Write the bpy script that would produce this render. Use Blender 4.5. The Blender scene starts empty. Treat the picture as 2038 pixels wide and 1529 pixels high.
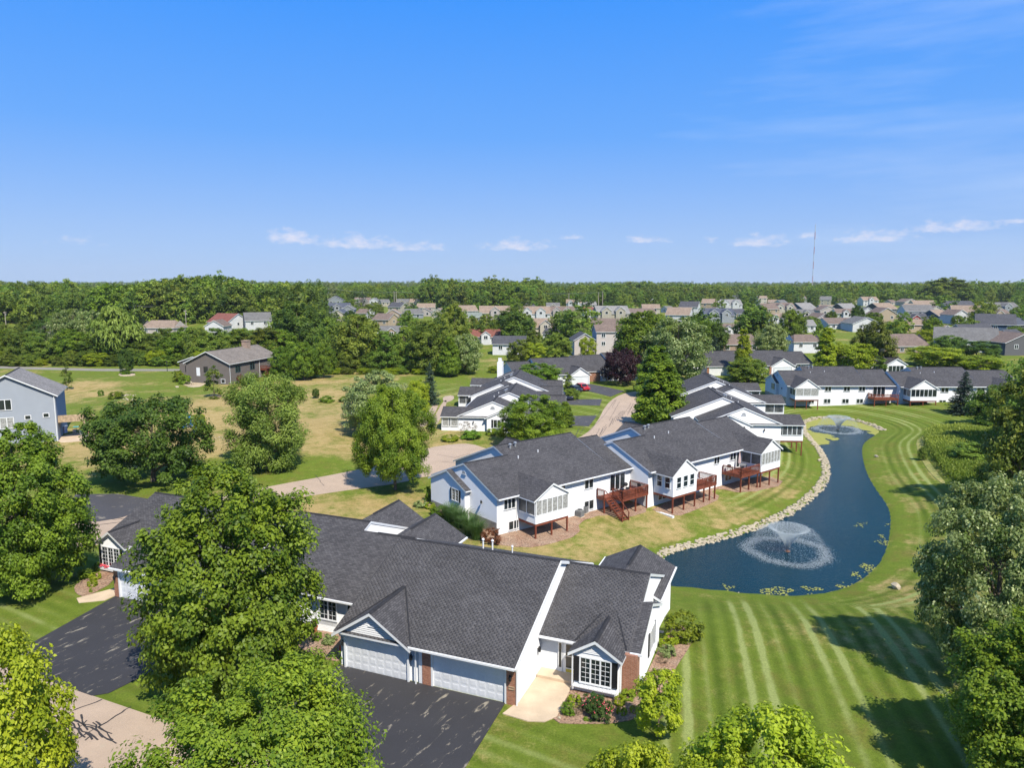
import bpy, math, random
import numpy as np
from mathutils import Vector, noise as mnoise
R = math.radians
rng = np.random.default_rng(7)
random.seed(7)
S = bpy.context.scene
COL = S.collection
# ---------------------------------------------------------------- camera
FPX, CX, CY, HOR, CAMH = 1430., 1019., 764.5, 566., 25.
PITCH = math.atan((CY - HOR) / FPX)
cam = bpy.data.objects.new('camera', bpy.data.cameras.new('camera'))
COL.objects.link(cam)
cam.location = (0, 0, CAMH)
cam.rotation_euler = (math.pi / 2 - PITCH, 0, 0)
cam.data.sensor_width = 36
cam.data.lens = FPX / 2038 * 36
cam.data.clip_start = .5
cam.data.clip_end = 30000
S.camera = cam
# ---------------------------------------------------------------- light
SUNV = Vector((.36, -.66, 1.0)).normalized()
ELEV = math.asin(SUNV.z)
AZ = math.atan2(SUNV.x, SUNV.y)
sun = bpy.data.objects.new('sun', bpy.data.lights.new('sun', 'SUN'))
COL.objects.link(sun)
sun.data.energy = 5.0
sun.data.angle = R(.53)
sun.data.color = (1, .935, .82)
sun.rotation_euler = SUNV.to_track_quat('Z', 'Y').to_euler()
sun.location = (30, -40, 90)
W = bpy.data.worlds.new('World')
S.world = W
W.use_nodes = True
wn, wl = W.node_tree.nodes, W.node_tree.links
wn.clear()
def wnode(t, **k):
    n = wn.new(t)
    for a, b in k.items():
        setattr(n, a, b)
    return n
wout = wnode('ShaderNodeOutputWorld')
wbg = wnode('ShaderNodeBackground')
wbg.inputs[1].default_value = .1
sky = wnode('ShaderNodeTexSky', sky_type='NISHITA', sun_disc=False)
sky.sun_elevation = ELEV
sky.sun_rotation = AZ
sky.altitude = 0
sky.air_density = 1.0
sky.dust_density = .2
sky.ozone_density = 2.2
hs = wnode('ShaderNodeHueSaturation')
hs.inputs['Saturation'].default_value = 1.3
hs.inputs['Value'].default_value = 1.0
wl.new(sky.outputs[0], hs.inputs['Color'])
wtc = wnode('ShaderNodeTexCoord')
wsep = wnode('ShaderNodeSeparateXYZ')
wl.new(wtc.outputs['Generated'], wsep.inputs[0])
def wmath(op, a, b=None, c=None):
    n = wnode('ShaderNodeMath', operation=op)
    for i, v in enumerate((a, b, c)):
        if v is None: continue
        if isinstance(v, (int, float)): n.inputs[i].default_value = v
        else: wl.new(v, n.inputs[i])
    return n.outputs[0]
az_ = wmath('ARCTAN2', wsep.outputs[0], wsep.outputs[1])
el_ = wmath('ARCSINE', wsep.outputs[2])
wcmb = wnode('ShaderNodeCombineXYZ')
wl.new(az_, wcmb.inputs[0]); wl.new(el_, wcmb.inputs[1])
wns = wnode('ShaderNodeTexNoise')
wns.inputs['Scale'].default_value = 55; wns.inputs['Detail'].default_value = 5; wns.inputs['Roughness'].default_value = .62
wmap = wnode('ShaderNodeMapping'); wmap.inputs['Scale'].default_value = (1, 2.2, 1)
wl.new(wcmb.outputs[0], wmap.inputs[0]); wl.new(wmap.outputs[0], wns.inputs['Vector'])
# small cumulus near the horizon: azimuth, elevation, half width, half height, strength (radians)
CLOUDS = []
for (x0, x1, y0, y1, s) in [(551, 630, 462, 488, 1.), (650, 790, 472, 496, .9), (780, 890, 486, 502, .75), (965, 1092, 478, 499, .85),
                            (1118, 1162, 470, 480, .6), (1232, 1325, 474, 487, .7), (1395, 1420, 478, 490, .5), (1460, 1552, 474, 496, .75),
                            (1575, 1612, 474, 484, .6), (1660, 1790, 470, 492, .75), (1805, 1950, 459, 478, .8), (1985, 2020, 462, 470, .5), (140, 200, 488, 502, .35)]:
    xc, yc = (x0 + x1) / 2, (y0 + y1) / 2
    CLOUDS.append((math.atan((xc - CX) / FPX), math.atan((HOR - y1 + 3) / FPX) , (x1 - x0) / 1.75 / FPX, (y1 - y0) * .95 / FPX, s))
acc = None
for (a, e, wa, we, s) in CLOUDS:
    da = wmath('DIVIDE', wmath('SUBTRACT', az_, a), wa)
    de = wmath('DIVIDE', wmath('SUBTRACT', el_, e), we)
    de = wmath('MAXIMUM', de, wmath('MULTIPLY', de, -3.5))
    r2 = wmath('SQRT', wmath('ADD', wmath('MULTIPLY', da, da), wmath('MULTIPLY', de, de)))
    f = wmath('MULTIPLY', wmath('SUBTRACT', 1.15, r2), s)
    acc = f if acc is None else wmath('MAXIMUM', acc, f)
cl = wmath('ADD', wmath('MULTIPLY', acc, 1.0), wmath('MULTIPLY', wmath('SUBTRACT', wns.outputs[0], .55), 2.6))
clr = wnode('ShaderNodeMapRange'); clr.inputs[1].default_value = .02; clr.inputs[2].default_value = .95; clr.inputs[4].default_value = .68
clr.clamp = True
wl.new(wmath('MULTIPLY', cl, wmath('GREATER_THAN', acc, -.1)), clr.inputs[0])
# thin high cirrus
wn2 = wnode('ShaderNodeTexNoise'); wn2.inputs['Scale'].default_value = 2.2; wn2.inputs['Detail'].default_value = 6; wn2.inputs['Roughness'].default_value = .6
wm2 = wnode('ShaderNodeMapping'); wm2.inputs['Scale'].default_value = (1, 8, 1); wm2.inputs['Rotation'].default_value = (0, 0, R(-14))
wl.new(wcmb.outputs[0], wm2.inputs[0]); wl.new(wm2.outputs[0], wn2.inputs['Vector'])
cir = wnode('ShaderNodeMapRange'); cir.inputs[1].default_value = .5; cir.inputs[2].default_value = .85; cir.inputs[4].default_value = .3
cirm = wnode('ShaderNodeMapRange'); cirm.inputs[1].default_value = .0; cirm.inputs[2].default_value = .5; cirm.inputs[3].default_value = -.25; cirm.inputs[4].default_value = .08; wl.new(az_, cirm.inputs[0])
wl.new(wmath('ADD', wn2.outputs[0], cirm.outputs[0]), cir.inputs[0])
# clear summer blue deepening towards the zenith
elr = wnode('ShaderNodeMapRange'); elr.inputs[1].default_value = 0.; elr.inputs[2].default_value = 1.2; wl.new(el_, elr.inputs[0])
rmp = wnode('ShaderNodeValToRGB'); wl.new(elr.outputs[0], rmp.inputs[0])
cr = rmp.color_ramp
cr.elements[0].position = 0.; cr.elements[0].color = (.36, .54, .85, 1)
cr.elements[1].position = 1.; cr.elements[1].color = (.13, .25, .5, 1)
for ps, c in ((.06, (.29, .48, .87)), (.16, (.125, .375, .93)), (.31, (.036, .29, .96)), (.5, (.08, .27, .68))):
    e = cr.elements.new(ps); e.color = (*c, 1)
gsc = wnode('ShaderNodeMixRGB', blend_type='MULTIPLY'); gsc.inputs[0].default_value = 1; gsc.inputs[2].default_value = (8.9, 8.9, 8.9, 1)
wl.new(rmp.outputs[0], gsc.inputs[1])
smx = wnode('ShaderNodeMixRGB'); smx.inputs[0].default_value = .9
wl.new(hs.outputs[0], smx.inputs[1]); wl.new(gsc.outputs[0], smx.inputs[2])
mx1 = wnode('ShaderNodeMixRGB'); mx1.inputs[2].default_value = (6.2, 7.2, 8.8, 1)
wl.new(cir.outputs[0], mx1.inputs[0]); wl.new(smx.outputs[0], mx1.inputs[1])
mx2 = wnode('ShaderNodeMixRGB'); mx2.inputs[2].default_value = (7.6, 7.2, 7.9, 1)
wl.new(clr.outputs[0], mx2.inputs[0]); wl.new(mx1.outputs[0], mx2.inputs[1])
wl.new(mx2.outputs[0], wbg.inputs[0]); wl.new(wbg.outputs[0], wout.inputs[0])
S.view_settings.view_transform = 'Standard'
S.view_settings.look = 'None'
S.view_settings.exposure = .3
S.view_settings.gamma = 1
S.cycles.max_bounces = 6
S.cycles.diffuse_bounces = 3
S.cycles.glossy_bounces = 3
S.cycles.transmission_bounces = 4
S.cycles.transparent_max_bounces = 8
S.cycles.use_denoising = True
S.cycles.caustics_reflective = False
S.cycles.caustics_refractive = False

# ---------------------------------------------------------------- survey: a photo point to a place on the ground
def ray(px, py):
    a = (px - CX) / FPX; b = -(py - CY) / FPX
    return np.array([a, math.cos(PITCH) + b * math.sin(PITCH), -math.sin(PITCH) + b * math.cos(PITCH)])
def on_z(px, py, z):
    r = ray(px, py); t = (z - CAMH) / r[2]
    return np.array([t * r[0], t * r[1], z])
def proj(p):
    v = np.array(p, float) - [0, 0, CAMH]
    f = v[1] * math.cos(PITCH) - v[2] * math.sin(PITCH)
    u = v[1] * math.sin(PITCH) + v[2] * math.cos(PITCH)
    return CX + FPX * v[0] / f, CY - FPX * u / f
# ---------------------------------------------------------------- terrain
ZW = -3.2
POND_PX = [(1318, 1112), (1335, 1100), (1390, 1086), (1450, 1070), (1510, 1052), (1560, 1031), (1600, 1005), (1634, 975), (1648, 950), (1646, 920),
           (1633, 895), (1612, 872), (1600, 855), (1602, 842), (1625, 834), (1660, 832), (1700, 838), (1735, 848), (1755, 859), (1738, 870), (1720, 882),
           (1716, 900), (1725, 940), (1745, 975), (1768, 1005), (1776, 1030), (1773, 1070), (1765, 1100), (1752, 1125), (1730, 1148),
           (1700, 1166), (1660, 1180), (1600, 1188), (1540, 1187), (1480, 1182), (1420, 1175), (1370, 1171), (1335, 1168), (1290, 1152), (1285, 1128)]
POND = np.array([on_z(x, y, ZW)[:2] for x, y in POND_PX])
def smooth_poly(P, n=2):
    for _ in range(n):
        Q = np.roll(P, -1, 0)
        P = np.stack([P * .75 + Q * .25, P * .25 + Q * .75], 1).reshape(-1, 2)
    return P
PONDS = smooth_poly(POND, 2)
def inside(P, x, y):
    c = np.zeros(np.shape(x), bool)
    n = len(P); j = n - 1
    for i in range(n):
        xi, yi = P[i]; xj, yj = P[j]
        m = ((yi > y) != (yj > y)) & (x < (xj - xi) * (y - yi) / (yj - yi + 1e-12) + xi)
        c ^= m; j = i
    return c
def sdist(P, x, y):
    d = np.full(np.shape(x), 1e9)
    for i in range(len(P)):
        a = P[i]; b = P[(i + 1) % len(P)]
        ab = b - a; L = ab @ ab + 1e-12
        t = np.clip(((x - a[0]) * ab[0] + (y - a[1]) * ab[1]) / L, 0, 1)
        dx = x - a[0] - t * ab[0]; dy = y - a[1] - t * ab[1]
        d = np.minimum(d, dx * dx + dy * dy)
    d = np.sqrt(d)
    return np.where(inside(P, x, y), -d, d)
def sst(a, b, x):
    t = np.clip((x - a) / (b - a), 0, 1)
    return t * t * (3 - 2 * t)
def tz_s(x, y):
    x = np.asarray(x, float); y = np.asarray(y, float)
    s = sdist(PONDS, x, y)
    L = 7 + 15 * sst(50, 72, y)
    zp = -3.1 * np.exp(-np.maximum(s, 0) / L) * (1 - sst(28, 55, s))
    z = np.where(s > 0, zp, -3.1 - np.minimum(1.6, .6 * -s))
    up = 5.5 * sst(205, 430, y) + 2.5 * sst(-40, -200, x) * sst(240, 420, y)
    up = up + 16 * sst(1400, 4200, y) + 1.2 * np.sin(x / 95. + 1.3) * sst(300, 700, y) + .8 * np.sin(y / 140.) * sst(300, 700, y)
    z = z + up
    # soft swales in the open field on the left
    fld = sst(-20, -34, x) * sst(88, 104, y) * sst(205, 185, y)
    z = z + fld * (.5 * np.sin(x / 13. + .6) * np.sin(y / 11. + 1) + .5)
    return z, s
def tz(x, y):
    return float(tz_s(np.array([x]), np.array([y]))[0][0])
def gp(px, py, dz=0.):
    """ground point seen at a photo position"""
    r = ray(px, py)
    if r[2] > -1e-4: r = r * 1.; r[2] = -1e-4
    z = 0.
    for _ in range(14):
        t = (z + dz - CAMH) / r[2]
        t = min(t, 6000)
        zn = tz(t * r[0], t * r[1])
        z = .5 * z + .5 * zn
    return np.array([t * r[0], t * r[1], zn])
def hgt(p, py):
    """height above the ground point p that appears at photo row py"""
    lo, hi = 0., 80.
    for _ in range(40):
        m = (lo + hi) / 2
        if proj((p[0], p[1], p[2] + m))[1] > py: lo = m
        else: hi = m
    return lo
def mpp(p):
    return (p[1] * math.cos(PITCH) - (p[2] - CAMH) * math.sin(PITCH)) / FPX

# ---------------------------------------------------------------- materials
MATS = {}
def newmat(name):
    m = bpy.data.materials.new(name); m.use_nodes = True
    nt = m.node_tree; nt.nodes.clear()
    MATS[name] = m
    return m, nt.nodes, nt.links
def mk(nt, t, **k):
    n = nt.new(t)
    for a, b in k.items(): setattr(n, a, b)
    return n
def mat(name, c, rough=.8, n1=(1.2, .12), n2=(14., .10), bump=None, coord='Object', spec=.3, metal=0., lines=None, c2=None):
    m, N, L = newmat(name)
    out = mk(N, 'ShaderNodeOutputMaterial'); p = mk(N, 'ShaderNodeBsdfPrincipled')
    L.new(p.outputs[0], out.inputs[0])
    p.inputs['Roughness'].default_value = rough; p.inputs['Metallic'].default_value = metal
    p.inputs['Specular IOR Level'].default_value = spec
    tc = mk(N, 'ShaderNodeTexCoord')
    col = None
    base = mk(N, 'ShaderNodeRGB'); base.outputs[0].default_value = (*c, 1); col = base.outputs[0]
    for i, (sc, am) in enumerate((n1, n2)):
        if not am: continue
        t = mk(N, 'ShaderNodeTexNoise'); t.inputs['Scale'].default_value = sc; t.inputs['Detail'].default_value = 4
        L.new(tc.outputs[coord], t.inputs['Vector'])
        mr = mk(N, 'ShaderNodeMapRange'); mr.inputs[1].default_value = .3; mr.inputs[2].default_value = .7
        mr.inputs[3].default_value = 1 - am * 1.6; mr.inputs[4].default_value = 1 + am * 1.6
        L.new(t.outputs[0], mr.inputs[0])
        if i == 0 and c2 is not None:
            mx = mk(N, 'ShaderNodeMixRGB'); mx.inputs[2].default_value = (*c2, 1)
            mr.inputs[3].default_value = 0; mr.inputs[4].default_value = 1
            L.new(mr.outputs[0], mx.inputs[0]); L.new(col, mx.inputs[1]); col = mx.outputs[0]
        else:
            mu = mk(N, 'ShaderNodeMixRGB', blend_type='MULTIPLY'); mu.inputs[0].default_value = 1
            L.new(col, mu.inputs[1]); L.new(mr.outputs[0], mu.inputs[2]); col = mu.outputs[0]
    L.new(col, p.inputs['Base Color'])
    if bump:
        t = mk(N, 'ShaderNodeTexNoise'); t.inputs['Scale'].default_value = bump[0]; t.inputs['Detail'].default_value = 3
        L.new(tc.outputs[coord], t.inputs['Vector'])
        b = mk(N, 'ShaderNodeBump'); b.inputs['Strength'].default_value = bump[1]; b.inputs['Distance'].default_value = .03
        L.new(t.outputs[0], b.inputs['Height']); L.new(b.outputs[0], p.inputs['Normal'])
    return m
def brickmat(name, c1, c2, mortar, bw, bh, ms, rough=.85, bumpd=.025, n1=(.5, .12), off=.5, soft=.0, n3=None):
    m, N, L = newmat(name)
    out = mk(N, 'ShaderNodeOutputMaterial'); p = mk(N, 'ShaderNodeBsdfPrincipled')
    L.new(p.outputs[0], out.inputs[0]); p.inputs['Roughness'].default_value = rough; p.inputs['Specular IOR Level'].default_value = .25
    tc = mk(N, 'ShaderNodeTexCoord')
    br = mk(N, 'ShaderNodeTexBrick'); br.offset = off
    br.inputs['Color1'].default_value = (*c1, 1); br.inputs['Color2'].default_value = (*c2, 1); br.inputs['Mortar'].default_value = (*mortar, 1)
    br.inputs['Scale'].default_value = 1; br.inputs['Brick Width'].default_value = bw; br.inputs['Row Height'].default_value = bh
    br.inputs['Mortar Size'].default_value = ms; br.inputs['Mortar Smooth'].default_value = .3
    L.new(tc.outputs['UV'], br.inputs['Vector'])
    t = mk(N, 'ShaderNodeTexNoise'); t.inputs['Scale'].default_value = n1[0]; t.inputs['Detail'].default_value = 5
    L.new(tc.outputs['Object'], t.inputs['Vector'])
    mr = mk(N, 'ShaderNodeMapRange'); mr.inputs[1].default_value = .3; mr.inputs[2].default_value = .7
    mr.inputs[3].default_value = 1 - n1[1]; mr.inputs[4].default_value = 1 + n1[1]
    L.new(t.outputs[0], mr.inputs[0])
    t2 = mk(N, 'ShaderNodeTexNoise'); t2.inputs['Scale'].default_value = 9; t2.inputs['Detail'].default_value = 2
    L.new(tc.outputs['UV'], t2.inputs['Vector'])
    mr2 = mk(N, 'ShaderNodeMapRange'); mr2.inputs[1].default_value = .3; mr2.inputs[2].default_value = .7
    mr2.inputs[3].default_value = .84; mr2.inputs[4].default_value = 1.16
    L.new(t2.outputs[0], mr2.inputs[0])
    mu = mk(N, 'ShaderNodeMixRGB', blend_type='MULTIPLY'); mu.inputs[0].default_value = 1
    L.new(br.outputs['Color'], mu.inputs[1]); L.new(mr.outputs[0], mu.inputs[2])
    mu2 = mk(N, 'ShaderNodeMixRGB', blend_type='MULTIPLY'); mu2.inputs[0].default_value = 1
    L.new(mu.outputs[0], mu2.inputs[1]); L.new(mr2.outputs[0], mu2.inputs[2])
    L.new(mu2.outputs[0], p.inputs['Base Color'])
    b = mk(N, 'ShaderNodeBump', invert=True); b.inputs['Strength'].default_value = .8; b.inputs['Distance'].default_value = bumpd
    L.new(br.outputs['Fac'], b.inputs['Height']); L.new(b.outputs[0], p.inputs['Normal'])
    return m
def siding(name, c, pitch=.115, rough=.55, var=.05):
    m, N, L = newmat(name)
    out = mk(N, 'ShaderNodeOutputMaterial'); p = mk(N, 'ShaderNodeBsdfPrincipled')
    L.new(p.outputs[0], out.inputs[0]); p.inputs['Roughness'].default_value = rough; p.inputs['Specular IOR Level'].default_value = .3
    tc = mk(N, 'ShaderNodeTexCoord'); sp = mk(N, 'ShaderNodeSeparateXYZ'); L.new(tc.outputs['UV'], sp.inputs[0])
    d = mk(N, 'ShaderNodeMath', operation='DIVIDE'); d.inputs[1].default_value = pitch; L.new(sp.outputs[1], d.inputs[0])
    f = mk(N, 'ShaderNodeMath', operation='FRACT'); L.new(d.outputs[0], f.inputs[0])
    inv = mk(N, 'ShaderNodeMath', operation='SUBTRACT'); inv.inputs[0].default_value = 1; L.new(f.outputs[0], inv.inputs[1])
    b = mk(N, 'ShaderNodeBump'); b.inputs['Strength'].default_value = 1; b.inputs['Distance'].default_value = .11
    L.new(inv.outputs[0], b.inputs['Height']); L.new(b.outputs[0], p.inputs['Normal'])
    t = mk(N, 'ShaderNodeTexNoise'); t.inputs['Scale'].default_value = .7; t.inputs['Detail'].default_value = 4; L.new(tc.outputs['Object'], t.inputs['Vector'])
    mr = mk(N, 'ShaderNodeMapRange'); mr.inputs[1].default_value = .3; mr.inputs[2].default_value = .7; mr.inputs[3].default_value = 1 - var; mr.inputs[4].default_value = 1 + var * .4
    L.new(t.outputs[0], mr.inputs[0])
    mu = mk(N, 'ShaderNodeMixRGB', blend_type='MULTIPLY'); mu.inputs[0].default_value = 1; mu.inputs[1].default_value = (*c, 1)
    L.new(mr.outputs[0], mu.inputs[2]); L.new(mu.outputs[0], p.inputs['Base Color'])
    return m
M_ROOF = brickmat('charcoal_shingles', (.063, .060, .064), (.112, .107, .111), (.034, .033, .034), .31, .145, .014)
M_TRIM = mat('white_trim', (.78, .79, .8), .5, n1=(2, .02), n2=(20, 0))
M_SIDE = siding('white_siding', (.78, .785, .79))
M_GAR = mat('garage_white', (.76, .77, .79), .45, n1=(1, .03), n2=(9, .02))
M_BRICK = brickmat('red_brick', (.36, .135, .075), (.46, .2, .12), (.42, .33, .26), .215, .075, .01)
M_FOUND = mat('foundation_grey', (.36, .34, .31), .9, n1=(1.5, .15), n2=(12, .1), bump=(15, .3))
M_GLASS = mat('window_glass', (.018, .026, .03), .06, n1=(.6, .3), n2=(5, 0), spec=.7)
M_SCREEN = mat('porch_screen', (.085, .09, .095), .35, n1=(1.4, .35), n2=(6, .1), spec=.5)
M_CURT = mat('curtained_glass', (.34, .34, .33), .25, n1=(3.5, .25), n2=(9, .1), spec=.5)
M_BLK = mat('black_shutter', (.018, .018, .02), .5, n1=(3, .1), n2=(20, 0))
M_DECK = mat('red_stained_wood', (.2, .055, .03), .7, n1=(3, .2), n2=(25, .12), bump=(40, .3))
M_TIMB = mat('weathered_timber', (.42, .31, .2), .8, n1=(3, .2), n2=(25, .12))
M_CONC = mat('tan_concrete', (.56, .44, .31), .85, n1=(.8, .08), n2=(30, .05), bump=(60, .15))
M_METAL = mat('galvanised_metal', (.55, .56, .57), .35, n1=(4, .08), n2=(20, 0), metal=.6)
M_PVC = mat('white_pvc_pipe', (.8, .8, .8), .4, n1=(4, .02), n2=(20, 0))
M_DARK = mat('dark_metal', (.03, .03, .033), .45, n1=(4, .1), n2=(20, 0))
M_ACG = mat('grey_ac_casing', (.3, .31, .31), .5, n1=(4, .1), n2=(30, .1))
M_BARK = mat('bark', (.16, .125, .095), .95, n1=(3, .25), n2=(20, .2), bump=(20, .6))
M_CAP = mat('ridge_cap_shingle', (.028, .028, .032), .9, n1=(4, .15), n2=(25, .15))
M_ROCK = mat('limestone', (.50, .42, .29), .9, n1=(1.2, .3), n2=(9, .14), bump=(9, .6), c2=(.34, .30, .23))
M_MULCH = mat('wood_mulch', (.27, .16, .105), .95, n1=(.9, .25), n2=(8, .35), bump=(18, 1.), c2=(.34, .24, .17))
M_SAND = mat('bare_path_dirt', (.46, .37, .25), .95, n1=(.7, .25), n2=(6, .2), bump=(18, .5))
M_RED = mat('red_paint', (.5, .02, .03), .3, n1=(4, .05), n2=(20, 0), spec=.6)
M_BLUEP = mat('blue_plastic', (.02, .2, .55), .4, n1=(4, .05), n2=(20, 0))
M_PINK = mat('pink_plastic', (.75, .25, .35), .5, n1=(4, .05), n2=(20, 0))
M_TEAL = mat('teal_plastic', (.1, .4, .38), .5, n1=(4, .05), n2=(20, 0))
M_YEL = mat('brass_kickplate', (.6, .5, .08), .4, n1=(4, .05), n2=(20, 0))

def leafmat(name, ca, cb, back=None, trans=.27, hue=.02, val=.25):
    m, N, L = newmat(name)
    out = mk(N, 'ShaderNodeOutputMaterial')
    at = mk(N, 'ShaderNodeAttribute', attribute_name='lv')
    mx = mk(N, 'ShaderNodeMixRGB'); mx.inputs[1].default_value = (*ca, 1); mx.inputs[2].default_value = (*cb, 1)
    L.new(at.outputs['Fac'], mx.inputs[0]); col = mx.outputs[0]
    if back:
        g = mk(N, 'ShaderNodeNewGeometry'); mb = mk(N, 'ShaderNodeMixRGB'); mb.inputs[2].default_value = (*back, 1)
        L.new(g.outputs['Backfacing'], mb.inputs[0]); L.new(col, mb.inputs[1]); col = mb.outputs[0]
    oi = mk(N, 'ShaderNodeObjectInfo'); h = mk(N, 'ShaderNodeHueSaturation')
    r1 = mk(N, 'ShaderNodeMapRange'); r1.inputs[3].default_value = .5 - hue; r1.inputs[4].default_value = .5 + hue * .6
    L.new(oi.outputs['Random'], r1.inputs[0]); L.new(r1.outputs[0], h.inputs['Hue'])
    ml = mk(N, 'ShaderNodeMath', operation='MULTIPLY'); ml.inputs[1].default_value = 7.31; L.new(oi.outputs['Random'], ml.inputs[0])
    fr = mk(N, 'ShaderNodeMath', operation='FRACT'); L.new(ml.outputs[0], fr.inputs[0])
    r2 = mk(N, 'ShaderNodeMapRange'); r2.inputs[3].default_value = 1 - val; r2.inputs[4].default_value = 1 + val
    L.new(fr.outputs[0], r2.inputs[0]); L.new(r2.outputs[0], h.inputs['Value'])
    L.new(col, h.inputs['Color']); col = h.outputs[0]
    d = mk(N, 'ShaderNodeBsdfPrincipled'); d.inputs['Roughness'].default_value = .5; d.inputs['Specular IOR Level'].default_value = .22
    t = mk(N, 'ShaderNodeBsdfTranslucent'); L.new(col, d.inputs['Base Color'])
    gm = mk(N, 'ShaderNodeMixRGB', blend_type='MULTIPLY'); gm.inputs[0].default_value = 1; gm.inputs[2].default_value = (1.25, 1.3, .5, 1)
    L.new(col, gm.inputs[1]); L.new(gm.outputs[0], t.inputs[0])
    ms = mk(N, 'ShaderNodeMixShader'); ms.inputs[0].default_value = trans
    L.new(d.outputs[0], ms.inputs[1]); L.new(t.outputs[0], ms.inputs[2]); L.new(ms.outputs[0], out.inputs[0])
    return m
L_MAPLE = leafmat('leaf_maple', (0.045, 0.11, 0.009), (0.26, 0.37, 0.03), hue=.012, val=.12)
L_MAPB = leafmat('leaf_maple_light', (.07, .14, .010), (.34, .43, .035), hue=.004, val=.05)
L_YELL = leafmat('leaf_yellow_green', (0.15, 0.23, 0.01), (0.44, 0.5, 0.03), hue=.012, val=.1)
L_SILV = leafmat('leaf_silver_maple', (.075,.135,.014), (.50,.56,.26), back=(.42, .46, .22), hue=.01, val=.12)
L_WILL = leafmat('leaf_willow', (0.1, 0.18, 0.025), (0.32, 0.42, 0.08), hue=.01, val=.08)
L_SPRU = leafmat('needle_spruce', (.03, .06, .035), (.10, .15, .10), trans=.1, hue=.01, val=.15)
L_WOOD = leafmat('leaf_wood', (0.055, 0.12, 0.014), (0.26, 0.34, 0.045), hue=.028, val=.3)
L_DARKG = leafmat('leaf_dark', (0.03, 0.075, 0.01), (0.15, 0.23, 0.03), hue=.015, val=.15)
L_PURP = leafmat('leaf_purple', (.022, .008, .012), (.06, .022, .028), hue=.01, val=.1)
L_GREY = leafmat('leaf_grey_green', (.12,.19,.05), (.36,.43,.17), back=(.34, .38, .26), hue=.01, val=.1)
L_BUSH = leafmat('leaf_bush', (0.07, 0.15, 0.012), (0.27, 0.38, 0.03), hue=.03, val=.25)
L_GRAS = leafmat('leaf_blades', (.05, .12, .03), (.14, .22, .07), hue=.01, val=.1)
L_ROSE = leafmat('leaf_rose', (.03, .08, .015), (.09, .14, .03), hue=.01, val=.1)
L_MEAD = leafmat('leaf_meadow', (0.13, 0.21, 0.02), (0.42, 0.48, 0.09), hue=.01, val=.1)
L_DEAD = leafmat('dead_twig', (.22, .2, .15), (.4, .37, .28), trans=.1, hue=.01, val=.05)
M_FLOW = mat('rose_petals', (.75, .12, .16), .6, n1=(5, .3), n2=(20, 0))

# ---------------------------------------------------------------- mesh helpers
def tagp(o, label=None, cat=None, group=None, kind=None):
    if label: o['label'] = label
    if cat: o['category'] = cat
    if group: o['group'] = group
    if kind: o['kind'] = kind
    return o
def calc_uv(me, vs, faces):
    uv = me.uv_layers.new(name='UVMap')
    out = np.empty((len(me.loops), 2), np.float32)
    li = 0
    for f in faces:
        a, b, c = vs[f[0]], vs[f[1]], vs[f[2]]
        e1 = (b[0]-a[0], b[1]-a[1], b[2]-a[2]); e2 = (c[0]-a[0], c[1]-a[1], c[2]-a[2])
        n = (e1[1]*e2[2]-e1[2]*e2[1], e1[2]*e2[0]-e1[0]*e2[2], e1[0]*e2[1]-e1[1]*e2[0])
        l = math.sqrt(n[0]**2+n[1]**2+n[2]**2) or 1.
        nx, ny, nz = n[0]/l, n[1]/l, n[2]/l
        if abs(nz) > .985:
            for i in f:
                out[li] = (vs[i][0], vs[i][1]); li += 1
        else:
            h = math.hypot(nx, ny); tx, ty = -ny/h, nx/h
            bx, by, bz = -nz*ty, nz*tx, nx*ty-ny*tx
            if bz < 0: bx, by, bz = -bx, -by, -bz
            for i in f:
                p = vs[i]
                out[li] = (p[0]*tx+p[1]*ty, p[0]*bx+p[1]*by+p[2]*bz); li += 1
    uv.data.foreach_set('uv', out.ravel())
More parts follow.
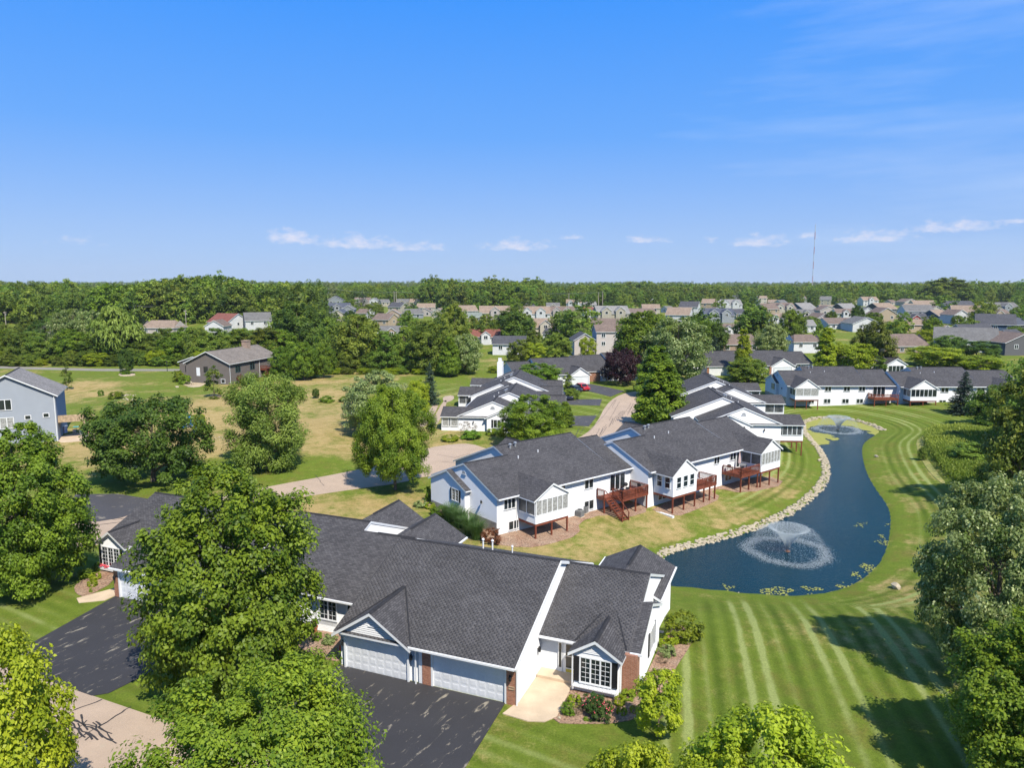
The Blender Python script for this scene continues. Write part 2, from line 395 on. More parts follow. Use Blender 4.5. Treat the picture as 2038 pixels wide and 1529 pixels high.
class MB:
    def __init__(s):
        s.v = []; s.f = []; s.m = []
    def poly(s, pts, m=0):
        i = len(s.v); s.v += [tuple(float(c) for c in p) for p in pts]; s.f.append(tuple(range(i, i+len(pts)))); s.m.append(m)
    def box(s, x0, x1, y0, y1, z0, z1, m=0):
        if x0 > x1: x0, x1 = x1, x0
        if y0 > y1: y0, y1 = y1, y0
        i = len(s.v)
        s.v += [(x0,y0,z0),(x1,y0,z0),(x1,y1,z0),(x0,y1,z0),(x0,y0,z1),(x1,y0,z1),(x1,y1,z1),(x0,y1,z1)]
        for q in ((0,3,2,1),(4,5,6,7),(0,1,5,4),(1,2,6,5),(2,3,7,6),(3,0,4,7)):
            s.f.append(tuple(i+k for k in q)); s.m.append(m)
        return s
    def tube(s, p0, p1, r0, r1=None, n=8, m=0, caps=True):
        r1 = r0 if r1 is None else r1
        p0 = Vector(p0); p1 = Vector(p1); d = (p1-p0).normalized()
        a = Vector((0,0,1)) if abs(d.z) < .9 else Vector((1,0,0))
        u = d.cross(a).normalized(); w = d.cross(u)
        i = len(s.v)
        for p, r in ((p0, r0), (p1, r1)):
            for k in range(n):
                q = p + (u*math.cos(2*math.pi*k/n) + w*math.sin(2*math.pi*k/n))*r
                s.v.append(tuple(q))
        for k in range(n):
            k2 = (k+1) % n
            s.f.append((i+k2, i+k, i+n+k, i+n+k2)); s.m.append(m)
        if caps:
            s.f.append(tuple(i+k for k in range(n))); s.m.append(m)
            s.f.append(tuple(i+n+k for k in reversed(range(n)))); s.m.append(m)
        return s
    def beam(s, p0, p1, w, h, m=0):
        """square bar from p0 to p1"""
        p0 = Vector(p0); p1 = Vector(p1); d = (p1-p0).normalized()
        a = Vector((0,0,1)) if abs(d.z) < .95 else Vector((1,0,0))
        u = d.cross(a).normalized()*w/2; t = u.normalized().cross(d)*h/2
        i = len(s.v)
        for p in (p0, p1):
            for q in (-u-t, u-t, u+t, -u+t): s.v.append(tuple(p+q))
        for q in ((3,2,1,0),(4,5,6,7),(0,1,5,4),(1,2,6,5),(2,3,7,6),(3,0,4,7)):
            s.f.append(tuple(i+k for k in q)); s.m.append(m)
        return s
    def lathe(s, prof, n=12, c=(0,0,0), m=0):
        i = len(s.v)
        for r, z in prof:
            for k in range(n):
                s.v.append((c[0]+r*math.cos(2*math.pi*k/n), c[1]+r*math.sin(2*math.pi*k/n), c[2]+z))
        for j in range(len(prof)-1):
            for k in range(n):
                k2 = (k+1) % n
                s.f.append((i+j*n+k, i+j*n+k2, i+(j+1)*n+k2, i+(j+1)*n+k)); s.m.append(m)
        s.f.append(tuple(i+k for k in reversed(range(n)))); s.m.append(m)
        s.f.append(tuple(i+(len(prof)-1)*n+k for k in range(n))); s.m.append(m)
        return s
    def mesh(s, name, mats, smooth=False):
        me = bpy.data.meshes.new(name)
        me.from_pydata(s.v, [], s.f)
        for q in (mats if isinstance(mats, (list, tuple)) else [mats]): me.materials.append(q)
        me.polygons.foreach_set('material_index', s.m)
        calc_uv(me, s.v, s.f)
        if smooth: me.polygons.foreach_set('use_smooth', [True]*len(s.f))
        me.update()
        return me
    def build(s, name, mats, parent=None, smooth=False, loc=None):
        return put(name, s.mesh(name, mats, smooth), parent, loc)
def put(name, me, parent=None, loc=None, rz=0, sc=None):
    o = bpy.data.objects.new(name, me); COL.objects.link(o)
    if parent: o.parent = parent
    if loc is not None: o.location = loc
    if rz: o.rotation_euler = (0, 0, rz)
    if sc is not None: o.scale = sc
    return o
def empty(name, loc, rz=0, label=None, cat=None, group=None, kind=None):
    o = bpy.data.objects.new(name, None); COL.objects.link(o)
    o.location = loc; o.rotation_euler = (0, 0, rz); o.empty_display_size = .3
    return tagp(o, label, cat, group, kind)
def npmesh(name, V, F, mats, lv=None, mi=None):
    """V (n,3), F (m,k) arrays of equal face size"""
    me = bpy.data.meshes.new(name)
    V = np.asarray(V, np.float32); F = np.asarray(F, np.int32); k = F.shape[1]
    me.vertices.add(len(V)); me.vertices.foreach_set('co', V.ravel())
    me.loops.add(F.size); me.loops.foreach_set('vertex_index', F.ravel())
    me.polygons.add(len(F)); me.polygons.foreach_set('loop_start', np.arange(0, F.size, k, dtype=np.int32))
    me.polygons.foreach_set('loop_total', np.full(len(F), k, np.int32))
    for q in (mats if isinstance(mats, (list, tuple)) else [mats]): me.materials.append(q)
    if mi is not None: me.polygons.foreach_set('material_index', np.asarray(mi, np.int32))
    if lv is not None:
        at = me.attributes.new('lv', 'FLOAT', 'FACE'); at.data.foreach_set('value', np.asarray(lv, np.float32))
    me.update(calc_edges=True); me.validate()
    return me

# ================================================================ GROUND
def axis(lo, a, b, hi, step, k=1.09):
    c = list(np.arange(a, b, step)); s = step; v = c[-1]
    while v < hi: s *= k; v += s; c.append(v)
    s = step; v = c[0]; l = []
    while v > lo: s *= k; v -= s; l.append(v)
    return np.array(l[::-1] + c)
GX = axis(-5200, -62, 100, 5200, .75, 1.1); GY = axis(-60, 22, 156, 7500, .75, 1.085)
XX, YY = np.meshgrid(GX, GY)
ZZ, SS = tz_s(XX, YY)
# grass dryness: surveyed spots (x px, y px, dryness)
DRYP = [(60, 1250, .12), (150, 1160, .15), (240, 1380, .1), (300, 1400, .1), (1000, 1480, .28), (1100, 1500, .2), (1250, 1500, .15), (1400, 1300, .12), (1500, 1400, .12),
        (1650, 1350, .12), (1780, 1450, .1), (1900, 1500, .1), (1600, 1225, .25), (1450, 1215, .22), (1750, 1200, .35), (1800, 1130, .55), (1800, 1050, .4),
        (1800, 980, .5), (1780, 930, .25), (1860, 1000, .1), (1740, 880, .4), (1790, 850, .15), (1850, 830, .05), (1950, 860, .0), (1700, 818, .0), (1620, 815, .05), (1640, 1000, .1),
        (1600, 1030, .1), (1550, 1020, .75), (1450, 1010, .7), (1480, 1040, .3), (1350, 1040, .75), (1400, 1060, .2), (1250, 1060, .8), (1150, 1080, .8), (1300, 1085, .25), (1200, 1105, .45),
        (1050, 1090, .7), (960, 1090, .3), (1580, 960, .7), (1620, 920, .3), (1640, 900, .1), (1585, 940, .6), (1605, 980, .3), (640, 1010, .9), (720, 1000, .85), (700, 1020, .7), (830, 990, .6), (860, 1020, .5),
        (830, 960, .3), (900, 890, .75), (950, 880, .6), (990, 870, .5), (880, 850, .8), (1150, 850, .15), (1190, 815, .15), (1180, 785, .15), (1200, 870, .1), (1260, 765, .15),
        (660, 900, .85), (650, 850, .95), (690, 800, .9), (620, 800, .75), (700, 760, .7), (620, 760, .85), (640, 930, .25), (560, 940, .1), (420, 940, .15), (440, 900, .8), (430, 860, .95), (420, 820, .95),
        (460, 830, .95), (300, 790, .3), (380, 800, .55), (250, 760, .25), (200, 770, .9), (140, 790, .85), (200, 810, .35), (160, 830, .3), (450, 790, .7), (480, 780, .75), (400, 785, .15), (330, 770, .4), (200, 745, .1), (300, 745, .1), (380, 750, .1), (600, 745, .1),
        (680, 745, .7), (180, 900, .8), (200, 930, .75), (160, 950, .4), (200, 965, .12), (300, 975, .15), (470, 945, .2), (520, 950, .15), (820, 790, .3), (880, 780, .4), (900, 760, .2), (940, 750, .15), (860, 840, .7),
        (960, 708, .8), (50, 728, .5), (2000, 730, .2), (2000, 700, .7), (1990, 770, .05)]
DP = np.array([(*on_z(x, y, -1. if x > 1000 and y < 1200 else 0.)[:2], d) for x, y, d in DRYP])
dry = np.zeros_like(XX); wsum = np.zeros_like(XX)
for x, y, d in DP:
    sc = .05 * (y / 25. + 2) * 2
    w = 1 / (((XX - x) ** 2 + ((YY - y) * .7) ** 2) / (sc * sc) + .6) ** 1.9
    dry += w * d; wsum += w
far_d = sst(190, 260, YY)
dry = dry / wsum * (1 - far_d) + .3 * far_d
dry = np.where((SS > 0) & (SS < 1.6), dry * .2, dry)
# mowing stripes
BA = R(21.6); bu = (math.cos(BA), -math.sin(BA)); bv = (math.sin(BA), math.cos(BA))
def b1loc(x, y): return (x - .3) * bu[0] + (y - 40.1) * bu[1], (x - .3) * bv[0] + (y - 40.1) * bv[1]
a12 = R(12.5)
su = XX * math.cos(a12) - YY * math.sin(a12)
sa = sst(6.5, 9, b1loc(XX, YY)[0]) * sst(62, 57, YY)
ring = sst(1.5, 3, SS) * sst(26, 18, SS) * np.maximum(sst(24, 30, XX) * sst(46, 54, YY), 0)
ring = np.where(YY > 56, ring, ring * sst(8, 4, SS))
su = np.where(ring > sa, SS, su); sa = np.maximum(sa, ring * .9)
lu, lv_ = b1loc(XX, YY)
lf = sst(-35, -37, lu) * sst(80, 70, YY) + sst(9, 6, lu) * sst(0, -1.5, lv_) * sst(-36, -35, lu)
su = np.where(lf > .3, lv_ + .15 * lu, su); sa = np.maximum(sa, lf * .55)
b5 = sst(6, 14, XX) * sst(24, 20, XX) * sst(108, 114, YY) * sst(190, 170, YY)
su = np.where(b5 > .3, (XX + YY) * .7, su); sa = np.maximum(sa, b5 * .8)
b5l = sst(-8, -12, XX) * sst(-34, -28, XX) * sst(112, 122, YY) * sst(185, 170, YY)
su = np.where(b5l > .3, (XX * .9 - YY * .45), su); sa = np.maximum(sa, b5l * .8)
meadow = inside(np.array([gp(*p)[:2] for p in [(1840, 872), (1880, 855), (1960, 845), (2200, 850), (2200, 1010), (1960, 960), (1900, 950), (1850, 910)]]), XX, YY)
ny, nx = XX.shape
idx = np.arange(nx * ny).reshape(ny, nx)
def bil(A, x, y):
    x = np.clip(x, GX[0], GX[-1] - 1e-6); y = np.clip(y, GY[0], GY[-1] - 1e-6)
    i = np.searchsorted(GX, x, 'right') - 1; j = np.searchsorted(GY, y, 'right') - 1
    u = (x - GX[i]) / (GX[i + 1] - GX[i]); v = (y - GY[j]) / (GY[j + 1] - GY[j])
    return A[j, i] * (1 - u) * (1 - v) + A[j, i + 1] * u * (1 - v) + A[j + 1, i] * (1 - u) * v + A[j + 1, i + 1] * u * v
def tz_s(x, y): return bil(ZZ, np.asarray(x, float), np.asarray(y, float)), bil(SS, np.asarray(x, float), np.asarray(y, float))
def tz(x, y): return float(bil(ZZ, x, y))
F = np.stack([idx[:-1, :-1], idx[:-1, 1:], idx[1:, 1:], idx[1:, :-1]], -1).reshape(-1, 4)
gme = bpy.data.meshes.new('ground')
m, N, L = newmat('lawn')
out = mk(N, 'ShaderNodeOutputMaterial'); p = mk(N, 'ShaderNodeBsdfPrincipled'); p.inputs['Roughness'].default_value = .95; p.inputs['Specular IOR Level'].default_value = .1
L.new(p.outputs[0], out.inputs[0])
tc = mk(N, 'ShaderNodeTexCoord')
def nz(scale, det=5, ro=.6, sc=(1, 1, 1)):
    mp = mk(N, 'ShaderNodeMapping'); mp.inputs['Scale'].default_value = sc
    t = mk(N, 'ShaderNodeTexNoise'); t.inputs['Scale'].default_value = scale; t.inputs['Detail'].default_value = det; t.inputs['Roughness'].default_value = ro
    L.new(tc.outputs['Object'], mp.inputs[0]); L.new(mp.outputs[0], t.inputs['Vector']); return t.outputs[0]
def mth(op, a, b=None, c=None, clamp=False):
    n = mk(N, 'ShaderNodeMath', operation=op, use_clamp=clamp)
    for i, v in enumerate((a, b, c)):
        if v is None: continue
        if isinstance(v, (int, float)): n.inputs[i].default_value = v
        else: L.new(v, n.inputs[i])
    return n.outputs[0]
def mixc(f, a, b, bt='MIX'):
    n = mk(N, 'ShaderNodeMixRGB', blend_type=bt)
    for i, v in enumerate((f, a, b)):
        if isinstance(v, (int, float)): n.inputs[i].default_value = v
        elif isinstance(v, tuple): n.inputs[i].default_value = (*v, 1)
        else: L.new(v, n.inputs[i])
    return n.outputs[0]
def attr(n):
    a = mk(N, 'ShaderNodeAttribute', attribute_name=n); return a.outputs['Fac']
nb = nz(.12, 6, .65, (1, .8, 1)); nm = nz(.9, 6, .7); nf = nz(7, 4, .7); nff = nz(38, 3, .7)
dv = mth('ADD', attr('dry'), mth('MULTIPLY', mth('SUBTRACT', nb, .5), 2.4))
dv = mth('ADD', dv, mth('MULTIPLY', mth('SUBTRACT', nm, .5), 1.3))
dv = mth('ADD', dv, mth('MULTIPLY', mth('SUBTRACT', nf, .5), .45))
mr = mk(N, 'ShaderNodeMapRange', interpolation_type='SMOOTHSTEP'); mr.inputs[1].default_value = .25; mr.inputs[2].default_value = 1.05; L.new(dv, mr.inputs[0])
green = mixc(nm, (.075, .125, .011), (.19, .24, .034))
olv = mk(N, 'ShaderNodeMapRange', interpolation_type='SMOOTHSTEP'); olv.inputs[1].default_value = .46; olv.inputs[2].default_value = .68; olv.inputs[4].default_value = .7; L.new(nz(.33, 6, .72), olv.inputs[0])
green = mixc(olv.outputs[0], green, mixc(nf, (.10, .105, .018), (.22, .185, .05)))
col = mixc(mr.outputs[0], green, mixc(nz(.45, 5, .7), (.26, .19, .055), (.50, .375, .18)))
sph = mth('SINE', mth('ADD', mth('MULTIPLY', attr('su'), 2 * math.pi / 1.3), mth('MULTIPLY', mth('SUBTRACT', nm, .5), 1.8)))
sph2 = mth('SINE', mth('MULTIPLY', attr('su'), 2 * math.pi / 5.1))
st = mth('MULTIPLY', mth('ADD', mth('MULTIPLY', sph, .75), mth('MULTIPLY', sph2, .5)), attr('sa'))
st = mth('MULTIPLY', st, mth('MAXIMUM', mth('SUBTRACT', mth('MULTIPLY', nb, 2.4), .4), .3))
stp = mth('MULTIPLY', mth('POWER', mth('MAXIMUM', st, 0.), 2.0), 2.2); stn = mth('MAXIMUM', mth('MULTIPLY', st, -1), 0.)
col = mixc(mth('MULTIPLY', stp, .75, clamp=True), col, (.27, .31, .10))
col = mixc(mth('MULTIPLY', stn, .6, clamp=True), col, (.05, .088, .007))
fm = mk(N, 'ShaderNodeMapRange'); fm.inputs[1].default_value = .3; fm.inputs[2].default_value = .7; fm.inputs[3].default_value = .72; fm.inputs[4].default_value = 1.28; L.new(nff, fm.inputs[0]); fm.inputs[3].default_value = .6; fm.inputs[4].default_value = 1.4
fm2 = mk(N, 'ShaderNodeMapRange'); fm2.inputs[1].default_value = .3; fm2.inputs[2].default_value = .7; fm2.inputs[3].default_value = .8; fm2.inputs[4].default_value = 1.2; L.new(nf, fm2.inputs[0])
col = mixc(1., col, fm.outputs[0], 'MULTIPLY'); col = mixc(1., col, fm2.outputs[0], 'MULTIPLY')
L.new(col, p.inputs['Base Color'])
bp = mk(N, 'ShaderNodeBump'); bp.inputs['Strength'].default_value = .7; bp.inputs['Distance'].default_value = .06
L.new(nff, bp.inputs['Height']); L.new(bp.outputs[0], p.inputs['Normal'])
gme = npmesh('ground', np.stack([XX, YY, ZZ], -1).reshape(-1, 3), F, m)
for nme, arr in (('dry', dry), ('su', su), ('sa', sa)):
    a = gme.attributes.new(nme, 'FLOAT', 'POINT'); a.data.foreach_set('value', arr.astype(np.float32).ravel())
gme.polygons.foreach_set('use_smooth', np.ones(len(gme.polygons), bool))
tagp(put('ground', gme), 'wide green and tan lawn with mowing stripes around pond and houses', kind='structure')

import bmesh
def drape(name, pts, material, off=.03, kind='structure', step=2.5, parent=None, skirt=True):
    """a sheet over the ground, cut on a grid so that it follows the relief"""
    bm = bmesh.new()
    P = [np.asarray(q, float) for q in pts]
    f = bm.faces.new([bm.verts.new((q[0], q[1], 0)) for q in P])
    xs = [q[0] for q in P]; ys = [q[1] for q in P]
    for a, lo, hi in ((0, min(xs), max(xs)), (1, min(ys), max(ys))):
        v = lo + step
        while v < hi:
            co = [0, 0, 0]; co[a] = v; no = [0, 0, 0]; no[a] = 1
            bmesh.ops.bisect_plane(bm, geom=bm.verts[:] + bm.edges[:] + bm.faces[:], plane_co=co, plane_no=no)
            v += step
    bmesh.ops.triangulate(bm, faces=bm.faces[:])
    X = np.array([v.co.x for v in bm.verts]); Y = np.array([v.co.y for v in bm.verts]); Z = tz_s(X, Y)[0]
    for v, z in zip(bm.verts, Z): v.co.z = z + off
    bmesh.ops.recalc_face_normals(bm, faces=bm.faces[:])
    if sum(f.normal.z for f in bm.faces) < 0: bmesh.ops.reverse_faces(bm, faces=bm.faces[:])
    if skirt:
        e = [e for e in bm.edges if e.is_boundary]
        r = bmesh.ops.extrude_edge_only(bm, edges=e)
        for v in r['geom']:
            if isinstance(v, bmesh.types.BMVert): v.co.z -= off + .12
    me = bpy.data.meshes.new(name); bm.to_mesh(me); bm.free()
    me.materials.append(material)
    o = put(name, me, parent)
    return tagp(o, kind=kind) if not parent else o
def W1(u, v):
    return np.array([.3 + u * bu[0] + v * bv[0], 40.1 + u * bu[1] + v * bv[1], 0.])
def G(*pp): return [gp(x, y)[:2] for x, y in pp]
def smooth_open(P, n=2):
    P = np.array(P)[:, :2]
    for _ in range(n): P = smooth_poly(P, 1)
    return P
# speckled pale scuffs are in the asphalt itself
def asphalt(name, c, scuff=.5, sc=(1.9, .5, 1), rot=0):
    m, N_, L_ = newmat(name)
    global N, L, tc
    N, L = N_, L_
    out = mk(N, 'ShaderNodeOutputMaterial'); p = mk(N, 'ShaderNodeBsdfPrincipled'); p.inputs['Roughness'].default_value = .8
    L.new(p.outputs[0], out.inputs[0]); tc = mk(N, 'ShaderNodeTexCoord')
    mp = mk(N, 'ShaderNodeMapping', vector_type='TEXTURE'); mp.inputs['Rotation'].default_value = (0, 0, rot); mp.inputs['Scale'].default_value = sc
    t = mk(N, 'ShaderNodeTexNoise'); t.inputs['Scale'].default_value = 1.1; t.inputs['Detail'].default_value = 7; t.inputs['Roughness'].default_value = .72; t.inputs['Distortion'].default_value = .5
    L.new(tc.outputs['Object'], mp.inputs[0]); L.new(mp.outputs[0], t.inputs['Vector'])
    a = mk(N, 'ShaderNodeMapRange', interpolation_type='SMOOTHSTEP'); a.inputs[1].default_value = .575; a.inputs[2].default_value = .66; a.inputs[4].default_value = scuff; L.new(t.outputs[0], a.inputs[0])
    fine = nz(60, 2, .8); big = nz(.4, 4, .6)
    col = mixc(big, tuple(q * .8 for q in c), tuple(q * 1.25 for q in c))
    f2 = mk(N, 'ShaderNodeMapRange'); f2.inputs[1].default_value = .3; f2.inputs[2].default_value = .7; f2.inputs[3].default_value = .65; f2.inputs[4].default_value = 1.4; L.new(fine, f2.inputs[0])
    col = mixc(1., col, f2.outputs[0], 'MULTIPLY')
    col = mixc(a.outputs[0], col, (.42, .37, .28))
    L.new(col, p.inputs['Base Color'])
    b = mk(N, 'ShaderNodeBump'); b.inputs['Strength'].default_value = .4; b.inputs['Distance'].default_value = .02; L.new(fine, b.inputs['Height']); L.new(b.outputs[0], p.inputs['Normal'])
    return m
M_ASPH = asphalt('dark_asphalt', (.034, .033, .037), .62, rot=R(62))
M_ASPH2 = asphalt('driveway_asphalt', (.06, .058, .064), .5, (1.6, 1, 1))
M_ROAD = asphalt('tan_road', (.41, .31, .23), .25, (1, 1, 1))
M_ROAD2 = asphalt('grey_road', (.24, .22, .19), .2, (1, 1, 1))
# front road along the row of garages
fr = [W1(-62, -4.2), W1(-36, -8.4), W1(-28.6, -8.6), W1(-19, -9.0), W1(10, -9.6), W1(16, -10), W1(16, -17.5), W1(-62, -16.5)]
road0 = drape('road', fr, M_ROAD, .03, step=4)
road0['label'] = 'pale tan street at the bottom left with dark sealed cracks'
def cracks(parent, lines, w, z=.006, mt=None):
    mb = MB()
    for ln in lines:
        P = []
        for a, b in zip(ln[:-1], ln[1:]):
            n = max(2, int(math.hypot(a[0] - b[0], a[1] - b[1]) / .35))
            for k in range(n):
                t = k / n; P.append((a[0] + (b[0] - a[0]) * t + random.uniform(-.07, .07), a[1] + (b[1] - a[1]) * t + random.uniform(-.07, .07)))
        P.append(tuple(ln[-1][:2]))
        for a, b in zip(P[:-1], P[1:]):
            dx, dy = b[0] - a[0], b[1] - a[1]; l = math.hypot(dx, dy) or 1; nx_, ny_ = -dy / l * w / 2 * random.uniform(.5, 1.2), dx / l * w / 2 * random.uniform(.5, 1.2)
            za, zb = tz(*a) + .03 + z, tz(*b) + .03 + z
            mb.poly([(a[0] + nx_, a[1] + ny_, za), (a[0] - nx_, a[1] - ny_, za), (b[0] - nx_, b[1] - ny_, zb), (b[0] + nx_, b[1] + ny_, zb)])
    o = mb.build('crack_seal', M_SEAL, parent); o['kind'] = 'stuff'
    return o
M_SEAL = mat('bitumen_crack_seal', (.045, .04, .038), .6, n1=(3, .2), n2=(20, .1))
rnd = random.Random(5)
ln = [G((205, 1393), (150, 1415), (100, 1440)), G((262, 1407), (200, 1447), (112, 1492)), G((100, 1405), (130, 1425), (160, 1440), (200, 1450), (225, 1475)),
      G((95, 1425), (150, 1436), (200, 1462), (232, 1482)), G((110, 1450), (160, 1452), (195, 1475)), G((130, 1420), (150, 1450), (170, 1470)), G((160, 1425), (175, 1455)), G((185, 1440), (205, 1470)), G((118, 1500), (130, 1529))]
for k in range(12):
    x, y = rnd.uniform(105, 215), rnd.uniform(1432, 1468); ln.append(G((x, y), (x + rnd.uniform(-18, 18), y + rnd.uniform(6, 16))))
cracks(road0, ln, .11)
# back road winding past the middle houses
bk = G((430, 990), (545, 967), (640, 950), (720, 934), (790, 915), (850, 892), (905, 884), (940, 884), (965, 893), (1000, 900), (1080, 890), (1135, 878), (1165, 866), (1188, 842), (1205, 808), (1225, 790), (1250, 781), (1300, 776), (1330, 772),
       (1335, 782), (1300, 790), (1282, 803), (1268, 830), (1255, 862), (1225, 884), (1180, 900), (1100, 925), (1020, 945), (960, 950), (900, 950), (840, 948), (800, 962), (700, 975), (600, 990), (430, 1010))
bk = smooth_poly(np.array(bk), 1)
road1 = drape('road', bk, M_ROAD, .03, step=3)
road1['label'] = 'tan street curving between the pond houses and the left row'
ln = []
for k in range(26):
    t = rnd.random(); x = 1255 - 100 * t + rnd.uniform(-6, 8); y = 790 + 80 * t
    side = rnd.choice((-1, 1)); x += side * 22
    ln.append(G((x, y), (x - 4, y + 8), (x - 9 + rnd.uniform(-2, 2), y + 17)))
ln += [G((628, 946), (645, 968)), G((680, 944), (698, 962)), G((870, 905), (905, 912), (935, 903)), G((880, 920), (940, 925)), G((1225, 795), (1200, 830), (1170, 862)), G((1233, 800), (1212, 838))]
cracks(road1, ln, .07)
lr = drape('road', G((-60, 728), (60, 731), (200, 734.5), (372, 735), (372, 739), (200, 739), (60, 735.5), (-60, 732)), M_ROAD2, .05, step=8)
lr['label'] = 'narrow grey lane at the foot of the left hedge'
rd = drape('road', G((60, 1060), (185, 1036), (300, 1012), (340, 1000), (345, 1030), (290, 1072), (200, 1085), (60, 1100)), M_ROAD, .03, step=3)
rd['label'] = 'pale concrete road beyond the left gable end'
cracks(rd, [G((195, 1030), (230, 1035), (280, 1030)), G((200, 1045), (240, 1040), (250, 1048))], .15)
d = drape('driveway', G((150, 985), (235, 984), (320, 998), (300, 1011), (240, 1032), (190, 1040), (130, 1030)), M_ASPH2, .05, step=3); d['label'] = 'worn dark driveway beyond the left gable end'
d = drape('driveway', [W1(-.72, -.12), W1(-.3, -9.2), W1(-12.4, -9.1), W1(-12.6, -.12)], M_ASPH, .045); d['label'] = 'black asphalt driveway at the double garages'
d = drape('driveway', [W1(-35.6, 2.1), W1(-34.2, -6.5), W1(-33.8, -7.0), W1(-28.6, -8.6), W1(-24.5, -8.8), W1(-23.8, -8.2), W1(-23.2, -4), W1(-23.0, 2.1)], M_ASPH, .045); d['label'] = 'black asphalt driveway at the left garages'
for pp, lb in (((1153, 775), (1171, 764), (1243, 779), (1215, 790)), 'asphalt driveway with the red car'), (((1124, 796), (1198, 795), (1194, 808), (1120, 806)), 'asphalt driveway nearest the small round tree'), \
              (((1118, 829), (1188, 828), (1172, 849), (1112, 847)), 'worn asphalt driveway beside the big round tree'), (((1240, 840), (1262, 840), (1290, 850), (1250, 868)), 'asphalt driveway behind the pond roof'):
    d = drape('driveway', G(*pp), M_ASPH2, .05); d['label'] = lb
for pp, lb in (((862, 806), (873, 806), (866, 822), (856, 838), (842, 852), (832, 846), (845, 830), (856, 816)), 'left strip of the pale path behind the left row'), \
              (((881, 800), (891, 796), (880, 828), (868, 848), (856, 860), (849, 851), (866, 828)), 'right strip of the pale path behind the left row'), (((880, 790), (903, 787), (904, 796), (884, 803)), 'pale path end beside the blue spruce'):
    d = drape('path', smooth_poly(np.array(G(*pp)), 1), M_ROAD, .04); d['label'] = lb
d = drape('path', [W1(-.44, -1.2), W1(-.12, 0), W1(.04, .02), W1(.04, 3.32), W1(2.55, 3.28), W1(2.5, 2.75), W1(2.62, -.3), W1(2.1, -1.05), W1(1.2, -1.35)], M_CONC, .06); d['label'] = 'cream concrete walk to the entrance'
d = drape('path', [W1(-35.7, 1.2), W1(-35.7, 4.0), W1(-37.0, 3.2), W1(-38.1, .6), W1(-37.2, .1)], M_CONC, .06); d['label'] = 'small cream walk beside the left brick pier'
# mulch beds
def bed(pts, lb, m=M_MULCH, off=.05):
    d = drape('planting_bed', smooth_poly(np.array(pts)[:, :2], 1), m, off, step=1.5); d['label'] = lb; return d
bed(G((1098, 1440), (1106, 1408), (1120, 1384), (1141, 1370), (1243, 1388), (1268, 1384), (1326, 1262), (1340, 1240), (1385, 1262), (1372, 1290), (1345, 1330), (1325, 1370), (1300, 1400), (1290, 1422), (1240, 1440), (1160, 1443)), 'mulch bed round the bay window')
bed(G((147, 1168), (165, 1155), (205, 1130), (240, 1130), (225, 1160), (190, 1180), (168, 1190), (150, 1182)), 'mulch bed by the left bay window')
bed([W1(-17.2, 3.6), W1(-12.6, 3.6), W1(-12.6, .2), W1(-14.2, .1), W1(-17.4, 1.0)], 'mulch bed left of the double garage')
# ---- stuff in frame 2 (middle pond building): u along the pond side, v away from the pond
A2 = R(-39); O2 = np.array([-1.5993, 73.4835])
def W2(u, v, z=0): return np.array([O2[0] + u * math.cos(A2) + v * math.sin(A2), O2[1] - u * math.sin(A2) + v * math.cos(A2), z])
bed([W2(-1.8, 12.6), W2(-.9, 5.5), W2(-2.6, 1.5), W2(-2.2, -1.5), W2(.5, -4.2), W2(3, -4.6), W2(8.3, -4.2), W2(10.5, -1.5), W2(15, -1.2), W2(16, -3.6), W2(21, -3.6), W2(21.3, .3), W2(.3, .3), W2(.3, 5.5), W2(-.3, 12)], 'mulch bed along the pond side of the nearer house pair')
bed([W2(21.0, -2.5), W2(21.2, -6.6), W2(27, -6.4), W2(32.3, -5.6), W2(32.8, -3.4), W2(35, -3.3), W2(36.2, -6.2), W2(46.4, -6.8), W2(46.6, -2.5)], 'mulch bed under the decks of the farther house pair')
# algae margin strip on the right bank and the dirt edge of the meadow
bed(G((1822, 878), (1838, 868), (1852, 862), (1842, 872), (1836, 890), (1846, 915), (1868, 945), (1885, 965), (1868, 960), (1845, 935), (1828, 905)), 'dry yellow-green edge of the meadow', mat('dry_algae_edge', (.34, .30, .10), .95, n1=(.5, .3), n2=(5, .25), c2=(.16, .2, .05)))
bed(G((120, 868), (160, 862), (196, 862), (198, 874), (150, 880), (112, 882)), 'pale patio behind the grey house', M_CONC)
bed(G((360, 764), (375, 748), (410, 740), (418, 757), (402, 770), (380, 772)), 'rocky bed by the brown house', M_SAND)
bed(G((418, 787), (440, 786), (444, 791), (420, 793)), 'mulch ring under the slender tree', M_MULCH)
bed(G((236, 744), (268, 743), (270, 748), (240, 750)), 'stone ring round the small dark tree', M_CONC)
bed(G((1395, 742), (1370, 738), (1378, 752), (1400, 756)), 'patch of dry soil by the far bay', M_SAND)

# ================================================================ POND
m, N, L = newmat('pond_water')
out = mk(N, 'ShaderNodeOutputMaterial'); p = mk(N, 'ShaderNodeBsdfPrincipled')
L.new(p.outputs[0], out.inputs[0]); tc = mk(N, 'ShaderNodeTexCoord')
p.inputs['Roughness'].default_value = .09; p.inputs['IOR'].default_value = 1.333; p.inputs['Specular IOR Level'].default_value = .2
nn = nz(.09, 3, .5)
L.new(mixc(nn, (.0003, .022, .036), (.0006, .034, .055)), p.inputs['Base Color'])
w1 = nz(3.2, 3, .6, (1, 1.6, 1)); w2 = nz(9, 2, .6)
bp = mk(N, 'ShaderNodeBump'); bp.inputs['Strength'].default_value = .7; bp.inputs['Distance'].default_value = .1
L.new(mth('ADD', w1, mth('MULTIPLY', w2, .35)), bp.inputs['Height']); L.new(bp.outputs[0], p.inputs['Normal'])
mb = MB()
x0, y0 = PONDS.min(0) - 2; x1, y1 = PONDS.max(0) + 2
mb.poly([(x0, y0, ZW), (x1, y0, ZW), (x1, y1, ZW), (x0, y1, ZW)])
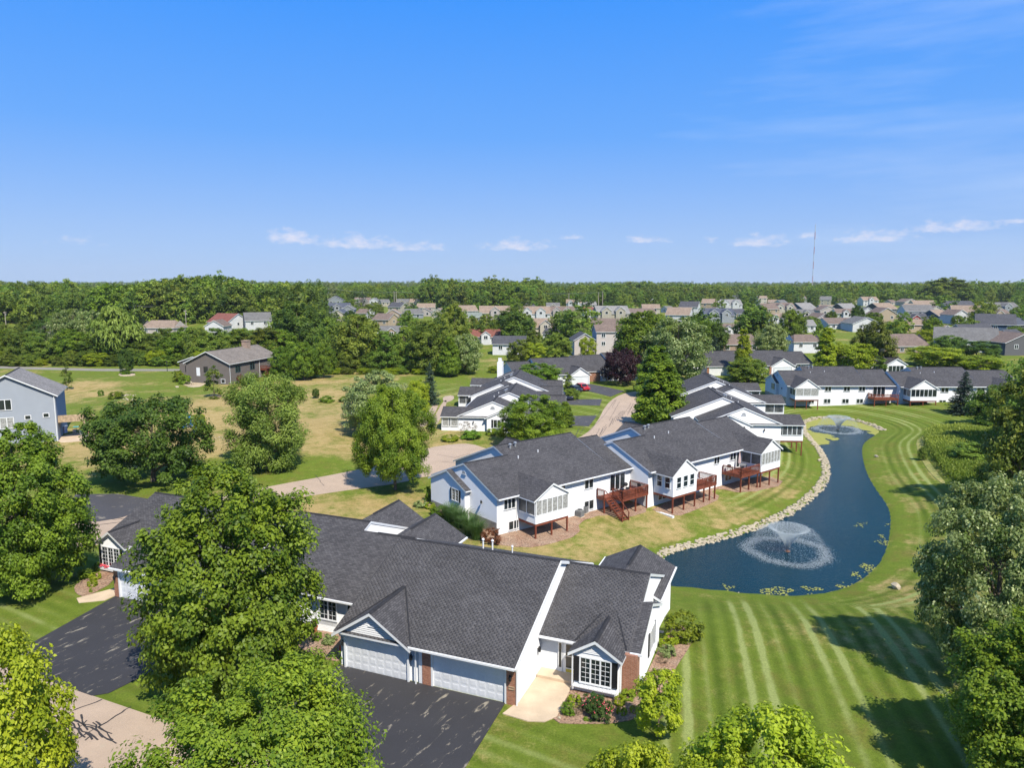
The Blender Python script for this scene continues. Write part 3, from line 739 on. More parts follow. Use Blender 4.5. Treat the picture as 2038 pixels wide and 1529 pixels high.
tagp(mb.build('pond_water', m), 'deep blue pond with rippled surface between the houses', kind='structure')
# rocks
def rockmesh(seed, n=1):
    bm = bmesh.new(); bmesh.ops.create_icosphere(bm, subdivisions=n, radius=.5)
    for v in bm.verts:
        d = mnoise.noise(v.co * 1.7 + Vector((seed * 9.1, 3, 1))) * .5 + mnoise.noise(v.co * 4 + Vector((seed * 5, 8, 1))) * .2
        v.co *= 1 + d; v.co.z *= .62
    me = bpy.data.meshes.new('rock'); bm.to_mesh(me); bm.free(); me.materials.append(M_ROCK); return me
ROCKS = [rockmesh(k) for k in range(5)]
def joined(name, items, mats, parent=None):
    """items: (mesh, loc, rz, scale3) -> one mesh"""
    Vs, Fs, o = [], [], 0
    cache = {}
    for me, loc, rz, sc in items:
        if me.name not in cache:
            v = np.empty(len(me.vertices) * 3, np.float32); me.vertices.foreach_get('co', v)
            me.calc_loop_triangles(); t = np.empty(len(me.loop_triangles) * 3, np.int32); me.loop_triangles.foreach_get('vertices', t)
            cache[me.name] = (v.reshape(-1, 3), t.reshape(-1, 3))
        v, t = cache[me.name]; c, s = math.cos(rz), math.sin(rz)
        v = v * np.asarray(sc, np.float32)
        v = np.stack([v[:, 0] * c - v[:, 1] * s, v[:, 0] * s + v[:, 1] * c, v[:, 2]], 1) + np.asarray(loc, np.float32)
        Vs.append(v); Fs.append(t + o); o += len(v)
    return put(name, npmesh(name, np.concatenate(Vs), np.concatenate(Fs), mats), parent)
def bank(i0, i1):
    P = [POND[i % len(POND)] for i in range(i0, i1 + 1)]
    return np.array(P)
pts = bank(0, 18); stones = []
cen = POND.mean(0)
seg = np.hypot(*(np.diff(pts, axis=0).T)); cum = np.concatenate([[0], np.cumsum(seg)])
rr = random.Random(3)
n_st = 1700
for k in range(n_st):
    t = rr.random() * cum[-1]; i = min(len(seg) - 1, int(np.searchsorted(cum, t) - 1)); i = max(i, 0); f = (t - cum[i]) / seg[i]
    q = pts[i] * (1 - f) + pts[i + 1] * f; d = (pts[i + 1] - pts[i]) / seg[i]; nrm = np.array([-d[1], d[0]])
    o = rr.uniform(-.3, .85)
    q = q + nrm * o
    if float(bil(SS, *q)) < -.6: q = q - 2 * nrm * o
    sz = rr.uniform(.24, .52)
    z = max(tz(*q), ZW - .1)
    stones.append((rr.choice(ROCKS), (q[0], q[1], z + .1 * sz), rr.uniform(0, 6.28), (sz * rr.uniform(.9, 1.5), sz, sz * rr.uniform(.8, 1.2))))
stones.sort(key=lambda s: s[1][1])
c0 = pts[4]
edge = empty('stone_edging', (c0[0], c0[1], tz(*c0)), 0, 'band of pale limestone boulders lining the house side of the pond', 'stone edging')
for me, loc, rz, sc in stones[:290]:
    o = put('rock', me, edge, (loc[0] - c0[0], loc[1] - c0[1], loc[2] - edge.location.z), rz, sc)
o = joined('rock_fill', [(a, (b[0] - c0[0], b[1] - c0[1], b[2] - edge.location.z), c, d) for a, b, c, d in stones[290:]], M_ROCK, edge); o['kind'] = 'stuff'
# algae mats
m, N, L = newmat('algae')
out = mk(N, 'ShaderNodeOutputMaterial'); p = mk(N, 'ShaderNodeBsdfPrincipled'); p.inputs['Roughness'].default_value = .8
L.new(p.outputs[0], out.inputs[0]); tc = mk(N, 'ShaderNodeTexCoord')
L.new(mixc(nz(.8, 5, .7), (.20, .23, .035), (.38, .35, .075)), p.inputs['Base Color']); M_ALG = m
def algae(name, label, test, x0, x1, y0, y1, st=.28):
    X, Y = np.meshgrid(np.arange(x0, x1, st), np.arange(y0, y1, st))
    jit = rng.uniform(-.1, .1, X.shape)
    nzv = np.array([mnoise.fractal(Vector((x * .35, y * .35, 3)), 1, 2, 4) for x, y in zip(X.ravel(), Y.ravel())]).reshape(X.shape)
    keep = test(X, Y, nzv) & (sdist(PONDS, X, Y) < .1)
    ii = np.argwhere(keep); V = []; Fc = []
    for a, b in ii:
        k = len(V); x, y = X[a, b], Y[a, b]; h = st * .52
        for sx, sy in ((-h, -h), (h, -h), (h, h), (-h, h)): V.append((x + sx, y + sy, ZW + .012 + .01 * nzv[a, b]))
        Fc.append((k, k + 1, k + 2, k + 3))
    if V: tagp(put(name, npmesh(name, V, Fc, M_ALG)), label, name.replace('_', ' ').replace(' mat', ''), kind='stuff')
fc = on_z(1668, 857, ZW)
sea = lambda px, py: on_z(px, py, ZW)[:2]
farp = np.array([sea(*q) for q in [(1590, 825), (1780, 825), (1780, 872), (1716, 872), (1716, 893), (1708, 888), (1722, 870), (1705, 872), (1660, 876), (1643, 873), (1652, 883), (1636, 886), (1620, 893), (1590, 880)]])
algae('algae_mat', 'yellow-green algae mat floating round the far fountain', lambda X, Y, n: inside(farp, X + n * 1.2, Y + n * 2) & (np.hypot(X - fc[0], (Y - fc[1])) > 5.4 + n * .9) & ~((Y < fc[1]) & (np.abs(X - fc[0] - .5) < 4 + n)) , fc[0] - 12, fc[0] + 14, fc[1] - 20, fc[1] + 16)
algae('algae_patches', 'loose strands of algae along the near edge of the pond', lambda X, Y, n: ((sdist(PONDS, X, Y) > -1.0 - 1.6 * n) & (n > .16) & (rng.random(X.shape) > .62) & (Y < 70) & (X > 20)) | ((n > .5) & (rng.random(X.shape) > .8) & (sdist(PONDS, X, Y) > -4.0) & (X > 38) & (Y < 84)), 10, 50, 52, 95, .13)
# fountains
M_SPRAY = newmat('spray_water')[0]; N, L = M_SPRAY.node_tree.nodes, M_SPRAY.node_tree.links
out = mk(N, 'ShaderNodeOutputMaterial'); d_ = mk(N, 'ShaderNodeBsdfDiffuse'); t_ = mk(N, 'ShaderNodeBsdfTranslucent'); x_ = mk(N, 'ShaderNodeMixShader'); g_ = mk(N, 'ShaderNodeBsdfTransparent'); y_ = mk(N, 'ShaderNodeMixShader')
d_.inputs[0].default_value = (.85, .9, .92, 1); t_.inputs[0].default_value = (.85, .9, .92, 1); x_.inputs[0].default_value = .5; y_.inputs[0].default_value = .45
L.new(d_.outputs[0], x_.inputs[1]); L.new(t_.outputs[0], x_.inputs[2]); L.new(g_.outputs[0], y_.inputs[1]); L.new(x_.outputs[0], y_.inputs[2]); L.new(y_.outputs[0], out.inputs[0])
def drops(C, r):
    n = len(C); T = np.array([(1, 1, 1), (1, -1, -1), (-1, 1, -1), (-1, -1, 1)], float) * .6
    V = (C[:, None, :] + T[None] * r[:, None, None] * rng.uniform(.6, 1.3, (n, 4, 1))).reshape(-1, 3)
    F = (np.arange(n)[:, None, None] * 4 + np.array([(0, 1, 2), (0, 3, 1), (0, 2, 3), (1, 3, 2)])[None]).reshape(-1, 3)
    return V, F
def fountain(px, py, Rr, H, n, label, dr):
    c = on_z(px, py, ZW)
    root = empty('fountain', c, 0, label, 'fountain', 'fountains in the pond')
    t = rng.uniform(0, 1, n) ** .9; a = rng.uniform(0, 2 * math.pi, n)
    nj = 40; a = np.where(rng.random(n) < .6, np.round(a / (2 * math.pi) * nj) / nj * 2 * math.pi + rng.normal(0, .02, n), a)
    rj = Rr * rng.normal(1, .06, n)
    r = .12 + (rj - .12) * t; z = .3 + 4 * H * t * (1 - t) * rng.normal(1, .05, n) + (0 - .3) * t
    C = np.stack([r * np.cos(a), r * np.sin(a), np.maximum(z, .02)], 1)
    # thicker where the jets leave the nozzle
    m1 = int(n * 1.5); t1 = .5 * rng.random(m1) ** 1.3; a1 = rng.uniform(0, 6.283, m1)
    C1 = np.stack([(.1 + Rr * t1) * np.cos(a1), (.1 + Rr * t1) * np.sin(a1), .3 + 4 * H * t1 * (1 - t1)], 1)
    C = np.concatenate([C, C1])
    V, F = drops(C, dr * rng.uniform(.6, 1.3, len(C)))
    o = put('spray', npmesh('spray', V, F, M_SPRAY), root); o['kind'] = 'stuff'
    m2 = int(n * .6); a2 = rng.uniform(0, 6.283, m2)
    rr_ = Rr * (1.02 + rng.normal(0, .11, m2) - .03) + .18 * np.sin(a2 * 3) + .1 * np.sin(a2 * 7)
    C2 = np.stack([rr_ * np.cos(a2), rr_ * np.sin(a2), np.abs(rng.normal(0, .07, m2)) + .01], 1)
    V, F = drops(C2, dr * 1.3 * rng.uniform(.6, 1.4, m2)); V[:, 2] = np.maximum(V[:, 2], .004)
    o = put('splash_ring', npmesh('splash_ring', V, F, M_SPRAY), root); o['kind'] = 'stuff'
    mb = MB(); mb.lathe([(.24, -.06), (.3, .0), (.3, .05), (.22, .08), (.14, .1), (.08, .2), (.05, .2)], 14); mb.build('float', mat('fountain_float_' + str(px), (.2, .1, .065) if px < 1600 else (.05, .05, .05), .6), root)
    MB().lathe([(.1, .28), (.1, .42), (.06, .42)], 10).build('nozzle', M_DARK, root)
    return root
fountain(1567, 1098, 4.0, 2.3, 14000, 'near fountain with rust red float spraying a tall cone', .024)
fountain(1668, 856, 3.9, 2.3, 3600, 'far fountain ringed by yellow-green algae', .045)

# ================================================================ BUILDINGS
ROOT_LOOK = {}
class Bld:
    """a building in its own frame: x along it, y away from the side that faces us; angle is the heading of y"""
    def __init__(s, label, cat, O, ang, group=None, name='building', roof=None, wall=None, z=0., mir=1):
        s.r = empty(name, (O[0], O[1], z), -R(ang), label, cat, group)
        s.roof = roof or M_ROOF; s.wall = wall or M_SIDE; s.mir = mir; s.tr = M_TRIM; s.n = 0; s.foot = []
        s.O = O; s.ang = R(ang)
    def w(s, u, v, z=0):
        u = u * s.mir
        return np.array([s.O[0] + u * math.cos(s.ang) + v * math.sin(s.ang), s.O[1] - u * math.sin(s.ang) + v * math.cos(s.ang), z])
    def gz(s, u, v):
        q = s.w(u, v); return tz(q[0], q[1]) - s.r.location.z
    def part(s, mb, name, mats, kind=None, parent=None):
        if s.mir < 0:
            mb.v = [(-x, y, z) for x, y, z in mb.v]; mb.f = [tuple(reversed(f)) for f in mb.f]
        o = mb.build(name, mats, parent or s.r)
        if kind: o['kind'] = kind
        return o
    def block(s, a0, a1, b0, b1, axis='u', eave=2.6, k=.4, rp=None, oh=.42, og=.25, zb=-2.6, e1=None, t=.13, wall=True, wm=None, hipl=0, name='roof'):
        """gable block; ridge runs along axis; a = along ridge, b = across it"""
        s.n += 1; j = s.n * .0023
        rp = (b0 + b1) / 2 if rp is None else rp
        e1 = eave if e1 is None else e1
        zr = eave + k * (rp - b0); k1 = (zr - e1) / (b1 - rp)
        P = (lambda a, b, z: (a, b, z)) if axis == 'u' else (lambda a, b, z: (b, a, z))
        sw = axis != 'u'
        def face(mb, pts, m):
            pts = [P(*q) for q in pts]
            mb.poly(pts[::-1] if sw else pts, m)
        if wall:
            mb = MB(); A0, A1, B0, B1 = a0 + j, a1 - j, b0 + j, b1 - j
            face(mb, [(A0, B0, zb), (A1, B0, zb), (A1, B0, eave), (A0, B0, eave)], 0)
            face(mb, [(A1, B1, zb), (A0, B1, zb), (A0, B1, e1), (A1, B1, e1)], 0)
            face(mb, [(A0, B1, zb), (A0, B0, zb), (A0, B0, eave), (A0, rp, zr), (A0, B1, e1)], 0)
            face(mb, [(A1, B0, zb), (A1, B1, zb), (A1, B1, e1), (A1, rp, zr), (A1, B0, eave)], 0)
            if zb > -1.5: face(mb, [(A0, B0, zb), (A0, B1, zb), (A1, B1, zb), (A1, B0, zb)], 0)
            s.part(mb, 'wall', wm or s.wall)
        mb = MB(); A0, A1 = a0 - og + j, a1 + og - j
        f0 = (b0 - oh, eave - k * oh); f1 = (b1 + oh, e1 - k1 * oh); dz = j * .6
        up = lambda z: z + t + dz
        h = hipl
        face(mb, [(A0, f0[0], up(f0[1])), (A1, f0[0], up(f0[1])), (A1 - h, rp, up(zr)), (A0 + h, rp, up(zr))], 0)
        face(mb, [(A1, f1[0], up(f1[1])), (A0, f1[0], up(f1[1])), (A0 + h, rp, up(zr)), (A1 - h, rp, up(zr))], 0)
        if h:
            face(mb, [(A0, f1[0], up(f1[1])), (A0, f0[0], up(f0[1])), (A0 + h, rp, up(zr))], 0)
            face(mb, [(A1, f0[0], up(f0[1])), (A1, f1[0], up(f1[1])), (A1 - h, rp, up(zr))], 0)
            face(mb, [(A0, f0[0], f0[1]), (A0, f1[0], f1[1]), (A1, f1[0], f1[1]), (A1, f0[0], f0[1])], 1)
            face(mb, [(A0, f1[0], f1[1]), (A0, f0[0], f0[1]), (A0, f0[0], up(f0[1])), (A0, f1[0], up(f1[1]))], 1)
            face(mb, [(A1, f0[0], f0[1]), (A1, f1[0], f1[1]), (A1, f1[0], up(f1[1])), (A1, f0[0], up(f0[1]))], 1)
        else:
            face(mb, [(A0, f0[0], f0[1]), (A0, rp, zr), (A1, rp, zr), (A1, f0[0], f0[1])], 1)
            face(mb, [(A0, rp, zr), (A0, f1[0], f1[1]), (A1, f1[0], f1[1]), (A1, rp, zr)], 1)
            for A, rv in ((A0, True), (A1, False)):
                q = [(A, f0[0], f0[1] - .06), (A, rp, zr - .06), (A, rp, up(zr)), (A, f0[0], up(f0[1]))]; q2 = [(A, rp, zr - .06), (A, f1[0], f1[1] - .06), (A, f1[0], up(f1[1])), (A, rp, up(zr))]
                face(mb, q if rv else q[::-1], 1); face(mb, q2 if rv else q2[::-1], 1)
        face(mb, [(A0, f0[0], f0[1]), (A1, f0[0], f0[1]), (A1, f0[0], up(f0[1])), (A0, f0[0], up(f0[1]))], 1)
        face(mb, [(A1, f1[0], f1[1]), (A0, f1[0], f1[1]), (A0, f1[0], up(f1[1])), (A1, f1[0], up(f1[1]))], 1)
        o = s.part(mb, name, [s.roof, s.tr])
        return dict(zr=zr, rp=rp, A0=A0, A1=A1, f0=f0, f1=f1, axis=axis, k=k, roof=o, t=t + dz)
    def cap(s, B, a0=None, a1=None):
        mb = MB(); a0 = B['A0'] if a0 is None else a0; a1 = B['A1'] if a1 is None else a1
        z = B['zr'] + B['t']
        if B['axis'] == 'u':
            mb.poly([(a0, B['rp'] - .16, z - .04), (a1, B['rp'] - .16, z - .04), (a1, B['rp'], z + .05), (a0, B['rp'], z + .05)])
            mb.poly([(a1, B['rp'] + .16, z - .04), (a0, B['rp'] + .16, z - .04), (a0, B['rp'], z + .05), (a1, B['rp'], z + .05)])
        else:
            mb.poly([(B['rp'] + .16, a0, z - .04), (B['rp'] + .16, a1, z - .04), (B['rp'], a1, z + .05), (B['rp'], a0, z + .05)])
            mb.poly([(B['rp'] - .16, a1, z - .04), (B['rp'] - .16, a0, z - .04), (B['rp'], a0, z + .05), (B['rp'], a1, z + .05)])
        s.part(mb, 'ridge_cap', M_CAP)
    def valley(s, p, q):
        mb = MB(); mb.beam(p, q, .09, .05); s.part(mb, 'valley_flashing', M_CAP)
    def gutter(s, B, side=0, a0=None, a1=None):
        mb = MB(); a0 = B['A0'] if a0 is None else a0; a1 = B['A1'] if a1 is None else a1
        f = B['f0'] if side == 0 else B['f1']; d = -.11 if side == 0 else .11
        if B['axis'] == 'u': mb.box(a0, a1, f[0] + d, f[0] - .002 * (1 if side == 0 else -1), f[1] + .0, f[1] + .12)
        else: mb.box(f[0] + d, f[0] - .002 * (1 if side == 0 else -1), a0, a1, f[1] + .0, f[1] + .12)
        s.part(mb, 'gutter', M_TRIM)
    def mp(s, side, c):
        return {'-v': lambda a, o, z: (a, c - o, z), '+v': lambda a, o, z: (a, c + o, z), '-u': lambda a, o, z: (c - o, a, z), '+u': lambda a, o, z: (c + o, a, z)}[side]
    def mbox(s, mb, side, c, a0, a1, o0, o1, z0, z1, m=0):
        f = s.mp(side, c); p = f(a0, o0, z0); q = f(a1, o1, z1)
        mb.box(p[0], q[0], p[1], q[1], z0, z1, m)
    def window(s, side, c, a0, a1, z0, z1, n=1, grid=None, shut=0., tr=.09, glass=None, frame=None, sash=False):
        mb = MB(); B_ = lambda *q: s.mbox(mb, side, c, *q)
        B_(a0 - tr, a1 + tr, 0, .07, z1, z1 + tr); B_(a0 - tr, a1 + tr, 0, .09, z0 - tr, z0)
        B_(a0 - tr, a0, 0, .07, z0, z1); B_(a1, a1 + tr, 0, .07, z0, z1)
        w = (a1 - a0) / n; mw = min(.1, w * .16)
        for k in range(1, n): B_(a0 + k * w - mw / 2, a0 + k * w + mw / 2, 0, .066, z0, z1)
        if sash: B_(a0, a1, 0, .045, (z0 + z1) / 2 - .03, (z0 + z1) / 2 + .03)
        if grid:
            for k in range(n):
                l, r_ = a0 + k * w + mw / 2, a0 + (k + 1) * w - mw / 2
                for g in range(1, grid[0]): x = l + (r_ - l) * g / grid[0]; B_(x - .012, x + .012, 0, .036, z0, z1)
                for g in range(1, grid[1]): z = z0 + (z1 - z0) * g / grid[1]; B_(l, r_, 0, .034, z - .012, z + .012)
        fr = s.part(mb, 'window', frame or s.tr)
        for k in range(n):
            m2 = MB(); s.mbox(m2, side, c, a0 + k * w + (mw / 2 if k else 0), a0 + (k + 1) * w - (mw / 2 if k < n - 1 else 0), .004, .02, z0, z1)
            s.part(m2, 'pane', glass or M_GLASS, parent=fr)
        if shut:
            for l, r_ in ((a0 - tr - shut, a0 - tr - .01), (a1 + tr + .01, a1 + tr + shut)):
                m3 = MB(); s.mbox(m3, side, c, l, r_, 0, .05, z0 - .03, z1 + .03)
                nl = 14
                for g in range(nl): z = z0 + (z1 - z0) * (g + .5) / nl; s.mbox(m3, side, c, l + .04, r_ - .04, .05, .065, z - .025, z + .025)
                s.part(m3, 'shutter', M_BLK)
        return fr
    def garage(s, side, c, a0, a1, z0=0.02, z1=2.15, panels=True, recess=.12):
        mb = MB(); s.mbox(mb, side, c, a0, a1, .0, .03, z0, z1)
        dr = s.part(mb, 'garage_door', M_GAR)
        if panels:
            pm = None
            for r_ in range(4):
                for q in range(8):
                    w = (a1 - a0) / 8; h = (z1 - z0) / 4; m2 = MB()
                    x0, x1, y0, y1 = a0 + q * w + .07, a0 + (q + 1) * w - .07, z0 + r_ * h + .07, z0 + (r_ + 1) * h - .07
                    s.mbox(m2, side, c, x0, x1, .03, .037, y0, y1); s.mbox(m2, side, c, x0 + .05, x1 - .05, .037, .045, y0 + .05, y1 - .05)
                    s.part(m2, 'panel', M_GAR, parent=dr)
        else:
            for r_ in range(4):
                m2 = MB(); h = (z1 - z0) / 4; s.mbox(m2, side, c, a0 + .03, a1 - .03, .03, .05, z0 + r_ * h + .03, z0 + (r_ + 1) * h - .03); s.part(m2, 'panel', M_GAR, parent=dr)
        mb = MB()
        s.mbox(mb, side, c, a0 - .12, a0, 0, .16, z0, z1 + .14); s.mbox(mb, side, c, a1, a1 + .12, 0, .16, z0, z1 + .14); s.mbox(mb, side, c, a0, a1, 0, .16, z1, z1 + .14)
        s.part(mb, 'door_frame', M_TRIM)
        return dr
    def vent(s, side, c, a, z, r=.28):
        """half round louvred vent"""
        mb = MB(); f = s.mp(side, c); n = 10
        o = [f(a + (r + .07) * math.cos(math.pi * k / n), .05, z + (r + .07) * math.sin(math.pi * k / n)) for k in range(n + 1)]
        i = [f(a + (r + .07) * math.cos(math.pi * k / n), 0, z + (r + .07) * math.sin(math.pi * k / n)) for k in range(n + 1)]
        mb.poly(o); mb.poly(o[::-1])
        for k in range(n): mb.poly([o[k], o[k + 1], i[k + 1], i[k]])
        s.mbox(mb, side, c, a - r - .1, a + r + .1, 0, .07, z - .06, z)
        s.part(mb, 'gable_vent', M_TRIM)
    def pipes(s, lst, mtl=None):
        for u, v, z, h, r in lst:
            mb = MB(); mb.tube((u, v, z), (u, v, z + h), r, n=8)
            if h > .5: mb.lathe([(r * 1.7, 0), (r * 1.9, .05), (r * .8, .14)], 8, (u, v, z + h))
            s.part(mb, 'vent_pipe', mtl or M_PVC)
    def posts(s, pts, z1, w=.15, parent=None, mt=None):
        for u, v in pts:
            g = s.gz(u, v) - .15
            mb = MB(); mb.box(u - w / 2, u + w / 2, v - w / 2, v + w / 2, g, z1); s.part(mb, 'post', mt or M_DECK, parent=parent)
    def rail(s, a, b, z, parent, h=.95, fill=True):
        (u0, v0), (u1, v1) = a, b; L_ = math.hypot(u1 - u0, v1 - v0); mb = MB()
        n = max(1, round(L_ / 1.8))
        for k in range(n + 1):
            t = k / n; u, v = u0 + (u1 - u0) * t, v0 + (v1 - v0) * t; mb.box(u - .05, u + .05, v - .05, v + .05, z, z + h)
        mb.beam((u0, v0, z + h + .03), (u1, v1, z + h + .03), .14, .05); mb.beam((u0, v0, z + .12), (u1, v1, z + .12), .05, .08); mb.beam((u0, v0, z + h - .1), (u1, v1, z + h - .1), .04, .08)
        if fill:
            n = int(L_ / .13)
            for k in range(1, n):
                t = k / n; u, v = u0 + (u1 - u0) * t, v0 + (v1 - v0) * t; mb.box(u - .018, u + .018, v - .018, v + .018, z + .12, z + h - .1)
        s.part(mb, 'railing', M_DECK, parent=parent)
    def deck(s, u0, u1, v0, v1, z=0., posts=None, rails=(), name='deck'):
        mb = MB(); n = int(abs(v1 - v0) / .145)
        for k in range(n): a = v0 + k * .145; mb.box(u0, u1, a, a + .138, z - .04, z)
        mb.box(u0 + .01, u1 - .01, v0 + .02, v0 + .08, z - .28, z - .042); mb.box(u0 + .01, u0 + .06, v0 + .08, v1, z - .28, z - .042); mb.box(u1 - .06, u1 - .01, v0 + .08, v1, z - .28, z - .042)
        dk = s.part(mb, name, M_DECK)
        if posts is None: posts = [(u0 + .15, v0 + .15), ((u0 + u1) / 2, v0 + .15), (u1 - .15, v0 + .15)]
        s.posts(posts, z - .28, parent=dk)
        for a, b in rails: s.rail(a, b, z, dk)
        return dk
    def porch(s, u0, u1, v0, depth=3., screens=3, eave=2.5, k=.5, floor=-.12, glass=None, side='screen', back=6., front='screen', zs=None):
        """raised porch standing on posts with its gable to the front, at v0-depth"""
        vf = v0 - depth
        B = s.block(vf, v0 + back, u0, u1, 'v', eave=eave, k=k, oh=.35, og=.18, zb=floor, wall=False)
        mb = MB(); zr = B['zr'] - .02; um = (u0 + u1) / 2
        sill = floor + .85; hd = eave - .12
        # walls below and above the screens
        mb.box(u0, u1, vf, v0 + .02, floor - .02, floor + .06)
        mb.box(u0, u1, vf, vf + .1, floor + .06, sill); mb.box(u0, u0 + .1, vf + .1, v0, floor + .06, sill); mb.box(u1 - .1, u1, vf + .1, v0, floor + .06, sill)
        mb.box(u0, u1, vf, vf + .1, hd, eave); mb.box(u0, u0 + .1, vf + .1, v0, hd, eave); mb.box(u1 - .1, u1, vf + .1, v0, hd, eave)
        mb.poly([(u0, vf, eave), (u1, vf, eave), (um, vf, zr)]); mb.poly([(u1, vf + .1, eave), (u0, vf + .1, eave), (um, vf + .1, zr)])
        if side == 'windows':
            mb.box(u0, u1, vf, vf + .1, sill, hd); mb.box(u0, u0 + .1, vf + .1, v0, sill, hd); mb.box(u1 - .1, u1, vf + .1, v0, sill, hd)
        s.part(mb, 'porch_wall', s.wall)
        if side == 'windows':
            w = (u1 - u0)
            for f in (.14, .42, .7): s.window('-v', vf, u0 + f * w, u0 + f * w + .75, sill + .1, hd - .25, sash=True)
            for a in (.5, 1.7): s.window('-u', u0, vf + a, vf + a + .7, sill + .1, hd - .25, sash=True); s.window('+u', u1, vf + a, vf + a + .7, sill + .1, hd - .25, sash=True)
        else:
            s.window('-v', vf + .06, u0 + .16, u1 - .16, sill + .05, hd - .05, n=screens, tr=.1, glass=glass or M_CURT)
            s.window('-u', u0 + .06, vf + .2, v0 - .1, sill + .05, hd - .05, n=2, tr=.1, glass=M_SCREEN)
            s.window('+u', u1 - .06, vf + .2, v0 - .1, sill + .05, hd - .05, n=2, tr=.1, glass=M_SCREEN)
        mb = MB(); mb.box(u0 + .02, u1 - .02, vf + .03, vf + .12, floor - .28, floor - .02); mb.box(u0 + .02, u0 + .1, vf + .12, v0, floor - .28, floor - .02); mb.box(u1 - .1, u1 - .02, vf + .12, v0, floor - .28, floor - .02)
        fr = s.part(mb, 'porch_frame', M_DECK)
        s.posts([(u0 + .12, vf + .12), (um, vf + .12), (u1 - .12, vf + .12)], floor - .28, parent=fr)
        return B
    def downspout(s, u, v, z0, z1):
        mb = MB(); mb.box(u - .04, u + .04, v - .035, v + .035, z0, z1); s.part(mb, 'downspout', M_TRIM)
    def lamp(s, side, c, a, z):
        mb = MB(); f = s.mp(side, c); mb.tube(f(a, .0, z), f(a, .12, z), .03); p = f(a, .16, z); mb.lathe([(.04, -.2), (.09, -.15), (.1, .1), (.05, .2)], 8, p); s.part(mb, 'wall_lamp', M_BLK)
def digits(B, text, side, c, a, z, h, mt):
    """house number as raised strokes"""
    seg = {'0': 'abcdef', '1': 'bc', '3': 'abgcd', '6': 'afgedc', '8': 'abcdefg', '2': 'abged', '9': 'abcdfg', '5': 'afgcd'}
    mb = MB(); w = h * .55; t = h * .17
    for ch in text:
        for q in seg[ch]:
            r_ = {'a': (0, w, h - t, h), 'd': (0, w, 0, t), 'g': (0, w, h / 2 - t / 2, h / 2 + t / 2), 'f': (0, t, h / 2, h), 'e': (0, t, 0, h / 2), 'b': (w - t, w, h / 2, h), 'c': (w - t, w, 0, h / 2)}[q]
            B.mbox(mb, side, c, a + r_[0], a + r_[1], 0, .03, z + r_[2], z + r_[3])
        a += w * 1.4
    B.part(mb, 'house_number', mt)

# ---- building 1: the garages in the foreground
b = Bld('nearest white condo row with charcoal roof and two double garage doors', 'house', (.3, 40.1), 21.6, name='condo_building')
M1 = b.block(-12.5, -.0, 0., 16.2, 'u', eave=2.74, k=.39, rp=8.1, oh=.64, og=.1, zb=-1.5)
b.cap(M1, -12.5, 0.1); b.gutter(M1, 0, -7.0, .1)
Wg = b.block(.0, 5.85, 4.3, 16.2, 'u', eave=2.6, k=.42, rp=10.15, og=.12, zb=-2.6); b.cap(Wg, .0, 5.9); b.gutter(Wg, 0, 0.02, 2.3); b.gutter(Wg, 0, 5.95, 6.7)
bp_ = b.block(5.8, 6.5, 4.3, 11.1, 'u', eave=2.6, k=.42, rp=7.7, e1=2.6, og=.12, zb=-2.2, name='side_gable_roof')
# left pair, set back
L1 = b.block(-17.4, -12.4, 3.9, 16.2, 'u', eave=2.55, k=.41, rp=10.2, og=.05, zb=-1.8); b.gutter(L1, 0, -17.2, -12.6)
b.cap(L1, -15.9, -12.5)
X2 = b.block(-24.5, -17.3, 3.99, 18.6, 'u', eave=2.55, k=.41, rp=11.3, og=.05, zb=-1.8); b.cap(X2)
M2 = b.block(-35.6, -24.5, 2.2, 18.2, 'u', eave=2.6, k=.405, rp=10.2, og=.12, zb=-1.8); b.cap(M2); b.gutter(M2, 0)
b.pipes([(-6.3, 9.3, 5.4, .85, .06), (-5.55, 9.3, 5.4, .85, .06)], M_PVC); b.pipes([(-3.9, 9.1, 5.4, .7, .05)])
W2_ = b.block(-41.8, -35.6, 6.3, 18.2, 'u', eave=2.6, k=.42, rp=12.2, og=.2, zb=-2); b.cap(W2_)
# garage gable on the left door
g = b.block(-.42, 6.0, -12.35, -7.2, 'v', eave=2.52, k=.66, oh=.34, og=.34, zb=2.22, name='garage_gable_roof'); b.cap(g, -.7, 3.7)
b.valley((-6.95, -.5, 2.7), (-9.7, 3.75, 4.36)); b.valley((-12.4, -.5, 2.7), (-9.86, 3.75, 4.36))
# siding courses of the gable are proud boards
mb = MB()
for k in range(11):
    z = 2.56 + k * .135; hw = 2.45 - (z - 2.52) / .66
    if hw > .1: b.mbox(mb, '-v', -.42, -9.78 - hw, -9.78 + hw, 0, .012 + .014, z, z + .1)
b.part(mb, 'gable_siding', M_SIDE)
mb = MB(); b.mbox(mb, '-v', -.42, -10.05, -9.5, .02, .07, 3.3, 3.36); b.part(mb, 'gable_sill', M_TRIM)
b.garage('-v', -.12, -11.95, -7.35, -.02, 2.12, True)
b.garage('-v', .0, -5.6, -.75, -.05, 2.12, True)
mb = MB(); b.mbox(mb, '-v', 0, -5.75, -.7, .0, .1, 2.27, 2.5); b.part(mb, 'door_header', M_TRIM)
digits(b, '10316', '-v', -.1, -3.25, 2.3, .17, M_BLK)
for u0, u1 in ((-6.33, -5.74), (-.62, -.02)):
    mb = MB(); b.mbox(mb, '-v', 0, u0, u1, .0, .16, -.4, 2.45); b.part(mb, 'brick_pier', M_BRICK)
mb = MB(); b.mbox(mb, '-v', 0, -6.6, -6.34, 0, .12, -.1, 2.5); b.part(mb, 'corner_board', M_TRIM)
b.downspout(-6.72, -.3, -.1, 2.4); b.downspout(.06, -.18, -.2, 2.4)
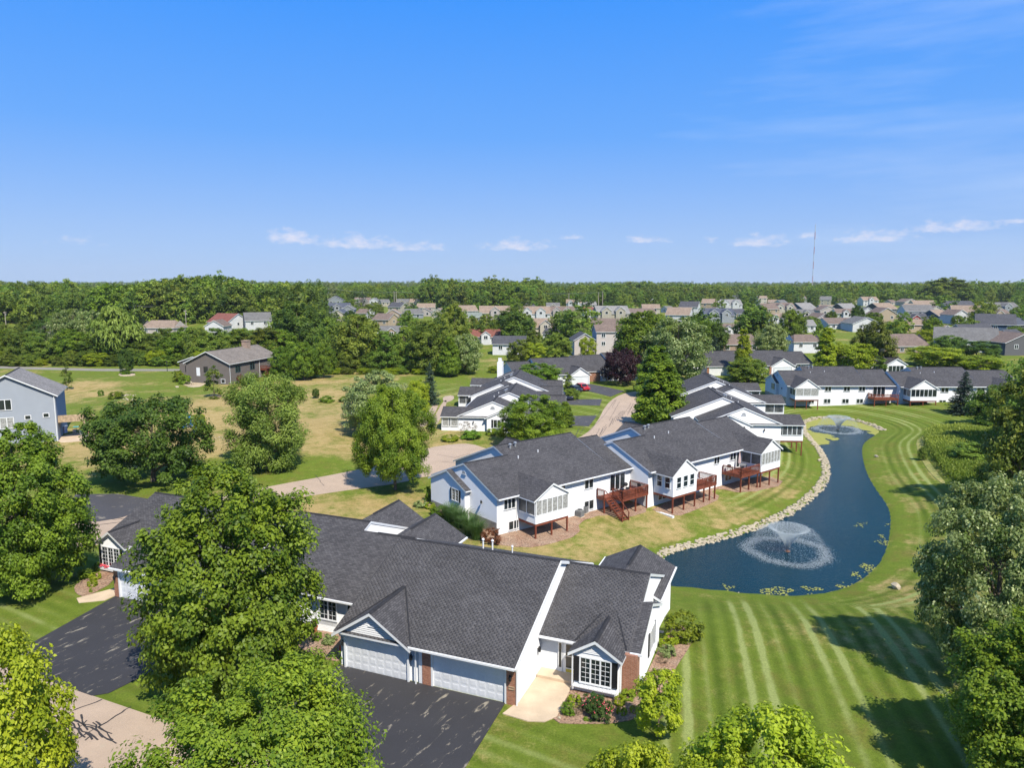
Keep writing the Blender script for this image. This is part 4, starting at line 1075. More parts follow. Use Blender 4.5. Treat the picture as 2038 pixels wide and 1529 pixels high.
b.lamp('-v', -.16, -.32, 1.75); b.lamp('-v', -.12, -7.05, 1.7); b.lamp('-v', -.12, -12.15, 1.7); b.lamp('+u', 0.0, 3.6, 1.75)
mb = MB(); b.mbox(mb, '-v', -.16, -.47, -.1, 0, .04, .95, 1.0); b.mbox(mb, '-v', -.16, -.47, -.1, 0, .04, 1.12, 1.16)
for k in range(4): b.mbox(mb, '-v', -.16, -.46 + k * .1, -.43 + k * .1, 0, .035, 1.0, 1.12)
b.part(mb, 'wall_ornament', M_TIMB)
# frieze trim along the tall rake
mb = MB()
for (v0, v1) in ((-.64, 8.1), (16.8, 8.1)):
    z0, z1 = 2.74 - .39 * .64, 2.74 + .39 * 8.1
    mb.beam((.14, v0, z0 + .0), (.14, v1, z1), .05, .16)
b.part(mb, 'rake_board', M_TRIM)
# shingle tabs of the two slopes nearest to us
m_tab, N, L = newmat('shingle_tab')
out = mk(N, 'ShaderNodeOutputMaterial'); p = mk(N, 'ShaderNodeBsdfPrincipled'); p.inputs['Roughness'].default_value = .9; p.inputs['Specular IOR Level'].default_value = .2
L.new(p.outputs[0], out.inputs[0]); tc = mk(N, 'ShaderNodeTexCoord')
tn = mk(N, 'ShaderNodeTexNoise'); tn.inputs['Scale'].default_value = 45; gmn = mk(N, 'ShaderNodeNewGeometry'); L.new(gmn.outputs['Position'], tn.inputs['Vector'])
tn2 = mk(N, 'ShaderNodeTexNoise'); tn2.inputs['Scale'].default_value = .45; tn2.inputs['Detail'].default_value = 4; L.new(gmn.outputs['Position'], tn2.inputs['Vector'])
ta = mk(N, 'ShaderNodeMapRange'); ta.inputs[1].default_value = .3; ta.inputs[2].default_value = .7; ta.inputs[3].default_value = .78; ta.inputs[4].default_value = 1.22; L.new(tn.outputs[0], ta.inputs[0])
tb_ = mk(N, 'ShaderNodeMapRange'); tb_.inputs[1].default_value = .3; tb_.inputs[2].default_value = .7; tb_.inputs[3].default_value = .86; tb_.inputs[4].default_value = 1.14; L.new(tn2.outputs[0], tb_.inputs[0])
L.new(mixc(1., mixc(1., mixc(attr('lv'), (.064, .062, .066), (.116, .112, .117)), ta.outputs[0], 'MULTIPLY'), tb_.outputs[0], 'MULTIPLY'), p.inputs['Base Color'])
TV = np.array([(0, 0, 0), (1, 0, 0), (1, 1, 0), (0, 1, 0), (0, 0, 1), (1, 0, 1), (1, 1, .2), (0, 1, .2)]); TF = np.array([(4, 5, 6, 7), (0, 1, 5, 4), (1, 2, 6, 5), (3, 0, 4, 7)])
TABS = [npmesh('shingle', TV * (.30, .158, .017), TF, m_tab, [.05 + .9 * q / 7] * 4) for q in range(8)]
def shingles(B, b0, eave, k, a0, a1, single):
    cs, sn = math.cos(math.atan(k)), math.sin(math.atan(k)); v = B['f0'][0]; row = 0; Vs, Fs, LV, o = [], [], [], 0; rs = random.Random(3)
    while v + .15 * cs < B['rp']:
        z = eave + k * (v - b0) + B['t'] + .001; x = a0 - (.152 if row % 2 else 0) + rs.uniform(-.03, .03)
        while x < a1:
            x0, x1 = max(x, a0), min(x + .30, a1)
            if x1 - x0 > .04:
                lvl = min(.999, max(0, rs.gauss(.45, .17)))
                if single and len(single) > 0 and row in single and x1 - x0 > .29:
                    ob = put('shingle', TABS[int(lvl * 8)], B['roof'], (x0, v, z)); ob.rotation_euler = (math.atan(k), 0, 0)
                else:
                    T = TV * (x1 - x0 - .004, .158, .012 + .008 * rs.random()); Vs.append(np.stack([T[:, 0] + x0, T[:, 1] * cs - T[:, 2] * sn + v, T[:, 1] * sn + T[:, 2] * cs + z], 1)); Fs.append(TF + o); o += 8; LV += [lvl] * 4
            x += .304
        v += .145 * cs; row += 1
    ob = put('shingle_courses', npmesh('shingle_courses', np.concatenate(Vs), np.concatenate(Fs), m_tab, LV), B['roof']); ob['kind'] = 'stuff'
shingles(M1, 0., 2.74, .39, -12.58, .08, set(range(0, 7)))
shingles(Wg, 4.3, 2.6, .42, .16, 5.95, set(range(0, 14)))
# entrance
mb = MB(); b.mbox(mb, '-v', 4.3, .06, 2.55, 0, 1.0, -.3, .16); b.part(mb, 'stoop', M_CONC)
mb = MB(); b.mbox(mb, '-v', 4.3, 1.55, 2.55, 0, .07, .16, 2.3); b.mbox(mb, '-v', 4.3, 1.2, 1.5, 0, .07, .16, 2.3); dr = b.part(mb, 'front_door', M_TRIM)
mb = MB(); b.mbox(mb, '-v', 4.3, 1.74, 2.44, .07, .085, .5, 2.1); b.mbox(mb, '-v', 4.3, 1.27, 1.43, .07, .085, .45, 2.1); b.part(mb, 'pane', M_GLASS, parent=dr)
mb = MB(); b.mbox(mb, '-v', 4.3, 1.74, 2.44, .07, .09, .2, .42); b.part(mb, 'kick_plate', M_YEL, parent=dr)
mb = MB(); b.mbox(mb, '-v', 4.3, 1.66, 1.71, .07, .12, 1.1, 1.2); b.mbox(mb, '-v', 4.3, 1.76, 2.42, .085, .1, 1.28, 1.33); b.part(mb, 'handle', M_METAL, parent=dr)
# bay
bay = b.block(2.85, 9.0, 2.65, 5.45, 'v', eave=2.5, k=.62, oh=.32, og=.25, zb=-.3, name='bay_roof'); b.cap(bay, 2.6, 6.9)
b.valley((5.72, 3.95, 2.62), (4.25, 7.1, 3.88)); b.valley((2.4, 3.95, 2.62), (3.88, 7.1, 3.88))
b.window('-v', 2.85, 3.13, 4.99, .62, 2.2, n=3, grid=(2, 5), shut=.36)
mb = MB()
for k in range(9):
    z = 2.52 + k * .1; hw = 1.38 - (z - 2.5) / .62
    if hw > .08: b.mbox(mb, '-v', 2.85, 4.05 - hw, 4.05 + hw, 0, .02, z, z + .075)
b.part(mb, 'gable_siding', M_SIDE)
mb = MB(); b.mbox(mb, '-v', 2.85, 2.7, 5.4, .0, .34, .36, .42); b.mbox(mb, '-v', 2.85, 2.7, 2.76, .0, .34, .2, .36); b.mbox(mb, '-v', 2.85, 5.34, 5.4, .0, .34, .2, .36)
for k in range(9): b.mbox(mb, '-v', 2.85, 2.85 + k * .29, 2.91 + k * .29, .0, .34, .42, .46)
b.part(mb, 'slatted_shelf', M_TRIM)
mb = MB(); b.mbox(mb, '-v', 4.3, 5.47, 6.48, 0, .7, -.8, 2.5); b.part(mb, 'brick_corner', M_BRICK)
b.downspout(5.5, 3.5, -.2, 2.4); b.downspout(2.6, 2.8, -.1, 2.4)
b.window('+u', 6.5, 7.3, 8.9, .75, 2.3, n=3, grid=None, shut=.3, tr=.06)
mb = MB(); b.mbox(mb, '+u', 6.5, 11.0, 13.2, -.6, .02, -2.4, -.35); b.part(mb, 'foundation', M_FOUND)
mb = MB(); b.mbox(mb, '+u', 5.85, 4.35, 16.1, .0, .02, -2.6, -.55); b.part(mb, 'foundation', M_FOUND)
# left recess windows
b.window('-v', 3.9, -17.0, -15.6, .7, 2.1, n=2, grid=(2, 4)); b.window('-v', 3.9, -14.6, -13.0, .7, 2.1, n=2, grid=(2, 4))
mb = MB(); b.mbox(mb, '-v', 3.9, -17.25, -13.6, 0, .5, -.4, .5); b.part(mb, 'bay_base', M_SIDE)
# rear wings seen over the ridges
P1 = b.block(12.3, 18.6, .95, 6.1, 'v', eave=2.5, k=.5, oh=.3, zb=-2.6); b.cap(P1, 14.2, 18.7)
P2 = b.block(12, 18.7, -18.2, -12.5, 'v', eave=2.5, k=.58, oh=.3, zb=-2.6); b.cap(P2, 14.3, 18.8)
P3 = b.block(14, 20.9, -23.3, -17.5, 'v', eave=2.5, k=.6, oh=.3, zb=-2.6); b.cap(P3, 16.4, 21)
b.gutter(P1, 0); b.gutter(P1, 1); b.gutter(P2, 1)
# left garages and bay
b.garage('-v', 2.2, -35.0, -30.2, 0, 2.1, True); b.garage('-v', 2.2, -29.2, -24.9, 0, 2.1, True)
for u0, u1 in ((-35.6, -35.14), (-30.05, -29.35)):
    mb = MB(); b.mbox(mb, '-v', 2.2, u0, u1, 0, .16, -.4, 2.45); b.part(mb, 'brick_pier', M_BRICK)
b.lamp('-v', 2.04, -35.35, 1.7)
bay = b.block(5.6, 13.2, -41.75, -38.55, 'v', eave=2.5, k=.68, oh=.32, og=.25, zb=-.6, name='bay_roof'); b.cap(bay, 5.4, 10)
b.window('-v', 5.6, -41.2, -39.2, .55, 2.2, n=3, grid=(2, 5), shut=.3)
mb = MB(); b.mbox(mb, '-v', 5.6, -41.6, -38.8, 0, .3, .2, .42); b.part(mb, 'flower_box', M_TRIM)
mb = MB()
for k in range(46): x, y, z = random.uniform(-41.5, -38.9), random.uniform(.03, .28), random.uniform(.42, .6); b.mbox(mb, '-v', 5.6, x, x + .09, y, y + .09, z, z + .08)
o = b.part(mb, 'box_flowers', M_FLOW, kind='stuff')
B1 = b

# ---- the pond side buildings share one plan
def pond_row(b, pairs, det=2):
    for i, (u, v, spec) in enumerate(pairs):
        W_ = b.block(u, u + 6.1, v, v + 12.3, 'u', eave=2.6, k=.425, rp=v + 5.95, og=.1 if i == 0 else .06); b.cap(W_)
        if i == 0:
            b.block(u - .62, u + .2, v + 5.0, v + 11.9, 'u', eave=2.45, k=.44, rp=v + 8.45, og=.14, oh=.4, name='side_gable_roof')
            b.window('-u', u - .62, v + 6.2, v + 7.4, .85, 2.15, n=2, grid=(2, 4) if det > 1 else None, shut=.3)
            b.vent('-u', u, v + 5.95, 4.0, .3)
            mb = MB(); b.mbox(mb, '-u', u, v + .03, v + 4.98, .0, .03, -2.4, -.12); b.mbox(mb, '-u', u - .62, v + 5.03, v + 11.8, .0, .03, -2.2, -.25); b.part(mb, 'foundation', M_FOUND)
            b.lamp('-u', u, v + 2.6, 1.6)
        m1 = spec.get('m1', 18.3)
        M_ = b.block(u + 5.9, u + m1, v + .05, v + 16.25, 'u', eave=2.6, k=.405, rp=v + 8.1, og=.12); b.cap(M_)
        R_ = b.block(u + m1, u + spec.get('end', 21.6), v + .1, v + 13.2, 'u', eave=2.6, k=.42, rp=v + 6.6, og=.1 if not spec.get('gable_end') else .25)
        b.cap(R_); b.gutter(W_, 0); b.gutter(M_, 0); b.gutter(R_, 0)
        b.cap(b.block(v + 10, v + 17.6, u + 13.0, u + 18.0, 'v', eave=2.5, k=.6, name='garage_gable_roof'))
        zr = 2.6 + .405 * 8.1
        b.pipes([(u + 7.6, v + 7.2, zr - .45, .62, .12), (u + 8.5, v + 7.35, zr - .4, .62, .12)], M_METAL)
        b.pipes([(u + 7.2, v + 5.2, zr - 1.25, .5, .07), (u + 10.6, v + 5.6, zr - 1.1, .5, .07)])
        b.downspout(u + 2.6, v - .1, -1.6, 2.4) if det > 1 else None
        for w in spec['wins']: b.window('-v', v + (.05 if w[0] > u + 5.9 and w[0] < u + m1 else (.1 if w[0] >= u + m1 else 0)), *w)
        for kw in spec['porches']: b.porch(**kw)
        for kw in spec.get('decks', ()): b.deck(**kw)
B2o = [('condo_building', 'white pond house with three red decks and screened porches on posts')]
b = Bld(B2o[0][1], 'house', O2, -39, name='condo_building')
pair = lambda u, v, base, por, dk=(), **k: (u, v, dict(wins=base, porches=por, decks=dk, **k))
bA = [(.95, 2.45, 1.15, 2.3, 3), (1.6, 2.9, -1.25, -.35, 2), (8.7, 9.9, 1.5, 2.3, 2), (13.05, 14.4, 1.2, 2.3, 2), (13.05, 14.5, -1.4, -.35, 2), (17.35, 19.9, .15, 2.1, 3)]
bB = [(22.9, 23.9, .1, .9, 1), (23.0, 24.4, -1.35, -.6, 2), (28.3, 29.6, 1.3, 2.3, 2), (34.3, 35.4, 1.35, 2.3, 2), (37.9, 39.2, 1.3, 2.3, 2), (36.9, 38.3, -1.4, -.6, 2), (33.2, 34.0, -1.4, -.1, 1), (39.5, 40.1, .1, 2.1, 1)]
pond_row(b, [
    pair(0, 0, bA, [dict(u0=2.9, u1=7.7, v0=0, depth=2.9, screens=6, k=.56)], [dict(u0=16.3, u1=20.9, v0=-3.0, v1=-.02, posts=[(16.6, -2.8), (18.8, -2.8), (20.8, -2.8)], rails=(((16.4, -2.92), (20.85, -2.92)), ((16.4, -2.92), (16.4, -1.3)), ((20.85, -2.92), (20.85, -.1))))]),
    pair(21, -2.8, bB, [dict(u0=22.0, u1=26.5, v0=-2.8, depth=3.0, side='windows', k=.7), dict(u0=40.5, u1=45.2, v0=-2.8, depth=3.1, screens=6, k=.62)],
         [dict(u0=26.7, u1=31.0, v0=-5.6, v1=-2.82, posts=[(28.6, -5.4), (29.8, -5.4), (30.9, -5.4)], rails=(((26.75, -5.52), (30.95, -5.52)), ((30.95, -5.52), (30.95, -2.9)))),
          dict(u0=36.1, u1=40.4, v0=-5.8, v1=-2.82, posts=[(36.3, -5.6), (38.2, -5.6), (40.2, -5.6)], rails=(((36.15, -5.72), (40.35, -5.72)), ((36.15, -5.72), (36.15, -2.9))))], m1=18.3, end=25.2, gable_end=1)])
# deck stairs
mb = MB()
g0 = b.gz(16.5, -3.9)
lw = [(15.0, -1.3), (16.35, -.1)]
dk = b.deck(15.0, 16.28, -1.3, -.02, 0., posts=[(15.1, -1.2), (16.2, -1.2)], rails=(((15.02, -1.25), (15.02, -.1)),), name='stair_landing')
n = 9
for k in range(n):
    z = 0 - (k + 1) * (0 - g0) / (n + .6); v = -1.35 - k * .3; mb.box(15.1, 16.15, v - .3, v, z - .04, z)
mb.beam((15.08, -1.35, -.1), (15.08, -1.35 - n * .3, g0 + .05), .05, .25); mb.beam((16.18, -1.35, -.1), (16.18, -1.35 - n * .3, g0 + .05), .05, .25)
for x in (15.08, 16.18): mb.beam((x, -1.35, .95), (x, -1.35 - n * .3, g0 + 1.0), .06, .1); mb.box(x - .05, x + .05, -1.45 - n * .3, -1.35 - n * .3, g0 - .1, g0 + 1.0)
b.part(mb, 'stairs', M_DECK)
mb = MB(); mb.box(21.0, 21.35, -6.6, -2.83, b.gz(21.2, -4.5) - .3, b.gz(21.2, -4.5) + .04); b.part(mb, 'drain_spout', M_TRIM)
B2 = b
# nearest row beyond it, seen from its gable end
b = Bld('white row seen from its gable end with porches stepping toward the far pond', 'house', (43.5, 114.2), -86, name='condo_building')
e = lambda u, v: [(u + .9, u + 2.4, 1.15, 2.3, 3), (u + 9, u + 10.3, 1.2, 2.3, 2), (u + 13, u + 14.4, 1.2, 2.3, 2), (u + 13, u + 14.4, -1.4, -.5, 2)]
pond_row(b, [pair(0, 0, e(0, 0), [dict(u0=.05, u1=5.2, v0=0, depth=3.6, screens=4, k=.45)]), pair(21.3, -3.3, e(21.3, 0), [dict(u0=21.35, u1=26.5, v0=-3.3, depth=3.6, screens=4, k=.45), dict(u0=38.3, u1=43.5, v0=-3.3, depth=3.6, screens=4, k=.45)], end=24.5)], 1)
b.window('-u', 0.05, -3.3, -.35, .85, 2.3, n=4, tr=.05, glass=M_SCREEN)
# far row facing the pond
b = Bld('long white row across the far lawn with three raised porches', 'house', (61.45, 159.), 0, name='condo_building')
wA = [(8.6, 9.9, 1.3, 2.3, 2), (12.8, 14.1, 1.3, 2.3, 2), (16.2, 17.5, 1.3, 2.3, 2), (8.5, 9.9, -1.4, -.5, 2), (12.6, 14.0, -1.4, -.5, 2), (15.8, 17.2, -1.4, -.5, 2), (19.4, 22.0, .1, 2.3, 3), (5.7, 6.4, 1.3, 2.3, 1), (5.0, 6.2, -1.4, -.5, 2)]
wB = [(33.6, 35.2, 1.3, 2.3, 2), (41.6, 43.2, 1.3, 2.3, 2), (33.4, 34.8, -1.4, -.5, 2), (41.4, 42.8, -1.4, -.5, 2), (29, 30.6, -1.4, -.5, 2), (37, 38.4, 1.3, 2.3, 2)]
pond_row(b, [pair(0, 0, wA, [dict(u0=.7, u1=5.9, v0=0, depth=3.2, screens=3, k=.7)], [dict(u0=18.2, u1=23.6, v0=-3.0, v1=-.02, rails=(((18.2, -2.95), (23.5, -2.95)), ((18.25, -2.95), (18.25, -.1))))], end=24.4),
             pair(24.4, -1.6, wB, [dict(u0=25.2, u1=31.0, v0=-1.6, depth=3.0, screens=6, k=.62, glass=M_GLASS), dict(u0=44.5, u1=49.8, v0=-1.6, depth=3.0, screens=3, k=.62)], end=27.2, gable_end=1)], 1)
# left row, seen from its gable end, its back to the field
b = Bld('white gable ended row left of the winding street', 'house', (-9.2, 121.4), 96.4, name='condo_building', mir=-1)
pond_row(b, [pair(0, 0, [(8.7, 9.9, 1.3, 2.3, 2)], [dict(u0=.05, u1=5.2, v0=0, depth=3.0, screens=3, k=.45)]),
             pair(21.5, -1.5, [(30, 31.4, 1.3, 2.3, 2)], [dict(u0=24, u1=29.5, v0=-1.5, depth=3.0, screens=3, k=.45), dict(u0=39, u1=44, v0=-1.5, depth=3.0, screens=3, k=.45)], m1=18.3, end=24)], 1)
b.window('-u', 0.04, -2.75, -1.75, .85, 2.2, n=1, glass=M_CURT); b.window('-u', 0.04, -1.25, -.25, .85, 2.2, n=1, glass=M_CURT)
b.cap(b.block(8.5, 16.5, 26.5, 31.5, 'v', eave=2.5, k=.5))
mb = MB(); mb.box(43, 45.2, 1, 2.2, 2, 7.3); mb.box(43.4, 44.1, 1.2, 1.9, 7.3, 8.2); mb.box(44.3, 44.9, 1.2, 1.9, 7.3, 8.0); b.part(mb, 'chimney', M_SIDE)

# street side rows
def street_row(b, W0, W1_, blocks):
    for kw in blocks: b.cap(b.block(**kw))
b = Bld('white row with brick entrance and open garage behind the red car', 'house', (19.2, 181.3), -20, name='condo_building')
b.cap(b.block(-12.2, 0, 0, 16, 'u', eave=2.6, k=.41, rp=8.1)); b.cap(b.block(-18.5, -12.2, 3, 15, 'u', eave=2.6, k=.42, rp=9))
b.cap(b.block(0, 9.0, 2.5, 18, 'u', eave=2.7, k=.42, rp=10.4)); b.cap(b.block(9.0, 20.5, 1.5, 18, 'u', eave=2.9, k=.42, rp=10)); b.cap(b.block(20.5, 26, 5, 16, 'u', eave=2.6, k=.42, rp=11))
b.cap(b.block(-1.5, 6.5, -5.4, -.1, 'v', eave=2.5, k=.65, oh=.35)); b.cap(b.block(1, 6, 13, 18, 'v', eave=2.6, k=.6))
b.garage('-v', -1.5, -5.0, -.5, -.1, 2.1, False); b.garage('-v', 0, -11.0, -6.2, -.1, 2.1, False); b.garage('-v', 1.0, 13.3, 17.7, -.1, 2.1, False)
mb = MB(); b.mbox(mb, '-v', 2.5, .1, 4.8, 0, .14, -.6, 2.5); b.part(mb, 'brick_wall', M_BRICK)
mb = MB(); b.mbox(mb, '-v', 2.5, 5.6, 6.6, 0, .05, -.3, 2.1); b.part(mb, 'front_door', M_TRIM); b.window('-v', 2.5, 7.0, 8.4, .6, 2.1, n=2)
b.window('-v', 3, -17.5, -15.6, .7, 2.1, n=3)
B6 = b
b = Bld('white row with brick piers and orange flower bed behind the far trees', 'house', (53.8, 196.8), -8, name='condo_building')
b.cap(b.block(0, 26, 0, 16, 'u', eave=2.6, k=.41, rp=8.1, zb=-1.5)); b.cap(b.block(-6.2, 0, 4.2, 15, 'u', eave=2.6, k=.42, rp=9.6)); b.cap(b.block(26, 33, 3.4, 16, 'u', eave=2.6, k=.42, rp=9.8))
b.cap(b.block(-1, 7, 18.4, 25, 'v', eave=2.5, k=.58)); b.cap(b.block(1.2, 8, -6.6, -2.6, 'v', eave=2.4, k=.5))
b.garage('-v', 0, .7, 6.4, -.15, 2.1, False); b.garage('-v', -1, 19.2, 24.2, -.15, 2.1, False)
for u0 in (-.05, 7.0, 17.8):
    mb = MB(); b.mbox(mb, '-v', 0 if u0 < 17 else -.9, u0, u0 + .55, 0, .16, -.4, 2.45); b.part(mb, 'brick_pier', M_BRICK)
b.window('-v', 1.2, -6.2, -3.0, .3, 2.1, n=4); b.window('-v', 3.4, 27, 29.5, 1.2, 2.2, n=3); b.window('-v', 0, 12, 14, 1, 2.2, n=2)
b = Bld('white end gable with square bay windows left of the round yellow-green tree', 'house', (104.5, 204.5), -4, name='condo_building')
b.cap(b.block(-9, 8, 0, 12, 'u', eave=2.6, k=.42, rp=6)); b.cap(b.block(-1.5, 6, 2.0, 7.8, 'v', eave=2.4, k=.55)); b.window('-v', -1.5, 2.6, 7.0, .5, 2.0, n=4)

# ---- detached houses in colour
def colr(name, c): return MATS.get(name) or siding(name, c, .12)
def roofm(name, c):
    return MATS.get(name) or brickmat(name, tuple(q * .82 for q in c), tuple(q * 1.2 for q in c), tuple(q * .55 for q in c), .5, .2, .015)
RC = {'tan': (.30, .225, .17), 'brn': (.20, .15, .125), 'gry': (.17, .165, .16), 'chr': (.085, .085, .095), 'red': (.23, .09, .07), 'lgr': (.26, .25, .24), 'grn': (.22, .25, .22), 'dbl': (.09, .10, .13)}
WC = {'wht': (.74, .75, .75), 'crm': (.62, .58, .48), 'tan': (.50, .40, .28), 'gry': (.36, .39, .42), 'blu': (.05, .10, .17), 'pnk': (.58, .52, .48), 'brk': (.36, .24, .18), 'dkg': (.10, .105, .11), 'taup': (.155, .135, .12), 'sgr': (.27, .30, .34), 'bge': (.55, .5, .4)}
RM = {k: roofm('roof_' + k, v) for k, v in RC.items()}
WM = {k: colr('siding_' + k, v) for k, v in WC.items()}
WM['brk'] = brickmat('tan_brick', (.38, .25, .18), (.46, .33, .25), (.45, .38, .3), .3, .1, .012)
# brown ranch in the field
q = gp(458, 766)
b = Bld('brown sided ranch house with grey-brown roof in the open field', 'house', q[:2], 13, name='house', wall=WM['taup'], z=q[2])
b.roof = roofm('roof_brown_ranch', (.22, .19, .165))
m_ = b.block(0, 22, -12.4, 0, 'v', eave=5.3, k=.46, zb=-2, oh=.5, og=.45); b.cap(m_)
b.block(3.5, 16, -17.0, -12.3, 'v', eave=5.0, k=.32, zb=-2, rp=-12.6, oh=.4, name='wing_roof')
b.window('-v', 0, -7.2, -6.2, 3.1, 4.3, n=2, frame=M_DARK); b.window('-v', 0, -2.4, -1.4, .4, 1.3, n=1); b.window('-v', 3.5, -15.2, -14.4, 2.6, 4.0, n=1, frame=M_DARK)
mb = MB(); b.mbox(mb, '-v', 0, -9.4, -8.4, 0, .05, 2.0, 4.1); b.part(mb, 'side_door', M_TRIM)
for u0 in (2.6, 9.0): b.window('+u', 0, u0, u0 + 2.0, 2.9, 4.4, n=2, frame=colr('dark_green_trim', (.05, .1, .1)))
b.window('+u', 0, 8.0, 9.0, .1, 1.3, n=1)
mb = MB(); mb.box(-6.5, -4.9, 15.5, 17.2, 6, 9.6); mb.box(-6.6, -4.8, 15.4, 17.3, 9.6, 9.85); b.part(mb, 'chimney', WM['brk'])
b.deck(.03, 3.6, 13.6, 20.5, 2.4, posts=[(3.4, 13.8), (3.4, 17), (3.4, 20.2)], rails=(((.1, 13.7), (3.5, 13.7)), ((3.5, 13.7), (3.5, 20.4)))); b.downspout(.1, .1, -.5, 5.2); b.downspout(.1, 13.2, -.5, 5.2)
# blue-grey two storey on the left edge
q = gp(117, 878)
b = Bld('tall blue-grey two storey house cut by the left frame edge', 'house', q[:2], -25, name='house', wall=WM['sgr'], z=q[2])
b.roof = roofm('roof_warm_grey', (.25, .235, .225))
hy = lambda y: hgt(q, y)
hh = hy(786)
m_ = b.block(0, 11, -12.6, 0, 'v', eave=hh, k=.54, zb=-1.5, oh=.45, og=.4); b.cap(m_)
b.window('-v', 0, -7.5, -5.9, hy(810), hy(791), n=2); b.window('-v', 0, -7.5, -5.8, hy(846), hy(826), n=2, glass=M_CURT)
b.window('-v', 0, -4.2, -3.5, hy(831), hy(824), n=1); b.window('-v', 0, -1.75, -1.05, hy(829), hy(822), n=1)
b.downspout(-.15, -.1, -.5, hh - .2)
b.posts([(3.6, 1.2), (3.6, 4.8)], 3.0, .28, mt=M_TIMB)
mb = MB(); mb.box(0, 3.8, 1.0, 5.0, 2.8, 3.0); mb.box(0, 3.8, 1.0, 1.08, 3.0, 3.95); mb.box(3.72, 3.8, 1.1, 5.0, 3.0, 3.95); dk = b.part(mb, 'deck', M_TIMB)
mb = MB(); mb.beam((3.8, 3.0, 3.0), (8.4, 3.0, .3), .1, .25); mb.beam((3.8, 3.0, 3.9), (8.4, 3.0, 1.2), .08, .1); b.part(mb, 'stairs', M_TIMB, parent=dk)
BG = b

